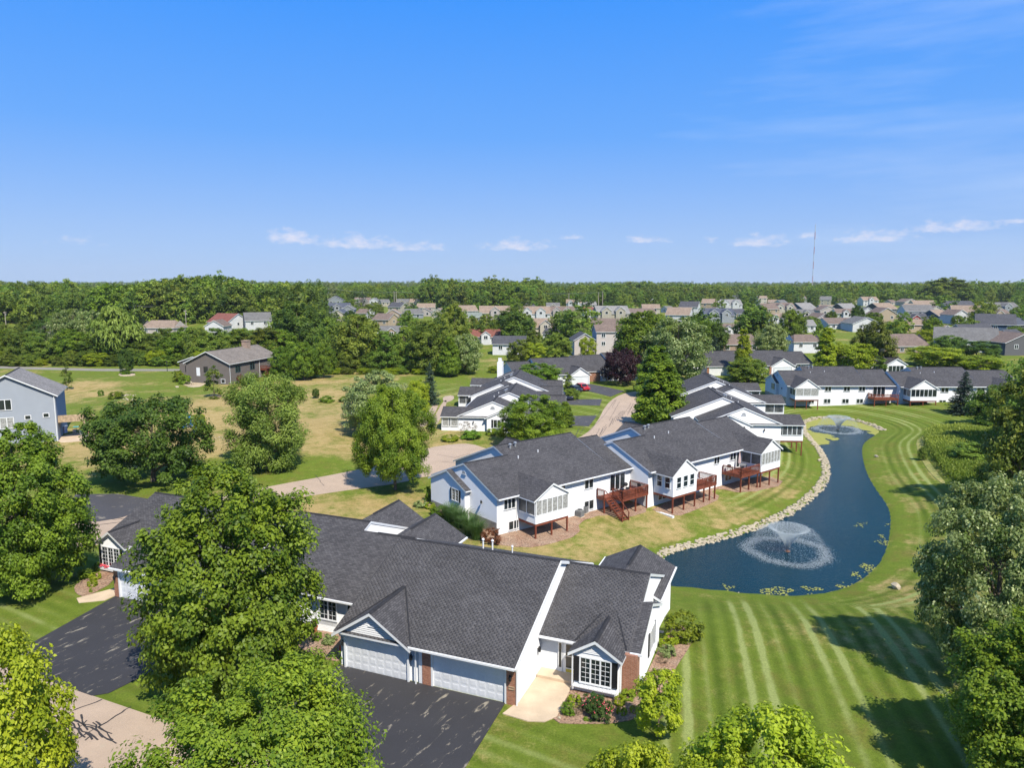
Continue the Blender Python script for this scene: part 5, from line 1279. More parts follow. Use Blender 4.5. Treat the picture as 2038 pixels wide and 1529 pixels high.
# ---- the subdivision behind: x0,x1,ridge y,base y in the photo, kind, roof, wall, label
HN = 'houses of the subdivision behind'
FH = [(282, 345, 638, 664, 'h', 'tan', 'pnk', 'tan hip roofed house left of the red roofed one'), (399, 467, 624, 657, 'r', 'red', 'wht', 'white house with a rust red roof'),
      (410, 444, 638, 670, 'g', 'brn', 'wht', 'white gable with brown roof below the red roofed house'), (484, 547, 622, 657, 'l', 'gry', 'wht', 'white two storey house with grey roof right of the red roof'),
      (543, 566, 612, 640, 'g', 'brn', 'pnk', 'pinkish gable half hidden by the big dark tree'), (608, 636, 609, 640, 'g', 'gry', 'wht', 'narrow white gable right of the big dark tree'),
      (653, 692, 603, 632, 'c', 'dbl', 'gry', 'slate roofed house at the left end of the cluster'), (664, 682, 617, 640, 'g', 'dbl', 'crm', 'cream gable in front of the slate roof'), (682, 704, 608, 634, 'g', 'gry', 'gry', 'grey gabled house in the left cluster'),
      (703, 735, 615, 633, 'r', 'brn', 'wht', 'brown roofed house with white right gable'), (736, 752, 593, 610, 'g', 'gry', 'wht', 'tiny white gable among far trees'), (733, 781, 624, 652, 'r', 'brn', 'tan', 'brown roof with tan gable at its right end'),
      (769, 795, 616, 648, 'g', 'tan', 'tan', 'tan double gable beside the small blue spruce'), (755, 806, 649, 690, 'c', 'gry', 'brk', 'grey roofed brick house rising from the tree belt'), (766, 803, 602, 622, 'r', 'chr', 'bge', 'beige two storey gable under the pair of poles'),
      (802, 841, 615, 634, 'h', 'gry', 'gry', 'grey hip roof right of the beige gable'), (831, 864, 604, 622, 'e', 'tan', 'crm', 'pale tan roof before the dark tree wall'), (833, 857, 613, 630, 'g', 'brn', 'pnk', 'small gable below the pale tan roof'), (860, 884, 614, 633, 'g', 'tan', 'crm', 'cream gable just left of the tall poplar'),
      (914, 957, 608, 633, 'l', 'tan', 'crm', 'tan roofed house right of the tall poplar'), (934, 958, 622, 648, 'e', 'grn', 'brk', 'greenish roofed brick house'), (957, 1014, 609, 637, 'c', 'tan', 'pnk', 'tan roofed house with a white arched window gable'),
      (973, 989, 603, 612, 'e', 'tan', 'crm', 'small roof peeping over the arched window house'), (1035, 1093, 610, 634, 'd', 'tan', 'wht', 'tan roofed house with two white gables'), (1043, 1069, 605, 616, 'l', 'chr', 'gry', 'charcoal roof behind the two white gables'),
      (1097, 1142, 610, 630, 'd', 'brn', 'pnk', 'grey-brown roof left of the round light tree'), (1037, 1106, 634, 668, 'd', 'tan', 'crm', 'big tan roof with two tall cream gables'), (939, 994, 656, 686, 'c', 'red', 'wht', 'reddish roof with white gable above the tan lawn'),
      (982, 1042, 669, 707, 'e', 'chr', 'wht', 'white garage with long charcoal roof'), (1074, 1113, 658, 676, 'r', 'chr', 'wht', 'low charcoal roof below the big tan gables'), (1144, 1184, 664, 708, 'g', 'chr', 'pnk', 'plain pinkish gable left of the orange tinted tree'),
      (1188, 1240, 644, 708, 'e', 'brn', 'pnk', 'tall pinkish house with one tiny window'), (1178, 1230, 634, 660, 'e', 'brn', 'crm', 'brown roof behind the tall pinkish house'), (1163, 1192, 612, 634, 'd', 'red', 'wht', 'small white gable with reddish roof'),
      (1191, 1252, 609, 636, 'd', 'lgr', 'bge', 'wide beige house with a row of dark windows'), (1250, 1304, 614, 632, 'e', 'brn', 'gry', 'long brown roof over the big round tree'), (1318, 1377, 612, 642, 'r', 'tan', 'wht', 'tan roofed house with white right gable near the big tree'),
      (1346, 1392, 600, 626, 'r', 'chr', 'wht', 'white gables under charcoal roof left of the blue one'), (1392, 1427, 595, 617, 'r', 'tan', 'tan', 'tan house with blue left side'), (1433, 1480, 588, 603, 'c', 'chr', 'gry', 'farthest grey roofed house by the wood'), (1433, 1476, 596, 616, 'd', 'lgr', 'wht', 'pale gables in front of the farthest grey roof'),
      (1405, 1460, 614, 643, 'd', 'dbl', 'gry', 'slate grey house with two gables over a dark porch'), (1458, 1494, 615, 636, 'l', 'chr', 'bge', 'beige wall under charcoal roof beside the slate house'), (1509, 1526, 589, 607, 'e', 'tan', 'crm', 'small pale tan house at the wood edge'), (1515, 1560, 604, 628, 'l', 'brn', 'tan', 'brown hip roof above the yellow gable'),
      (1540, 1583, 603, 627, 'd', 'brn', 'crm', 'cream gables under a brown roof in the middle right'), (1436, 1493, 645, 668, 'd', 'brn', 'wht', 'twin white trimmed gables on a brown roof'), (1437, 1512, 659, 703, 'h', 'brn', 'brk', 'broad brown roof behind the pointed yellow tree'),
      (1580, 1634, 656, 703, 'h', 'brn', 'wht', 'brown roof with a low white wall behind the tall yellow tree'), (1588, 1637, 603, 622, 'l', 'lgr', 'blu', 'grey roof with dark blue gable'), (1633, 1666, 609, 630, 'g', 'brn', 'pnk', 'pinkish low gable right of the blue one'), (1587, 1620, 616, 640, 'c', 'gry', 'pnk', 'grey roof with small gable left of centre right'),
      (1624, 1658, 624, 650, 'g', 'brn', 'pnk', 'pink gable with a long right slope'), (1596, 1622, 637, 662, 'e', 'lgr', 'wht', 'pinkish grey roof beside the dense tree'), (1672, 1720, 604, 624, 'l', 'lgr', 'dkg', 'wide grey roof with dark gable'), (1665, 1698, 615, 636, 'c', 'brn', 'wht', 'small turreted brown roof with white trim'),
      (1711, 1742, 612, 637, 'g', 'gry', 'wht', 'white gable behind the dark oval tree'), (1651, 1728, 633, 655, 'c', 'brn', 'wht', 'long brown roof with a white gable in its middle'), (1741, 1798, 603, 622, 'l', 'tan', 'dkg', 'long tan roof near the round yellow bushes'), (1744, 1785, 613, 645, 'g', 'brn', 'tan', 'mustard gable with brown roof'),
      (1761, 1851, 658, 703, 'h', 'brn', 'brk', 'broad brown roofed brick house above the spreading green tree'), (1822, 1862, 598, 612, 'e', 'tan', 'crm', 'thin tan roof right of the thicket'), (1805, 1856, 607, 637, 'e', 'gry', 'wht', 'white two storey house with a row of dark windows'), (1850, 1876, 609, 630, 'g', 'brn', 'crm', 'small brown gable attached to the white two storey'),
      (1798, 1845, 624, 645, 'c', 'chr', 'red', 'charcoal roof with a red gable'), (1806, 1846, 636, 662, 'h', 'tan', 'tan', 'orange-tan hip roof below the red gable'), (1856, 1900, 617, 640, 'l', 'tan', 'blu', 'tan roof with dark blue left gable'), (1898, 1927, 617, 646, 'g', 'brn', 'wht', 'white gable with porch columns'),
      (1883, 1942, 599, 617, 'e', 'chr', 'gry', 'long charcoal roof under the tallest thicket'), (1892, 1954, 608, 632, 'r', 'tan', 'gry', 'tan roof with grey right gable'), (1936, 2023, 625, 672, 'R', 'chr', 'blu', 'big house with navy front and white gable side'), (1976, 2032, 602, 624, 'c', 'gry', 'gry', 'grey roof near the long white sheds'),
      (1962, 2013, 616, 634, 'c', 'brn', 'tan', 'low brown roof above the navy house'), (1856, 1983, 652, 700, 'R', 'gry', 'wht', 'grey roofed house with white walls and blue left gable'), (2001, 2075, 664, 708, 'g', 'brn', 'dkg', 'dark house at the right frame edge'), (1869, 1898, 648, 668, 'g', 'tan', 'wht', 'white gable with twin tiny windows'),
      (2018, 2075, 632, 660, 'e', 'dbl', 'dkg', 'dark roof right of the navy house')]
XH = []
rd_ = random.Random(21)
rows = [(604, 1120, 1340, 20), (612, 640, 960, 24), (622, 1270, 1330, 24), (608, 1490, 1830, 22), (620, 1500, 2030, 27), (629, 1370, 1600, 30), (640, 1640, 1900, 32), (655, 1500, 1640, 38), (645, 1270, 1330, 34), (664, 1660, 1760, 44), (630, 1930, 2040, 32), (690, 1900, 2040, 55), (618, 1085, 1170, 24), (650, 1395, 1440, 32)]
COLS = [('tan', 'crm'), ('brn', 'pnk'), ('gry', 'wht'), ('chr', 'gry'), ('tan', 'wht'), ('lgr', 'tan'), ('gry', 'bge'), ('brn', 'gry')]
for by_, xa, xb, w_ in rows:
    x = xa + rd_.uniform(0, w_)
    while x < xb:
        by0_ = by_; w2_ = w_ * rd_.uniform(.8, 1.35); k_ = rd_.choice('glrcde')
        if not any(abs((h[0] + h[1]) / 2 - x - w2_ / 2) < (h[1] - h[0] + w2_) * .36 and abs(h[3] - by_) < 9 for h in FH):
            c_ = rd_.choice(COLS); jy = rd_.uniform(-3.5, 3.5); XH.append((x, x + w2_, by_ + jy - w2_ * rd_.uniform(.5, .68), by_ + jy, k_, c_[0], c_[1], None))
        x += w2_ * rd_.uniform(1.05, 1.9)
RN = {'tan': 'tan', 'brn': 'brown', 'gry': 'grey', 'chr': 'charcoal', 'lgr': 'pale grey'}; WN = {'crm': 'cream', 'pnk': 'pinkish', 'wht': 'white', 'gry': 'grey', 'tan': 'tan', 'bge': 'beige'}
KN = {'g': 'gable', 'l': 'left gable', 'r': 'right gable', 'c': 'centre gable', 'd': 'twin gables', 'e': 'long front'}
US_ = set(); NEW = []
for h in XH:
    for o_ in sorted(FH, key=lambda m: math.hypot((m[0] + m[1] - h[0] - h[1]) / 2, 3 * (m[3] - h[3]))):
        if len(o_[7].split()) > 8: continue
        dx = (h[0] + h[1] - o_[0] - o_[1]) / 2; dy = h[3] - o_[3]
        t_ = f"{WN[h[6]]} house with {RN[h[5]]} roof {'right of' if dx > 0 else 'left of'} the {o_[7]}"
        if t_ not in US_ and len(t_.split()) <= 16: US_.add(t_); NEW.append(h[:7] + (t_,)); break
FH += NEW
WM['red'] = colr('siding_red', (.35, .07, .07))
for (x0, x1, yt, yb, kd, rc, wc, lb) in FH:
    q = gp((x0 + x1) / 2, yb); s_ = mpp(q); w = (x1 - x0) * s_ * 1.06
    dep = min(max(w * .8, 8), 15)
    H = hgt((q[0] * (1 + dep * .5 / q[1]), q[1] + dep * .5, q[2]), yt) if kd != 'g' else hgt(q, yt)
    H = min(max(H, 4.4), 6.3 if kd == 'h' else 10.5)
    ang = {'l': -24, 'r': 24, 'R': 30}.get(kd, random.uniform(-7, 7))
    if kd in 'lrR': w2 = max(5., (w - dep * abs(math.sin(R(ang)))) / math.cos(R(ang)))
    else: w2 = w
    b = Bld(lb, 'house', q[:2], ang, HN, name='house', roof=RM[rc], wall=WM[wc], z=q[2])
    st = 2 if H > 7.2 else 1
    near = yb > 640
    if kd == 'g':
        rise = min(w2 * .5 * .62, H * .42); ev = H - rise
        b.block(0, dep + 3, -w2 / 2, w2 / 2, 'v', eave=ev, k=rise / (w2 / 2), zb=-2.5, oh=.4, og=.35)
        for f in ([-.22, .22] if w2 > 6 else [0]):
            b.window('-v', 0, f * w2 - .6, f * w2 + .6, ev - 2.0, ev - .7, n=2 if near else 1, tr=.12)
    else:
        rise = min(dep * .5 * .55, H - 2.5); ev = H - rise; st = 2 if ev > 4.7 else 1
        b.block(-w2 / 2, w2 / 2, 0, dep, 'u', eave=ev, k=rise / (dep / 2), zb=-2.5, oh=.45, og=.35, hipl=2.2 if kd == 'h' else 0)
        nw = max(2, int(w2 / 4.2))
        for fl in range(st):
            for k in range(nw):
                x = -w2 / 2 + (k + .5) * w2 / nw
                if kd in 'cd' and abs(x) < 2.0: continue
                b.window('-v', 0, x - .6, x + .6, ev - 1.9 - fl * 2.8, ev - .7 - fl * 2.8, n=2 if near else 1, tr=.12)
        if kd in 'lrR':
            sd, c = ('-u', -w2 / 2) if kd == 'l' else ('+u', w2 / 2)
            if kd == 'R' and wc == 'blu':
                mb = MB(); b.mbox(mb, sd, c, .02, dep - .02, .0, .06, -2.4, ev); mb.poly([(c + .06, 0, ev), (c + .06, dep, ev), (c + .06, dep / 2, H - .1)]); b.part(mb, 'gable_wall', WM['wht'])
                c += .06
            b.window(sd, c, dep / 2 - .6, dep / 2 + .6, ev - 1.6, ev - .5, n=1, tr=.12)
        cg = [0.] if kd == 'c' else ([-.24, .2] if kd == 'd' else [])
        for f in cg:
            gw = min(5.5, w2 * .3); x = f * w2; gr = min(rise * .85, gw * .38)
            b.block(-1.2, dep / 2, x - gw / 2, x + gw / 2, 'v', eave=H - .3 - gr - .1, k=gr / (gw / 2), zb=-2.5, oh=.35, og=.3, name='gable_roof')
            b.window('-v', -1.2, x - .7, x + .7, H - gr - 2.1, H - gr - .8, n=2 if near else 1, tr=.12)
# long white sheds
q = gp(2010, 594); b = Bld('long low white sheds at the far right horizon', 'shed', q[:2], 2, name='shed', roof=WM['wht'], wall=WM['wht'], z=q[2])
L_ = 70 * mpp(q); b.block(-L_ * .6, L_ * .7, 0, 14, 'u', eave=2.6, k=.14)

# ================================================================ TREES
def unit(v): return v / (np.linalg.norm(v, axis=1, keepdims=True) + 1e-9)
def leafquads(C, Nn, size, asp=.62, T=None):
    n = len(C); r = rng.normal(size=(n, 3)) if T is None else T
    t = unit(r - (r * Nn).sum(1, keepdims=True) * Nn); b = np.cross(Nn, t)
    s = (size * rng.uniform(.55, 1.45, n))[:, None]
    V = np.stack([C - t * s, C - b * s * asp + Nn * s * .12, C + t * s, C + b * s * asp + Nn * s * .12], 1).reshape(-1, 3)
    F = np.arange(n * 4).reshape(n, 4)
    return V, F
def shape_r(kind, h):
    """crown half width (of 1) at crown height fraction h"""
    if kind == 'round': return np.sqrt(np.clip(1 - ((h - .42) / .60) ** 2, 0, 1))
    if kind == 'oval': return np.sqrt(np.clip(1 - ((h - .40) / .62) ** 2, 0, 1)) ** 1.15
    if kind == 'cone': return np.clip(1.02 - h, 0, 1) ** .62 * np.clip(h * 6 + .35, 0, 1)
    if kind == 'vase': return np.clip(.45 + h * .9, 0, 1) * np.sqrt(np.clip(1 - ((h - .55) / .50) ** 4, 0, 1))
    if kind == 'flat': return np.sqrt(np.clip(1 - ((h - .5) / .56) ** 4, 0, 1))
    if kind == 'column': return np.clip(1.02 - h, 0, 1) ** .45 * np.clip(h * 5 + .45, 0, 1)
    if kind == 'pyr': return np.clip(1.03 - h, 0, 1) ** .8 * np.clip(h * 5 + .5, 0, 1)
def crown_mesh(name, m, H, Wd, z0, shape, nc, nl, cs, ls, seed, flat=.7, shell=.55, lump=.25, up=.75, asp=.62, fleck=0):
    """clumps of leaves spread through the crown volume"""
    global rng
    keep = rng; rng = np.random.default_rng(seed)
    hh = []; 
    while len(hh) < nc:
        h = rng.random(); 
        if rng.random() < shape_r(shape, np.array(h)) ** 1.2 + .12: hh.append(h)
    hh = np.array(hh); a = rng.uniform(0, 2 * math.pi, nc)
    lob = 1 + lump * (np.sin(a * 3 + seed + hh * 5) * .5 + np.sin(a * 5 + 2 * seed - hh * 9) * .35 + rng.normal(0, .35, nc))
    rad = shape_r(shape, hh) * Wd / 2 * (shell + (1 - shell) * rng.random(nc) ** .6) * lob
    rad = np.minimum(rad, Wd / 2 * 1.05)
    C = np.stack([rad * np.cos(a), rad * np.sin(a), z0 + hh * (H - z0) * (1 + .03 * rng.normal(size=nc))], 1)
    cr = cs * rng.uniform(.65, 1.25, nc) * (.6 + .5 * shape_r(shape, hh))
    k = np.repeat(np.arange(nc), nl); n = len(k)
    d = unit(rng.normal(size=(n, 3))); rr = rng.random(n) ** (1 / 2.2)
    P = C[k] + d * (cr[k] * rr)[:, None] * np.array([1, 1, flat])
    outw = unit(P - np.array([0, 0, z0 + (H - z0) * .35]))
    Nn = unit(d * .5 + outw * .5 + np.array([0, 0, up]) + rng.normal(size=(n, 3)) * .48)
    V, F = leafquads(P, Nn, ls, asp)
    lv = np.clip(rng.random(nc)[k] * .55 + rng.random(n) * .4 + .1 * (rng.random(n) > .9), 0, 1)
    if fleck: lv = np.where(rng.random(n) < fleck * (.3 + 1.4 * rng.random(nc)[k]), 1., lv * .42)
    me = npmesh(name, V, F, m, lv)
    rng = keep
    return me
def trunk_mesh(name, H, r, z0, Wd, seed, limbs=9, m=None, droop=0):
    rd = random.Random(seed); mb = MB()
    x = y = 0; z = -.3; n = 6; pts = [(0, 0, -.3, r * 1.25)]
    for k in range(1, n + 1):
        t = k / n; x += rd.uniform(-.04, .04) * H * .3; y += rd.uniform(-.04, .04) * H * .3
        pts.append((x, y, H * .9 * t, max(.02, r * (1 - .88 * t))))
    for p, q in zip(pts[:-1], pts[1:]): mb.tube(p[:3], q[:3], p[3], q[3], 8, caps=False)
    for k in range(limbs):
        t = rd.uniform(max(.12, z0 / H * .8), .75); i = min(n - 1, int(t * n)); p = pts[i]; q = pts[i + 1]; f = t * n - i
        b0 = Vector([p[j] + (q[j] - p[j]) * f for j in range(3)]); a = rd.uniform(0, 6.28); L_ = Wd * .5 * rd.uniform(.55, .85) * (1.1 - t)
        rise = rd.uniform(.35, .9) * L_
        m1 = b0 + Vector((math.cos(a) * L_ * .5, math.sin(a) * L_ * .5, rise * .6)); e1 = b0 + Vector((math.cos(a + .2) * L_, math.sin(a + .2) * L_, rise))
        r0 = max(.02, p[3] * .5); mb.tube(b0, m1, r0, r0 * .6, 6, caps=False); mb.tube(m1, e1, r0 * .6, r0 * .15, 6, caps=False)
        for w in range(2):
            a2 = a + rd.uniform(-1, 1); e2 = m1 + Vector((math.cos(a2) * L_ * .45, math.sin(a2) * L_ * .45, rise * .5)); mb.tube(m1, e2, r0 * .4, r0 * .1, 5, caps=False)
    return mb.mesh(name, m or M_BARK, True)
def spruce_mesh(name, H, Wd, z0, layers, per, seed, ls, m=L_SPRU):
    global rng
    keep = rng; rng = np.random.default_rng(seed); Vs = []; Fs = []; LV = []; o = 0
    P_, T_, N_ = [], [], []
    for l in range(layers):
        f = l / layers; z = z0 + (H - z0) * f; R_ = Wd / 2 * (1 - f) ** .8 * rng.uniform(.85, 1.1) + .12
        nb_ = max(5, int(15 * (1 - f) + 5))
        for b_ in range(nb_):
            a = rng.uniform(0, 6.283); r1 = R_ * rng.uniform(.75, 1.12); n = max(3, int(per * (1 - f * .7)))
            t = rng.random(n) ** .75; rad = t * r1
            zz = z - .18 * rad + .16 * rad * t - .02 * rng.random(n) + rng.normal(0, .05, n) * (1 + rad * .3)
            off = rng.normal(0, .16, n) * (1.05 - t) * r1 * .9
            ca, sa_ = math.cos(a), math.sin(a)
            P_.append(np.stack([rad * ca - off * sa_, rad * sa_ + off * ca, zz], 1))
            d = np.array([ca, sa_, -.15]); T_.append(np.repeat(d[None], n, 0) + rng.normal(0, .45, (n, 3)))
            N_.append(unit(np.array([0, 0, 1.]) + rng.normal(0, .45, (n, 3)))); LV.append(np.clip(rng.random() * .3 + rng.random(n) * .35 + t * .35, 0, 1))
    P_ = np.concatenate(P_); V, F = leafquads(P_, np.concatenate(N_), ls, .34, np.concatenate(T_))
    me = npmesh(name, V, F, m, np.concatenate(LV)); rng = keep
    return me
def willow_mesh(name, H, Wd, z0, nc, ns, nl, ls, seed, m=L_WILL):
    global rng
    keep = rng; rng = np.random.default_rng(seed); P_, T_, N_, LV = [], [], [], []
    for c in range(nc):
        h = rng.random() ** .7; a = rng.uniform(0, 6.283)
        rr = shape_r('round', np.array(min(h * .9 + .15, 1))) * Wd / 2 * rng.uniform(.35, .9) if h < .96 else Wd * .1
        cc = np.array([rr * math.cos(a), rr * math.sin(a), z0 + (H - z0) * (.22 + .74 * h)]); R_ = Wd * rng.uniform(.10, .17); clv = rng.random()
        for s_ in range(ns):
            a2 = rng.uniform(0, 6.283); r0 = R_ * rng.random() ** .5; ln_ = rng.uniform(.05, .14) * H
            t = np.sort(rng.random(nl)); x = cc[0] + math.cos(a2) * (r0 + t * R_ * .45); y = cc[1] + math.sin(a2) * (r0 + t * R_ * .45)
            z = cc[2] + R_ * .5 * (1 - (r0 / R_) ** 2) + R_ * .3 * np.sin(t * 2) - t ** 1.5 * ln_
            P_.append(np.stack([x, y, z], 1) + rng.normal(0, .07, (nl, 3)))
            T_.append(np.stack([np.full(nl, math.cos(a2) * .4), np.full(nl, math.sin(a2) * .4), -.3 - t * 1.2], 1) + rng.normal(0, .3, (nl, 3)))
            N_.append(unit(np.stack([np.full(nl, math.cos(a2)), np.full(nl, math.sin(a2)), .9 - t * .5], 1) + rng.normal(0, .4, (nl, 3)))); LV.append(np.clip(clv * .4 + rng.random(nl) * .55, 0, 1))
    P_ = np.concatenate(P_); P_[:, 2] = np.maximum(P_[:, 2], .3)
    V, F = leafquads(P_, np.concatenate(N_), ls, .3, np.concatenate(T_)); me = npmesh(name, V, F, m, np.concatenate(LV)); rng = keep
    return me
PROTO = {}
def proto(key, crown, H, Wd, z0, r, seed, limbs=9, tm=None): PROTO[key] = (crown, trunk_mesh('trunk', H, r, z0, Wd, seed, limbs, tm), H, Wd)
def cm(*a, **k): return crown_mesh('crown', *a, **k)
# near, dense
proto('maple_a', cm(L_MAPLE, 13, 12, 1.0, 'round', 460, 190, .95, .13, 1, lump=.34, shell=.45), 13, 12, 1.6, .3, 1, 14)
proto('maple_b', cm(L_MAPB, 10, 12, 1.8, 'round', 430, 300, .95, .092, 2, lump=.32, shell=.45), 10, 12, 1.8, .26, 2, 14)
proto('maple_y', cm(L_YELL, 9, 9, 1.5, 'round', 260, 170, .85, .12, 3, lump=.3), 9, 9, 1.5, .2, 3, 12)
proto('silver', cm(L_SILV, 14, 12, 2, 'oval', 440, 210, .9, .12, 4, lump=.38, up=.4, fleck=.14), 14, 12, 2, .35, 4, 14)
proto('young', cm(L_YELL, 4, 2.9, .7, 'oval', 60, 130, .42, .085, 5, lump=.35), 4, 2.9, .7, .06, 5, 8)
proto('willow', cm(L_WILL, 12, 9.6, .4, 'flat', 260, 200, 1.0, .19, 6, lump=.3, shell=.5, asp=.3, flat=1.), 12, 9.6, 1.2, .4, 6, 12)
proto('dark', cm(L_DARKG, 10, 13, 1.2, 'flat', 260, 150, 1.0, .16, 7, lump=.42), 10, 13, 1.2, .3, 7, 12)
proto('spruce', spruce_mesh('crown', 9, 6, .3, 34, 60, 8, .15), 9, 6, .3, .14, 8, 0)
proto('grey', cm(L_GREY, 10, 9, 1.2, 'round', 190, 120, .85, .16, 9, lump=.35, up=.35), 10, 9, 1.2, .25, 9, 12)
# middle distance
proto('mid_a', cm(L_MAPLE, 11, 10, 1.5, 'round', 230, 130, 1.0, .17, 11, lump=.25), 11, 10, 1.5, .25, 11, 8)
proto('mid_b', cm(L_WOOD, 12, 10, 1.0, 'oval', 220, 120, 1.05, .19, 12, lump=.4), 12, 10, 1., .25, 12, 8)
proto('mid_c', cm(L_WOOD, 10, 10, .8, 'round', 220, 115, 1.05, .19, 13, lump=.5), 10, 10, .8, .25, 13, 8)
proto('mid_y', cm(L_YELL, 9, 9, .8, 'flat', 190, 115, 1.0, .17, 14, lump=.35), 9, 9, .8, .2, 14, 6)
proto('mid_d', cm(L_DARKG, 10, 8, 1.2, 'round', 190, 120, .95, .17, 15, lump=.35), 10, 8, 1.2, .2, 15, 6)
proto('mid_p', cm(L_PURP, 8, 9, 1.2, 'round', 150, 95, .95, .18, 16, lump=.25), 8, 9, 1.2, .2, 16, 6)
proto('mid_s', cm(L_SILV, 12, 11, 1.5, 'round', 230, 130, 1.05, .18, 17, lump=.35, up=.3, fleck=.16), 12, 11, 1.5, .3, 17, 8)
proto('mid_w', willow_mesh('crown', 11, 11, .6, 80, 22, 12, .28, 18, L_WILL), 11, 11, .6, .3, 18, 6)
proto('column', cm(L_YELL, 12, 5, .8, 'column', 190, 110, .7, .16, 19, lump=.25), 12, 5, .8, .16, 19, 6)
proto('oval', cm(L_MAPLE, 10, 6.4, .8, 'column', 300, 150, .8, .15, 20, lump=.12), 10, 6.4, .8, .18, 20, 6)
proto('slim', cm(L_WOOD, 6, 3, .6, 'oval', 40, 70, .5, .13, 21, lump=.3), 6, 3, .6, .07, 21, 6)
proto('dead', cm(L_DEAD, 10, 8, 2, 'oval', 60, 26, .9, .15, 22, lump=.5, asp=.12), 10, 8, 2, .22, 22, 26, mat('bare_bark', (.32, .29, .24), .9))
proto('pine', spruce_mesh('crown', 12, 6, 1., 16, 14, 23, .36), 12, 6, 1., .16, 23, 0)
# far
for i, (mt, sh, lp) in enumerate(((L_WOOD, 'round', .4), (L_WOOD, 'oval', .45), (L_WOOD, 'flat', .5), (L_MAPLE, 'round', .3), (L_DARKG, 'round', .4))):
    proto('far_%s' % 'abcde'[i], cm(mt, 12, 11, .3, sh, 85, 40, 1.35, .36, 31 + i, lump=lp), 12, 11, .5, .25, 31 + i, 3)
TREES = 'trees'
def tree(key, pos, H, Wd, label=None, group=None, rz=None, name='tree', cat='tree', parts=True):
    cr, tr, H0, W0 = PROTO[key]
    rz = random.uniform(0, 6.28) if rz is None else rz
    sc = (Wd / W0, Wd / W0, H / H0)
    if not parts:
        o = put(name, cr, None, tuple(pos), rz, sc); tagp(o, label, cat, group); return o
    r = empty(name, tuple(pos), rz, label, cat, group)
    put('trunk', tr, r, None, 0, sc); put('crown', cr, r, None, 0, sc)
    return r
def ptree(key, cx, by, ty, w, label=None, group=None, rz=None, parts=True, name='tree', cat='tree'):
    """tree standing where the photo shows its foot, as high and wide as it appears there"""
    q = gp(cx, by); H = hgt(q, ty); return tree(key, q, H * .985, w * mpp(q) * .91, label, group, rz, name, cat, parts)
# foreground
tree('maple_b', (-9.6, 25.0, -.1), 10.2, 9.4, 'big bright green maple crown cut by the bottom frame edge before the garages', rz=.5)
ptree('maple_a', 462, 1362, 934, 345, 'tall dense maple hiding the middle of the front condo row', rz=1.2)
ptree('maple_a', 48, 1178, 850, 250, 'large maple on the striped lawn at the left edge', rz=2.9)
tree('maple_y', (-22.6, 28.6, -.1), 10.2, 5.6, 'yellow-green tree filling the bottom left corner beside the cracked street')
ptree('young', 1310, 1468, 1330, 100, 'small yellow-green ornamental tree at the bay window bed', rz=.4)
tree('maple_y', (4.9, 25.6, -.15), 7.1, 4.2, 'low yellow-green crown rising from the bottom frame edge right of the walk')
tree('maple_y', (10.2, 25.8, -.2), 8.3, 6.2, 'second yellow-green crown at the bottom edge before the striped lawn', rz=1.)
tree('maple_y', (7.9, 24.4, -.1), 7.4, 4.2, 'narrow yellow-green crown at the bottom edge nearest the bed', rz=4.)
ptree('silver', 1965, 1352, 955, 285, 'big silver-leaved maple whose shadow crosses the striped lawn', rz=.8)
tree('maple_a', (26.6, 33.0, -.3), 9.2, 8.2, 'dark maple at the lower right corner below the silver-leaved one')
ptree('mid_b', 2030, 1010, 745, 150, 'tall tree over the meadow at the right edge'); ptree('mid_b', 2075, 900, 640 + 60, 150, 'right edge tree behind the tall meadow tree')
tree('mid_c', (gp(1985, 850)[0], gp(1985, 850)[1], tz(*gp(1985, 850)[:2])), 7.5, 9, 'bushy tree hiding the right end of the far pond row')
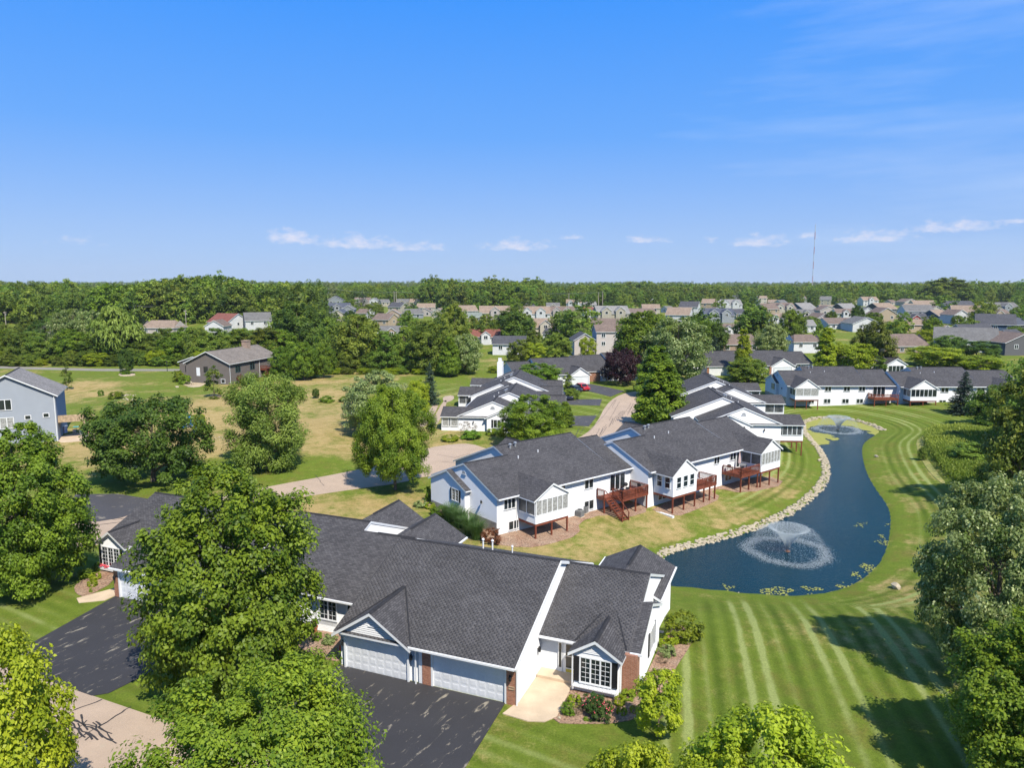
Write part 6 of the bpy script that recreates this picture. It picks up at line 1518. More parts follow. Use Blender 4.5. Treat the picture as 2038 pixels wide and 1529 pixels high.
# middle
MT = [('maple_b', 787, 975, 772, 158, 'round-leaved green tree by the tan street with a full oval shadow'), ('grey', 752, 868, 742, 130, 'pale grey-green tree behind the round street tree'), ('grey', 712, 850, 770, 60, 'small pale grey-green side of the field thicket'),
      ('mid_y', 832, 828, 757, 48, 'yellow-green shrub tree beside the blue spruce'), ('spruce', 856, 806, 720, 48, 'blue spruce left of the left row'), ('willow', 535, 932, 752, 148, 'shaggy upright willow in the dry field'),
      ('dark', 305, 958, 795, 222, 'wide dark irregular tree by the patio'), ('slim', 134, 776, 730, 22, 'slim young tree on the upper left lawn'), ('mid_d', 252, 745, 697, 28, 'small round dark tree in a stone ring by the lane'),
      ('slim', 426, 790, 728, 36, 'slender birch before the brown house'), ('maple_a', 1060, 888, 787, 136, 'dense round maple before the left row gable'), ('oval', 1124, 850, 800, 40, 'olive shrub tree behind the round maple'),
      ('oval', 1316, 852, 724, 118, 'tall dark oval tree beside the winding street'), ('mid_p', 1236, 766, 695, 76, 'purple-leaved maple before the brick entrance'), ('mid_a', 1071, 770, 724, 92, 'spreading maple roofing the left row back'),
      ('mid_c', 1138, 795, 773, 32, 'small round olive tree by the driveway'), ('slim', 1130, 776, 742, 24, 'thin cone tree beside the red car'), ('slim', 1457, 846, 815, 22, 'thin yellow sapling by the gable end'),
      ('mid_s', 1345, 762, 633, 130, 'great pale-topped tree centre right of the street'), ('mid_a', 1282, 745, 622, 130, 'huge round green tree above the purple maple'), ('oval', 1305, 790, 690, 90, 'dark green tree at the foot of the huge round one'),
      ('column', 1477, 752, 655, 40, 'pointed yellow-green tree before the charcoal roofs'), ('mid_c', 1490, 760, 712, 76, 'broad olive tree below the pointed yellow one'), ('column', 1642, 742, 652, 50, 'tall pointed yellow-green tree right of the dark shadow strip'),
      ('mid_y', 1690, 740, 683, 92, 'loose yellow-green thicket behind the far pond row'), ('mid_b', 1735, 735, 640, 80, 'tall green tree behind the thicket'), ('mid_s', 1532, 712, 645, 66, 'pale green tree before the brown roofs'),
      ('mid_a', 1573, 692, 618, 58, 'round bright tree among brown roofs'), ('mid_b', 1510, 670, 625, 40, 'dark green round tree beside the brown twin gables'), ('spruce', 1916, 824, 737, 70, 'silver-blue spruce before the far pond row'),
      ('mid_y', 1862, 728, 690, 100, 'wide spreading yellow-green tree right of the brick house'), ('mid_y', 1950, 735, 708, 84, 'low olive-yellow thicket above the far row end'), ('mid_d', 1945, 716, 680, 80, 'dark bushes before the white house'), ('mid_c', 1890, 706, 668, 66, 'round green tree before the grey roofed house'),
      ('mid_a', 1855, 676, 633, 36, 'olive round tree by the red gable'), ('mid_y', 1842, 678, 656, 34, 'yellow-green bush tree below the olive one'), ('mid_c', 1815, 690, 664, 30, 'green tree left of the yellow bush'),
      ('mid_d', 1705, 642, 608, 24, 'dark egg shaped tree among grey roofs'), ('mid_a', 1738, 645, 622, 34, 'green round tree right of the dark egg shaped one'), ('mid_y', 1780, 668, 640, 44, 'bright round tree before the slate gables'), ('mid_a', 1905, 648, 628, 24, 'small round tree by the white columns'),
      ('mid_a', 2020, 680, 650, 40, 'green tree at the foot of the white gable side'), ('mid_c', 2025, 640, 610, 30, 'green tree near the right edge roofs'), ('mid_b', 1655, 650, 620, 30, 'green tree right of the pink gables'), ('mid_b', 1615, 655, 630, 34, 'green tree between pink gables'),
      ('oval', 895, 750, 672, 50, 'smooth egg shaped tree before the mowed slope'), ('mid_s', 928, 745, 664, 62, 'pale leafy tree right of the egg shaped one'), ('mid_b', 855, 742, 640, 90, 'tall loose tree left of the egg shaped one'), ('mid_c', 815, 735, 650, 76, 'olive tree in the belt behind the field'),
      ('mid_b', 905, 690, 606, 52, 'tall poplar rising over the tan roofs'), ('mid_b', 770, 738, 660, 70, 'dense green tree near the brick house'), ('mid_c', 715, 735, 628, 100, 'big rounded olive tree in the belt'), ('mid_c', 662, 730, 634, 70, 'olive tree left of the big rounded one'),
      ('mid_d', 590, 712, 604, 92, 'big dark tree between white houses'), ('mid_a', 567, 752, 690, 56, 'left of three round trees beside the brown house'), ('mid_a', 606, 756, 682, 60, 'middle of three round trees beside the brown house'), ('mid_a', 645, 752, 684, 50, 'right of three round trees beside the brown house'),
      ('mid_b', 968, 676, 626, 40, 'green tree left of the big dark clump'), ('mid_d', 1010, 672, 620, 62, 'big dark clump before the arched window house'), ('mid_c', 1045, 672, 624, 44, 'green tree right of the big dark clump'), ('mid_b', 1058, 702, 658, 44, 'green tree beside the white garage'),
      ('mid_c', 1035, 722, 676, 50, 'dark olive tree before the white garage'), ('mid_y', 1062, 722, 682, 50, 'yellow-green tree before the white garage'), ('mid_b', 1105, 712, 664, 62, 'leafy tree with pale stems'), ('mid_s', 1134, 672, 617, 66, 'light green round tree right of the double gables'),
      ('mid_y', 1170, 714, 672, 34, 'orange tinted small tree by the pink gable'), ('pine', 795, 655, 628, 20, 'small blue spruce by the tan gables'), ('mid_b', 812, 660, 618, 30, 'dark tree right of the small spruce'), ('mid_c', 745, 628, 602, 40, 'round tree among the far small roofs'), ('mid_d', 698, 640, 618, 22, 'small dark tree by the grey gable'),
      ('mid_a', 1400, 700, 640, 60, 'green tree right of the great pale-topped one'), ('mid_d', 1425, 702, 645, 50, 'dark green tree left of the brown twin roofs'), ('pine', 1422, 706, 668, 34, 'grey-green conifer behind the charcoal roofs'),
      ('dead', 104, 712, 636, 60, 'bare grey dying tree in the left hedge'), ('mid_w', 236, 722, 612, 100, 'pale weeping willow in the left hedge'), ('mid_s', 150, 716, 616, 84, 'pale topped tree left of the weeping willow'), ('mid_s', 190, 716, 618, 70, 'pale leafy tree touching the weeping willow'),
      ('dead', 450, 668, 644, 34, 'small bare brown tree by the red roofed house'), ('pine', 463, 630, 604, 22, 'left of two blue spruces by the utility pole'), ('pine', 483, 630, 604, 20, 'right of two blue spruces by the utility pole'),
      ('pine', 177, 729, 708, 18, 'tiny spruce at the hedge foot'), ('pine', 722, 612, 575, 26, 'very dark conifer behind the left cluster'), ('mid_s', 660, 608, 562, 26, 'dark pine by the tall left pole'), ('pine', 286, 648, 628, 12, 'little blue spruce by the tan hip roof'),
      ('mid_b', 1885, 606, 553, 84, 'tallest dark round thicket on the right horizon'), ('mid_b', 1860, 606, 560, 50, 'left shoulder of the tallest thicket'), ('mid_b', 1925, 608, 572, 50, 'right shoulder of the tallest thicket'), ('mid_s', 2000, 590, 566, 34, 'pale tree over the white sheds'),
      ('mid_y', 1836, 602, 585, 36, 'round yellow bushes left of the tallest thicket'), ('dead', 2030, 706, 680, 26, 'bare young tree by the dark house'), ('slim', 1745, 742, 706, 40, 'slender green tree beside the bay gable')]
for k in MT: ptree(k[0], *k[1:5], label=k[5])
MARKS = [(k[1], k[2], k[5]) for k in MT] + [((h[0] + h[1]) / 2, h[3], h[7]) for h in FH]
USED = set()
def where(cx, by, noun, own=None):
    """a phrase that sets a background plant apart by the marked thing nearest to it"""
    c = sorted(MARKS, key=lambda m: math.hypot(m[0] - cx, 3 * (m[1] - by)))[:14]
    for size in ('', 'smaller ', 'fuller ', 'darker '):
        for mx, my, lb in c:
            if len(lb.split()) > 11: continue
            dx, dy = cx - mx, by - my
            rel = ('right of' if dx > 0 else 'left of') if abs(dx) > 2.2 * abs(dy) else ('before' if dy > 0 else 'behind')
            t = f'{size}{noun} {rel} the {lb}'
            if t not in USED and len(t.split()) <= 16:
                USED.add(t); return t
    return noun + ' among the others'
# hedge belt on the left and filler trees: alike members share group and label
gl = 'trees of the dense belt along the left lane'
for i in range(30):
    cx = -30 + i * 21 + random.uniform(-8, 8)
    if cx > 585: break
    by = 722 + random.uniform(-3, 2); ptree(random.choice(['mid_b', 'mid_c', 'mid_a', 'mid_c']), cx, by, random.uniform(652, 682), random.uniform(56, 84), where(cx, by, 'belt tree'), gl)
for i in range(24):
    cx = -20 + i * 25 + random.uniform(-8, 8)
    if 300 < cx < 345 or 392 < cx < 470: continue
    by = 692 + random.uniform(-5, 5); ptree(random.choice(['mid_b', 'mid_c', 'mid_d']), cx, by, random.uniform(632, 656) if cx < 260 else random.uniform(654, 668), random.uniform(44, 66), where(cx, by, 'belt tree'), gl)
for i in range(17):
    ptree('mid_y' if i % 4 == 0 else 'mid_c', -20 + i * 27 + random.uniform(-9, 9), 728, random.uniform(696, 716), random.uniform(20, 50), where(-20 + i * 27, 728, 'low round shrub'), 'shrubs at the foot of the left belt', parts=False, name='shrub', cat='shrub')
gl = 'trees of the belt behind the dry field'
for i in range(22):
    cx = 640 + i * 15 + random.uniform(-6, 6)
    if cx > 935: break
    by = 738 + random.uniform(-4, 2); ptree(random.choice(['mid_b', 'mid_c']), cx, by, random.uniform(682, 705), random.uniform(34, 54), where(cx, by, 'belt tree'), gl)
for i in range(16): ptree('mid_y' if i % 2 else 'mid_c', 640 + i * 27 + random.uniform(-8, 8), 745 - 3 * (i > 11), 733 - 4 * (i > 11) , random.uniform(26, 44), where(640 + i * 27, 745, 'low shrub'), 'shrubs below the middle belt', parts=False, name='shrub', cat='shrub') if not (900 < 640 + i * 27 < 985) else None
# garden trees among the far houses
gl = 'garden trees among the subdivision houses'
houses_px = [(h[0], h[1], h[2], h[3]) for h in FH]
cnt = 0
rt = random.Random(12)
while cnt < 215:
    cx = rt.uniform(560, 2060); by = 600 + (rt.random() ** 1.4) * 95; hpx = (by - 566) * rt.uniform(.3, .6) + 4
    ok = True
    for (a, b_, c, d) in houses_px:
        if a - 1 < cx < b_ + 1 and by > d - 1 and by - hpx < d - (d - c) * .45: ok = False; break
    if cx < 1180 and by > 690: ok = False
    if not ok: continue
    ptree(rt.choice(['far_a', 'far_b', 'far_c', 'far_d', 'far_e']), cx, by, by - hpx, hpx * rt.uniform(.8, 1.3), where(cx, by, 'garden tree'), gl, parts=False)
    cnt += 1
# ---- woods: too many to count, instances of the far tree meshes on one point cloud
def wood(name, pts, label, keys, kind='stuff'):
    V = np.array([p[:3] for p in pts], np.float32); me = bpy.data.meshes.new(name); me.vertices.add(len(V)); me.vertices.foreach_set('co', V.ravel())
    for nm, i in (('sx', 3), ('sz', 4), ('rot', 5)):
        a = me.attributes.new(nm, 'FLOAT', 'POINT'); a.data.foreach_set('value', np.array([p[i] for p in pts], np.float32))
    a = me.attributes.new('pick', 'INT', 'POINT'); a.data.foreach_set('value', np.array([int(p[6]) for p in pts], np.int32))
    o = put(name, me); tagp(o, label, name.replace('_', ' '), kind=kind)
    ng = bpy.data.node_groups.new(name, 'GeometryNodeTree')
    ng.interface.new_socket('Geometry', in_out='INPUT', socket_type='NodeSocketGeometry'); ng.interface.new_socket('Geometry', in_out='OUTPUT', socket_type='NodeSocketGeometry')
    n = ng.nodes; l = ng.links; gi = n.new('NodeGroupInput'); go = n.new('NodeGroupOutput'); jn = n.new('GeometryNodeJoinGeometry')
    def na(nm, t='FLOAT'):
        q = n.new('GeometryNodeInputNamedAttribute'); q.data_type = t; q.inputs['Name'].default_value = nm; return q.outputs['Attribute']
    cx_ = n.new('ShaderNodeCombineXYZ'); l.new(na('sx'), cx_.inputs[0]); l.new(na('sx'), cx_.inputs[1]); l.new(na('sz'), cx_.inputs[2])
    rx_ = n.new('ShaderNodeCombineXYZ'); l.new(na('rot'), rx_.inputs[2])
    pk = na('pick', 'INT')
    for i, k in enumerate(keys):
        oi = n.new('GeometryNodeObjectInfo'); oi.inputs['Object'].default_value = SRC[k]; oi.transform_space = 'ORIGINAL'
        cp = n.new('FunctionNodeCompare'); cp.data_type = 'INT'; cp.operation = 'EQUAL'
        ins = [s_ for s_ in cp.inputs if s_.type == 'INT']; l.new(pk, ins[0]); ins[1].default_value = i
        ip = n.new('GeometryNodeInstanceOnPoints'); l.new(gi.outputs[0], ip.inputs['Points']); l.new(cp.outputs[0], ip.inputs['Selection']); l.new(oi.outputs['Geometry'], ip.inputs['Instance'])
        l.new(cx_.outputs[0], ip.inputs['Scale']); l.new(rx_.outputs[0], ip.inputs['Rotation']); l.new(ip.outputs[0], jn.inputs[0])
    l.new(jn.outputs[0], go.inputs[0])
    md = o.modifiers.new('scatter', 'NODES'); md.node_group = ng
    return o
# one visible tree of each far kind serves as the source
SRC = {}
for i, k in enumerate(('far_a', 'far_b', 'far_c', 'far_d', 'far_e')):
    cr, tr, H0, W0 = PROTO[k]
    p_ = gp(300 + i * 60, 640); o = put('tree', cr, None, (p_[0], p_[1] + 60, tz(p_[0], p_[1] + 60)), i); tagp(o, 'leafy tree at the front edge of the left wood', 'tree', 'front trees of the left wood'); SRC[k] = o
KS = ['far_a', 'far_b', 'far_c', 'far_d', 'far_e']
def scatter(n, fx, hmin, hmax, seed, kmax=5):
    rd = random.Random(seed); out = []
    for _ in range(n):
        q = fx(rd)
        if q is None: continue
        x, y = q; h = rd.uniform(hmin, hmax) * (1 + .45 * mnoise.noise(Vector((x * .016, y * .006, seed))) + .18 * mnoise.noise(Vector((x * .07, y * .02, seed)))); w = h * rd.uniform(.6, .95)
        out.append((x, y, tz(x, y) - .5, w / 11, h / 12, rd.uniform(0, 6.28), rd.choice([0, 0, 1, 1, 2, 3, 4])))
    return out
def leftwood(rd):
    y = rd.uniform(352, 620); az = -.76 + .5 * rd.random(); return (y * math.tan(az), y)
pl = scatter(900, leftwood, 12, 19, 1)
def midwood(rd):
    y = rd.uniform(640, 1000); az = math.atan((rd.uniform(660, 1340) - CX) / FPX); return (y * math.tan(az), y)
pm = scatter(800, midwood, 10, 17, 2)
def centre(rd):
    y = rd.uniform(560, 800); az = math.atan((rd.uniform(850, 1075) - CX) / FPX); return (y * math.tan(az), y)
pm += scatter(260, centre, 16, 25, 3)
def rightwood(rd):
    y = rd.uniform(760, 1250); az = math.atan((rd.uniform(1180, 2200) - CX) / FPX); return (y * math.tan(az), y)
pr = scatter(1300, rightwood, 10, 19, 4)
def horizon(rd):
    y = 1200 + 4300 * rd.random() ** 1.3; az = rd.uniform(-.8, .8); return (y * math.tan(az), y)
ph = scatter(5200, horizon, 8, 19, 5)
wood('left_wood', pl, 'dense leafy wood rising behind the left lane and poles', KS)
wood('middle_wood', pm, 'dark green wood wall behind the tan roofed houses', KS)
wood('right_wood', pr, 'rolling wood behind the right subdivision', KS)
wood('horizon_woods', ph, 'distant tree cover reaching the horizon', KS)

# ================================================================ SHRUBS, SMALL PLANTS
def cs_(*a, **k): return crown_mesh('bush_leaves', *a, **k)
proto('bush', cs_(L_BUSH, 1.1, 1.3, .05, 'round', 60, 70, .17, .045, 41, lump=.25), 1.1, 1.3, .1, .03, 41, 3)
proto('ball', cs_(L_YELL, 1.0, 1.15, .02, 'round', 70, 70, .12, .035, 42, lump=.05, shell=.85), 1., 1.15, .1, .03, 42, 3)
proto('rosebush', cs_(L_ROSE, 1.5, 1.7, .05, 'oval', 60, 60, .2, .05, 43, lump=.45), 1.5, 1.7, .1, .03, 43, 4)
proto('twigs', cs_(leafmat('leaf_bronze', (.12, .09, .06), (.3, .2, .13)), 1.4, 1.7, .05, 'vase', 40, 40, .2, .05, 44, lump=.4, asp=.25), 1.4, 1.7, .1, .03, 44, 8)
proto('redbush', cs_(leafmat('leaf_red', (.07, .03, .015), (.22, .10, .04)), 1.4, 1.5, .05, 'oval', 50, 50, .2, .06, 45, lump=.3), 1.4, 1.5, .1, .03, 45, 3)
proto('greybush', cs_(L_GREY, .8, 1.2, .02, 'round', 50, 60, .15, .05, 46, lump=.2), .8, 1.2, .05, .02, 46, 3)
def blades(H, Wd, n, seed, m):
    r_ = np.random.default_rng(seed); V = []; F = []; lv = []
    for k in range(n):
        a = r_.uniform(0, 6.283); l = H * r_.uniform(.7, 1.1); sp = Wd * .5 * r_.uniform(.3, 1.05); w = .018; b0 = r_.uniform(0, Wd * .18)
        pr = None
        for j in range(5):
            t = j / 4; r = b0 + sp * t ** 1.4; z = l * (t * 1.5 - .75 * t * t) * 1.2; q = (r * math.cos(a), r * math.sin(a), z); ww = w * (1 - t * .8)
            e = (q[0] - math.sin(a) * ww, q[1] + math.cos(a) * ww, z), (q[0] + math.sin(a) * ww, q[1] - math.cos(a) * ww, z)
            if pr: i = len(V); V += [pr[0], pr[1], e[1], e[0]]; F.append((i, i + 1, i + 2, i + 3)); lv.append(r_.random() * .6 + .3 * t)
            pr = e
    return npmesh('blades', V, F, m, lv)
GR = blades(1.3, 2.2, 700, 5, L_GRAS); GRC = blades(1.0, 1.2, 240, 6, L_MEAD)
def shrub(key, px, py, w, h=None, label=None, group=None, name='shrub', cat='shrub'):
    """h in photo pixels"""
    q = gp(px, py); s_ = mpp(q); cr, tr, H0, W0 = PROTO[key]; Hm = (h or w * .8) * s_; Wm = w * s_
    o = put(name, cr, None, tuple(q), random.uniform(0, 6.28), (Wm / W0, Wm / W0, Hm / H0)); return tagp(o, label, cat, group)
SH = [('ball', 1143, 1404, 27, 22, 'round yellow-green bush at the corner of the walk'), ('bush', 1130, 1422, 27, 22, 'deep green mound nearest the white boulder'), ('twigs', 1150, 1424, 20, 22, 'bronze twiggy plant between the green mound and the roses'),
      ('ball', 1233, 1404, 21, 19, 'small round bush under the bay window corner'), ('bush', 1249, 1392, 30, 18, 'leafy low bush against the brick corner'), ('ball', 1237, 1422, 21, 13, 'flat yellow-green bush in the front of the mulch bed'),
      ('ball', 1262, 1418, 18, 13, 'little yellow bush beside the ornamental tree'), ('bush', 1214, 1415, 14, 10, 'tiny green plant between roses and round bush'), ('bush', 1166, 1436, 10, 8, 'tiny plant at the front edge of the bed'),
      ('bush', 1359, 1272, 70, 52, 'big leafy shrub at the side wall beside the lawn'), ('ball', 1337, 1281, 28, 21, 'middle of the clipped yellow-green balls by the side wall'), ('ball', 1355, 1279, 24, 20, 'rightmost clipped yellow-green ball by the side wall'),
      ('ball', 1326, 1290, 27, 20, 'leftmost clipped yellow-green ball by the side wall'), ('greybush', 1328, 1306, 33, 21, 'blue-green mound below the clipped balls'), ('twigs', 1318, 1321, 27, 16, 'brownish plant at the side wall'),
      ('redbush', 979, 1082, 34, 32, 'reddish green barberry at the pond house corner'), ('bush', 874, 1026, 36, 16, 'low bright ground cover by the pond house end'), ('ball', 856, 1012, 20, 12, 'small clipped ball by the pond house end'), ('bush', 852, 998, 14, 30, 'narrow upright shrub at the pond house end corner'),
      ('greybush', 838, 1009, 26, 13, 'pale variegated hosta by the pond house end'), ('ball', 896, 878, 32, 13, 'yellow-green clipped hedge under the left row porch'), ('bush', 936, 873, 42, 15, 'green spreading bush at the left row gable'), ('twigs', 932, 866, 36, 24, 'purplish twiggy shrub at the left row gable'),
      ('bush', 980, 866, 28, 12, 'low dark bush under the left row window'), ('bush', 195, 1137, 18, 17, 'upper green bush at the left bay'), ('ball', 190, 1154, 20, 15, 'middle round bush at the left bay'), ('ball', 184, 1168, 18, 14, 'front round bush at the left bay'), ('bush', 172, 1150, 30, 16, 'long leafy bush beside the left bay bushes'),
      ('bush', 181, 1180, 7, 8, 'tiny dark plant by the left walk'), ('greybush', 655, 1281, 28, 18, 'silver-green mound left of the double garage'), ('bush', 632, 1275, 18, 16, 'dark green plant beside the silver-green mound'), ('bush', 201, 788, 12, 11, 'small bush alone in the upper left field'),
      ('bush', 231, 794, 28, 14, 'leafy bush beside the field rock pile'), ('mid_d', 629, 793, 13, 19, 'small dark conical bush in the dry field'), ('bush', 651, 800, 30, 11, 'low spreading bush in the dry field'), ('bush', 687, 800, 26, 10, 'low bush near the pale tree'), ('bush', 355, 760, 24, 22, 'dark shrub left of the brown house boulders'),
      ('bush', 368, 765, 22, 18, 'green shrub in front of the brown house boulders'), ('redbush', 479, 764, 13, 19, 'dark red shrub at the brown house wall'), ('redbush', 535, 752, 16, 18, 'dark red shrub at the brown house deck'), ('bush', 251, 746, 16, 6, 'low plant in the stone ring'),
      ('twigs', 462, 757, 12, 6, 'small plant at the brown house foot'), ('mid_y', 398, 861, 25, 37, 'cone shaped autumn-tinted bush beside the blue slide'), ('bush', 600, 752, 60, 10, 'low planting under the three round trees'), ('bush', 427, 794, 20, 5, 'low plants under the slender birch'),
      ('bush', 1383, 752, 22, 8, 'orange green flowers before the bay'), ('bush', 1410, 860, 10, 8, 'small plant')]
for k, x, y, w, h, lb in SH[:-1]: shrub(k, x, y, w, h, lb)
rb = shrub('rosebush', 1180, 1421, 46, 40, 'red rose bush under the bay window')
rb2 = shrub('rosebush', 1196, 1430, 48, 38, 'larger rose bush with pink blooms in the middle of the bed')
for o, n_, sd in ((rb, 60, 1), (rb2, 34, 2)):
    rd = random.Random(sd); mb = MB()
    for k in range(n_):
        a = rd.uniform(0, 6.28); r = .85 * rd.random() ** .5; z = .95 + .45 * rd.random() - r * .35; x, y = r * math.cos(a), r * math.sin(a); q = rd.uniform(.03, .06)
        mb.lathe([(.01, -q), (q, 0), (.01, q)], 6, (x, y, z))
    f = mb.build('blossoms', M_FLOW, o); f['kind'] = 'stuff'
for i, (x, y, w, lb) in enumerate([(896, 1038, 44, 'upper left fountain grass clump at the pond house'), (916, 1050, 48, 'second fountain grass clump at the pond house'), (934, 1064, 50, 'third fountain grass clump at the pond house'), (948, 1074, 46, 'lowest fountain grass clump at the pond house')]):
    q = gp(x, y); s_ = mpp(q) * w / 2.0; tagp(put('ornamental_grass', GR, None, tuple(q), i * 1.3, (s_, s_, s_ * 1.25)), lb, 'grass')
# meadow of reeds
md = []
rd = random.Random(77)
mp_ = np.array([gp(*p)[:2] for p in [(1842, 872), (1870, 858), (1930, 852), (2000, 852), (2180, 850), (2180, 1030), (2010, 1010), (1930, 985), (1885, 950), (1852, 905)]])
bx0, by0 = mp_.min(0); bx1, by1 = mp_.max(0)
Vs, Fs, LVs, off = [], [], [], 0
gv = np.empty(len(GRC.vertices) * 3, np.float32); GRC.vertices.foreach_get('co', gv); gv = gv.reshape(-1, 3)[::1]
while len(md) < 8000:
    x, y = rd.uniform(bx0, bx1), rd.uniform(by0, by1)
    if inside(mp_, np.array([x]), np.array([y]))[0]: md.append((x, y))
n = len(md); M_ = 26
P = np.array(md); zz = tz_s(P[:, 0], P[:, 1])[0]
hgt_ = 1.5 + .9 * np.array([mnoise.noise(Vector((x * .12, y * .12, 0))) for x, y in md])
k = np.repeat(np.arange(n), M_); r_ = np.random.default_rng(9)
C = np.stack([P[k, 0] + r_.normal(0, .35, len(k)), P[k, 1] + r_.normal(0, .35, len(k)), zz[k] + hgt_[k] * r_.random(len(k)) ** .8], 1)
Nn = unit(np.stack([r_.normal(0, 1, len(k)), r_.normal(0, 1, len(k)) - .3, r_.normal(.7, .5, len(k))], 1))
T = np.stack([r_.normal(0, .3, len(k)), r_.normal(0, .3, len(k)), np.ones(len(k))], 1)
V, F = leafquads(C, Nn, .2, .22, T)
pt = np.array([mnoise.noise(Vector((x * .07, y * .07, 5))) for x, y in md])
tagp(put('meadow_reeds', npmesh('meadow_reeds', V, F, L_MEAD, np.clip(.45 + pt[k] * .7 + r_.normal(0, .18, len(k)), 0, 1))), 'uncut tall meadow of reeds beyond the mown strip', 'reeds', kind='stuff')
for x, y, w, h, lb in [(1835, 916, 16, 26, 'dark bushy reed clump at the left edge of the meadow'), (1930, 925, 70, 44, 'dark willow scrub in the meadow'), (1990, 960, 70, 50, 'scrub at the lower side of the meadow'), (1895, 880, 40, 22, 'low scrub at the meadow top')]:
    shrub('mid_c', x, y, w, h, lb)
# meadow edge sapling row along the right
# ================================================================ SMALL THINGS
def ac(px, py, lb, rz=0., s_=.9):
    q = gp(px, py); r = empty('air_conditioner', tuple(q), rz, lb, 'air conditioner', 'air conditioners')
    MB().box(-s_ / 2, s_ / 2, -s_ / 2, s_ / 2, 0, .08).build('pad', M_CONC, r); MB().box(-s_ * .42, s_ * .42, -s_ * .42, s_ * .42, .08, .85).build('casing', M_ACG, r)
    mb = MB(); 
    for k in range(9): mb.box(-s_ * .43, s_ * .43, -s_ * .43, s_ * .43, .14 + k * .075, .16 + k * .075)
    mb.build('louvres', M_DARK, r); MB().lathe([(.3, .85), (.3, .9), (.08, .92)], 12).build('fan_guard', M_DARK, r)
ac(1154, 1029, 'grey air conditioner beside the porch of the pond house', .9); ac(1164, 1022, 'darker air conditioner behind the grey one', .9, .7)
ac(1662, 805, 'left of three air conditioners at the far row wall'); ac(1672, 805, 'middle air conditioner at the far row wall'); ac(1683, 805, 'right and largest air conditioner at the far row wall', 0, 1.2)
ac(1352, 989, 'small air conditioner below the middle deck', .9, .7)
# boulders
def boulder(px, py, w, lb=None, gr=None):
    q = gp(px, py); s_ = w * mpp(q); tagp(put('boulder', random.choice(ROCKS), None, (q[0], q[1], q[2] + s_ * .15), random.uniform(0, 6), (s_, s_ * .8, s_)), lb, 'boulder', gr)
boulder(1113, 1431, 10, 'pale oval boulder at the end of the cream walk'); boulder(1784, 1172, 26, 'flat pale boulder on the near pond bank'); boulder(1470, 1178 + 2, 4, 'small white stone at the near pond edge'); boulder(1632, 918, 12, 'lone flat stone on the lawn by the bank')
boulder(1745, 910, 10, 'flat pale stone on the right bank lawn')
rd = random.Random(4)
for k in range(34): x = rd.gauss(388, 14); boulder(x, 757 + (x - 388) * -.2 + rd.uniform(-7, 8), rd.uniform(4, 9), 'pale landscaping boulder beside the brown house', 'boulders beside the brown house')
for k in range(26): boulder(rd.gauss(254, 11), rd.uniform(786, 798), rd.uniform(2.5, 6), 'pale rock in the pile on the upper left lawn', 'rock pile on the upper left lawn')
for k in range(26): boulder(rd.gauss(441, 10), rd.uniform(868, 877), rd.uniform(1.5, 3.6), 'flat stone lying in the dry field', 'flat stones in the dry field')
for k in range(18): a = k / 18 * 6.283; boulder(252 + 15 * math.cos(a), 746.5 + 2.6 * math.sin(a), 3.4, 'white stone of the ring round the dark tree', 'stone ring round the dark tree')
for k in range(22): boulder(rd.uniform(88, 118), rd.uniform(866, 880), rd.uniform(2.5, 6), 'tan rock at the foot of the blue-grey house', 'rocks at the foot of the blue-grey house')
# utility poles and wires
M_POLE = mat('grey_pole_wood', (.36, .31, .26), .9)
PT = {}
for i, (x, yb, yt, dbl, lb) in enumerate([(12, 648, 620, 1, 'short leaning utility pole at the far left'), (270, 646, 606, 0, 'pale utility pole before the left wood'), (342, 642, 599, 0, 'tall wooden pole left of the tan roof'), (371, 655, 616, 1, 'utility pole with transformer by the brown gable'),
                       (435, 632, 600, 0, 'pole behind the red roof'), (490, 634, 605, 1, 'utility pole right of the blue spruces'), (653, 622, 571, 1, 'tall transmission pole by the dark pines'), (785, 614, 580, 0, 'left pole of the pair above the beige gable'), (789, 614, 580, 0, 'right pole of the pair above the beige gable'),
                       (977.5, 605, 579, 0, 'left pole of the pair before the central wood'), (982, 605, 579, 0, 'right pole of the pair before the central wood'), (1132, 612, 583, 0, 'thin pole before the spruce line'), (1191, 612, 582, 0, 'slim grey pole left of the beige house pole'), (1199, 613, 580, 0, 'brown pole above the beige house')]):
    q = gp(x, yb); H = hgt(q, yt); r = empty('utility_pole', tuple(q), 0, lb, 'pole', None); s_ = mpp(q)
    MB().tube((0, 0, -.5), (0, 0, H), .8 * s_, .5 * s_, 8).build('pole', M_POLE, r)
    if dbl:
        MB().box(-3.2 * s_, 3.2 * s_, -.3 * s_, .3 * s_, H * .9, H * .9 + .35).build('crossarm', M_POLE, r)
        MB().tube((1.6 * s_, 0, H * .74), (1.6 * s_, 0, H * .83), .9 * s_, n=8).build('transformer', M_ACG, r)
    PT[i] = (q[0], q[1], q[2] + H * .96, s_)
for a, b_ in ((6, 7), (7, 9), (8, 10), (9, 12), (10, 13), (1, 2), (2, 4)):
    p, q = PT[a], PT[b_]; mb = MB(); n = 10; prev = None
    for k in range(n + 1):
        t = k / n; c = (p[0] + (q[0] - p[0]) * t, p[1] + (q[1] - p[1]) * t, p[2] + (q[2] - p[2]) * t - 6 * t * (1 - t))
        if prev: mb.tube(prev, c, .05, n=4, caps=False)
        prev = c
    tagp(mb.build('power_line', M_ACG), 'thin power line strung between the distant poles', 'power line', 'power lines')
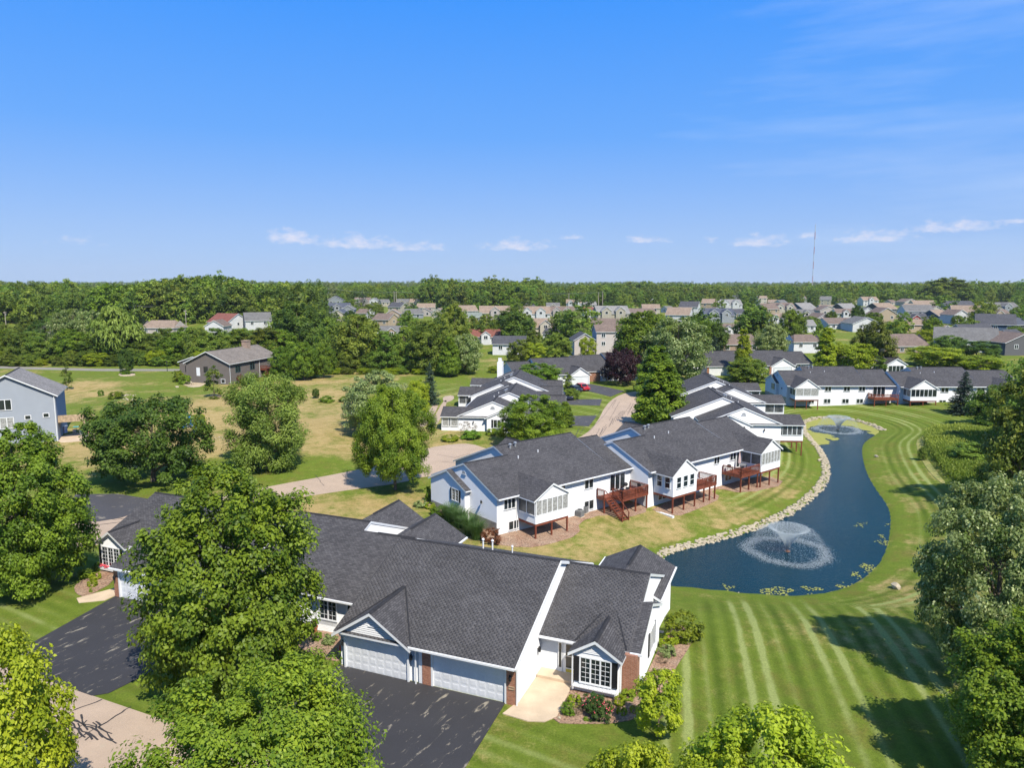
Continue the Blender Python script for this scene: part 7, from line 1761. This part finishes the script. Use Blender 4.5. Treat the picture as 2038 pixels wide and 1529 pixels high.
# radio mast: three legs, lattice, red and white sections
d_m = 2100.; xm = (1611 - CX) / FPX * d_m; zt = tz(xm, d_m); Hm = 25 + d_m * math.tan(math.atan((CY - 447) / FPX) - PITCH) - zt
r = empty('radio_mast', (xm, d_m, zt), 0, 'slender red and white guyed radio mast above the horizon', 'mast')
M_MR = mat('mast_red', (.45, .12, .1), .5); M_MW = mat('mast_white', (.6, .6, .62), .5)
legs = [(1.1 * math.cos(a), 1.1 * math.sin(a)) for a in (.5, 2.6, 4.7)]; ns = 9
for k in range(ns):
    z0, z1 = Hm * k / ns, Hm * (k + 1) / ns; mb = MB()
    for j in range(3):
        (xa, ya), (xb, yb) = legs[j], legs[(j + 1) % 3]; mb.tube((xa, ya, z0), (xa, ya, z1), .3, n=5, caps=False)
        for q in range(4): za, zb = z0 + (z1 - z0) * q / 4, z0 + (z1 - z0) * (q + 1) / 4; mb.tube((xa, ya, za), (xb, yb, zb), .12, n=4, caps=False)
    mb.build('mast_section', M_MR if k % 2 else M_MW, r)
mb = MB()
for a in (.5, 2.6, 4.7):
    for h in (.45, .8): mb.tube((math.cos(a) * Hm * .5, math.sin(a) * Hm * .5, 0), (0, 0, Hm * h), .07, n=4, caps=False)
mb.build('guy_wire', M_MW, r); MB().tube((0, 0, Hm), (0, 0, Hm + 6), .15, .08, 6).build('antenna', M_MR, r)
# cars in the driveway of the brick entrance
def car(pos, rz, m, lb, L_=4.5, Wc=1.8, Hc=1.6):
    r = empty('parked_car', tuple(pos), rz, lb, 'car', 'parked cars')
    prof = [(-.5, .28), (-.5, .55), (-.46, .62), (-.3, .66), (-.17, .98), (.22, 1.), (.38, .68), (.49, .64), (.5, .5), (.5, .28)]
    mb = MB(); P_ = [(x * L_, z * Hc) for x, z in prof]; i = 0
    hw = [Wc / 2 * (.99 if z < .7 * Hc else .8) for x, z in P_]
    for k in range(len(P_)):
        k2 = (k + 1) % len(P_); a, b_ = P_[k], P_[k2]; mb.poly([(a[0], -hw[k], a[1]), (a[0], hw[k], a[1]), (b_[0], hw[k2], b_[1]), (b_[0], -hw[k2], b_[1])])
    mb.poly([(x, -w, z) for (x, z), w in zip(P_, hw)][::-1]); mb.poly([(x, w, z) for (x, z), w in zip(P_, hw)])
    mb.build('body', m, r)
    for sgn in (-1, 1):
        g_ = MB(); y = sgn * Wc / 2
        g_.poly([(-.27 * L_, y * .985, .7 * Hc), (.34 * L_, y * .985, .7 * Hc), (.21 * L_, y * .85, .95 * Hc), (-.16 * L_, y * .85, .95 * Hc)][::sgn]); g_.build('side_window', M_GLASS, r)
        for x in (-.31, .31):
            w_ = MB().tube((x * L_, y * .86, .33), (x * L_, y * 1.03, .33), .33, n=14).build('wheel', M_DARK, r); MB().tube((x * L_, y * 1.03, .33), (x * L_, y * 1.045, .33), .19, n=10).build('rim', M_METAL, w_)
    pass
    a = MB(); a.poly([(-.31 * L_, .72, .68 * Hc), (-.31 * L_, -.72, .68 * Hc), (-.18 * L_, -.62, .965 * Hc), (-.18 * L_, .62, .965 * Hc)]); a.build('windscreen', M_GLASS, r)
    a = MB(); a.poly([(.385 * L_, -.72, .69 * Hc), (.385 * L_, .72, .69 * Hc), (.235 * L_, .62, .97 * Hc), (.235 * L_, -.62, .97 * Hc)]); a.build('rear_window', M_GLASS, r)
    for sgn in (-1, 1): MB().box(-.505 * L_, -.495 * L_, sgn * .5, sgn * .82, .52 * Hc, .6 * Hc).build('headlight', M_METAL, r); MB().box(.495 * L_, .505 * L_, sgn * .55, sgn * .84, .52 * Hc, .62 * Hc).build('tail_light', M_RED, r)
    return r
M_CARB = mat('dark_blue_paint', (.02, .025, .05), .25, n1=(4, .05), n2=(20, 0), spec=.6)
q = gp(1158, 777); car(q, R(115), M_RED, 'bright red car before the open garage', 4.6, 1.85, 1.65)
q = gp(1144, 780); car(q, R(115), M_CARB, 'dark blue car left of the red one', 4.4, 1.8, 1.5)
q = gp(1128, 795); car(q, R(100), M_CARB, 'dark car half hidden by the small olive tree', 4.4, 1.8, 1.5)
# deck furniture
def at2(u, v, z=0): return tuple(W2(u, v, z))
def grill(pos, rz, lb):
    r = empty('grill', pos, rz, lb, 'grill'); mb = MB(); mb.lathe([(.05, .62), (.22, .66), (.3, .8), (.28, .95), (.15, 1.05), (.03, 1.07)], 10); mb.build('kettle', M_DARK, r)
    mb = MB()
    for a in (.3, 2.4, 4.5): mb.tube((.3 * math.cos(a), .3 * math.sin(a), .0), (.12 * math.cos(a), .12 * math.sin(a), .66), .02, n=5)
    mb.build('legs', M_DARK, r)
def chair(pos, rz, lb, m=M_DARK, gr='deck chairs'):
    r = empty('patio_chair', pos, rz, lb, 'chair', gr); MB().box(-.25, .25, -.25, .25, .4, .45).build('seat', m, r); MB().box(-.25, .25, .2, .25, .45, .95).build('backrest', m, r)
    for x in (-.22, .22):
        for y in (-.22, .22): MB().box(x - .02, x + .02, y - .02, y + .02, 0, .4).build('leg', m, r)
def table(pos, lb, m=M_METAL, rr=.5):
    r = empty('patio_table', pos, 0, lb, 'table', 'patio tables'); MB().lathe([(rr, .7), (rr, .74)], 16).build('tabletop', m, r); MB().tube((0, 0, 0), (0, 0, .7), .05, n=8).build('leg', m, r)
grill(at2(19.3, -.7), 0, 'black kettle grill on the nearest red deck'); chair(at2(18.2, -2.2), .4, 'dark chair on the nearest red deck by its front rail'); chair(at2(17.3, -2.0), 2.4, 'dark chair on the nearest red deck by the stairs'); chair(at2(20.2, -1.9), -.8, 'dark chair in the corner of the nearest red deck')
grill(at2(36.8, -3.4), 0, 'dark grill at the wall on the far red deck'); chair(at2(37.6, -5.1), .4, 'chair at the front rail of the far red deck'); chair(at2(38.8, -5.0), 1.4, 'second chair at the front rail of the far red deck'); table(at2(39.3, -3.9), 'small round table on the far red deck')
table(at2(28.6, -4.0), 'metal table on the middle red deck'); chair(at2(29.5, -3.6), .3, 'light chair on the middle red deck', M_METAL); chair(at2(27.7, -3.6), 1.9, 'light chair near the sunroom on the middle red deck', M_METAL)
r = empty('patio_umbrella', at2(39.0, -3.5), 0, 'closed pale pink patio umbrella on the far red deck', 'umbrella'); MB().tube((0, 0, 0), (0, 0, 2.5), .025, n=6).build('pole', M_METAL, r); MB().lathe([(.18, .9), (.2, 1.1), (.13, 1.8), (.05, 2.4), (.02, 2.5)], 10).build('folded_canopy', mat('pale_pink_canvas', (.7, .52, .48), .9), r)
# patio of the blue-grey house
qq = [gp(*p) for p in ((150, 866), (163, 870), (180, 864), (172, 874), (140, 872), (128, 858), (152, 858))]
chair(tuple(qq[2]), .5, 'red chair on the pale patio', M_RED, 'patio chairs'); chair(tuple(qq[0]), 1.2, 'grey chair on the patio by the posts', M_ACG, 'patio chairs'); chair(tuple(qq[1]), 2.2, 'grey chair in the middle of the patio', M_ACG, 'patio chairs'); chair(tuple(qq[3]), 3.9, 'grey chair at the front of the patio', M_ACG, 'patio chairs')
table(tuple(gp(168, 866)), 'round table on the pale patio', M_METAL, .7); table(tuple(qq[6]), 'low teal table under the timber deck', M_TEAL, .5)
q = gp(126, 862); r = empty('cooler', tuple(q), 0, 'pale lilac bin under the timber deck', 'bin'); MB().box(-.5, .5, -.4, .4, 0, 1.1).build('bin_body', mat('lilac_plastic', (.5, .5, .7), .5), r); MB().box(-.54, .54, -.44, .44, 1.1, 1.2).build('lid', M_TRIM, r)
# play things beside the cone bush
q = gp(383, 853); r = empty('slide', tuple(q), R(-30), 'curved blue plastic slide beside the cone bush', 'slide'); mb = MB(); pr = None
for k in range(9):
    t = k / 8; p = (-1.6 + 3.0 * t, 0, 2.3 * (1 - t) ** 1.5 + .15)
    if pr: mb.beam(pr, p, .65, .08); mb.beam((pr[0], -.33, pr[2] + .12), (p[0], -.33, p[2] + .12), .06, .22); mb.beam((pr[0], .33, pr[2] + .12), (p[0], .33, p[2] + .12), .06, .22)
    pr = p
mb.build('chute', M_BLUEP, r); mb = MB()
for y in (-.3, .3): mb.beam((-1.6, y, 2.3), (-2.2, y, 0), .07, .07)
for k in range(6): z = .35 + k * .35; mb.beam((-2.2 + .6 * z / 2.3, -.3, z), (-2.2 + .6 * z / 2.3, .3, z), .06, .06)
mb.build('ladder', M_PINK, r)
q = gp(368, 851); r = empty('playhouse', tuple(q), .3, 'white and blue domed play house left of the slide', 'playhouse'); MB().lathe([(1.1, 0), (1.1, .5), (.95, .9), (.6, 1.3), (.1, 1.5)], 12).build('dome', M_ACG, r); MB().tube((0, -1.2, .45), (0, -.9, .45), .5, n=12).build('doorway', M_BLUEP, r)
q = gp(390, 858); r = empty('toy_car', tuple(q), .8, 'small pink ride-on toy car by the slide', 'toy'); MB().box(-.4, .4, -.25, .25, .12, .45).build('body', M_PINK, r)
for x in (-.28, .28): MB().tube((x, -.28, .12), (x, .28, .12), .12, n=10).build('wheel', M_DARK, r)
# trampoline at the belt
q = gp(703, 737); r = empty('trampoline', tuple(q), 0, 'low black trampoline at the foot of the tree belt', 'trampoline'); MB().lathe([(2.4, .8), (2.4, .86)], 20).build('mat', M_DARK, r); mb = MB()
for k in range(8): a = k * math.pi / 4; mb.tube((2.4 * math.cos(a), 2.4 * math.sin(a), 0), (2.4 * math.cos(a), 2.4 * math.sin(a), .8), .04, n=5)
mb.build('legs', M_METAL, r)
q = gp(333, 739); r = empty('lamp_post', tuple(q), 0, 'black lamp post at the lane by the brown house', 'lamp'); MB().tube((0, 0, 0), (0, 0, 2.3), .09, n=8).build('post', M_BLK, r); MB().lathe([(.1, 2.3), (.22, 2.45), (.22, 2.75), (.05, 2.95)], 8).build('lantern', M_BLK, r)
# pots and chair at the entrances
q = W1(-16.9, 3.0); r = empty('flower_pot', (q[0], q[1], tz(q[0], q[1])), 0, 'terracotta pot on the bed left of the double garage', 'pot'); MB().lathe([(.16, 0), (.24, .4), (.27, .42), (.27, .48)], 12).build('pot', mat('terracotta', (.4, .15, .08), .8), r); put('plant', PROTO['redbush'][0], r, (0, 0, .45), 0, (.35, .35, .4))
q = W1(-12.9, .4); r = empty('flag', (q[0], q[1], tz(q[0], q[1])), 0, 'small red garden flag beside the left garage door', 'flag'); MB().tube((0, 0, 0), (0, 0, 1.1), .015, n=5).build('pole', M_BLK, r); MB().box(-.02, .3, -.01, .01, .6, 1.05).build('cloth', M_RED, r)
q = W1(-36.6, 3.9); r = empty('garden_chair', (q[0], q[1], tz(q[0], q[1]) + .05), 1.1, 'brown wicker chair beside the left brick pier', 'chair'); mw = mat('wicker', (.13, .06, .035), .8)
MB().box(-.35, .35, -.35, .35, .3, .42).build('seat', mw, r); MB().box(-.35, .35, .28, .36, .42, 1.0).build('backrest', mw, r); MB().box(-.38, -.3, -.35, .3, 0, .65).build('armrest', mw, r); MB().box(.3, .38, -.35, .3, 0, .65).build('armrest', mw, r)

# ================================================================ AIR
mh = bpy.data.materials.new('haze_air'); mh.use_nodes = True; hn = mh.node_tree; hn.nodes.clear()
ho = hn.nodes.new('ShaderNodeOutputMaterial'); hv = hn.nodes.new('ShaderNodeVolumePrincipled'); hn.links.new(hv.outputs[0], ho.inputs['Volume'])
hv.inputs['Color'].default_value = (.82, .9, 1, 1); hv.inputs['Density'].default_value = .00006; hv.inputs['Anisotropy'].default_value = 0.
mb = MB(); mb.box(-5400, 5400, -80, 7700, -8, 210)
tagp(mb.build('haze', mh), 'thin summer haze over the distant woods', 'haze', kind='stuff')
S.cycles.volume_step_rate = 10; S.cycles.volume_bounces = 0; S.cycles.volume_max_steps = 32
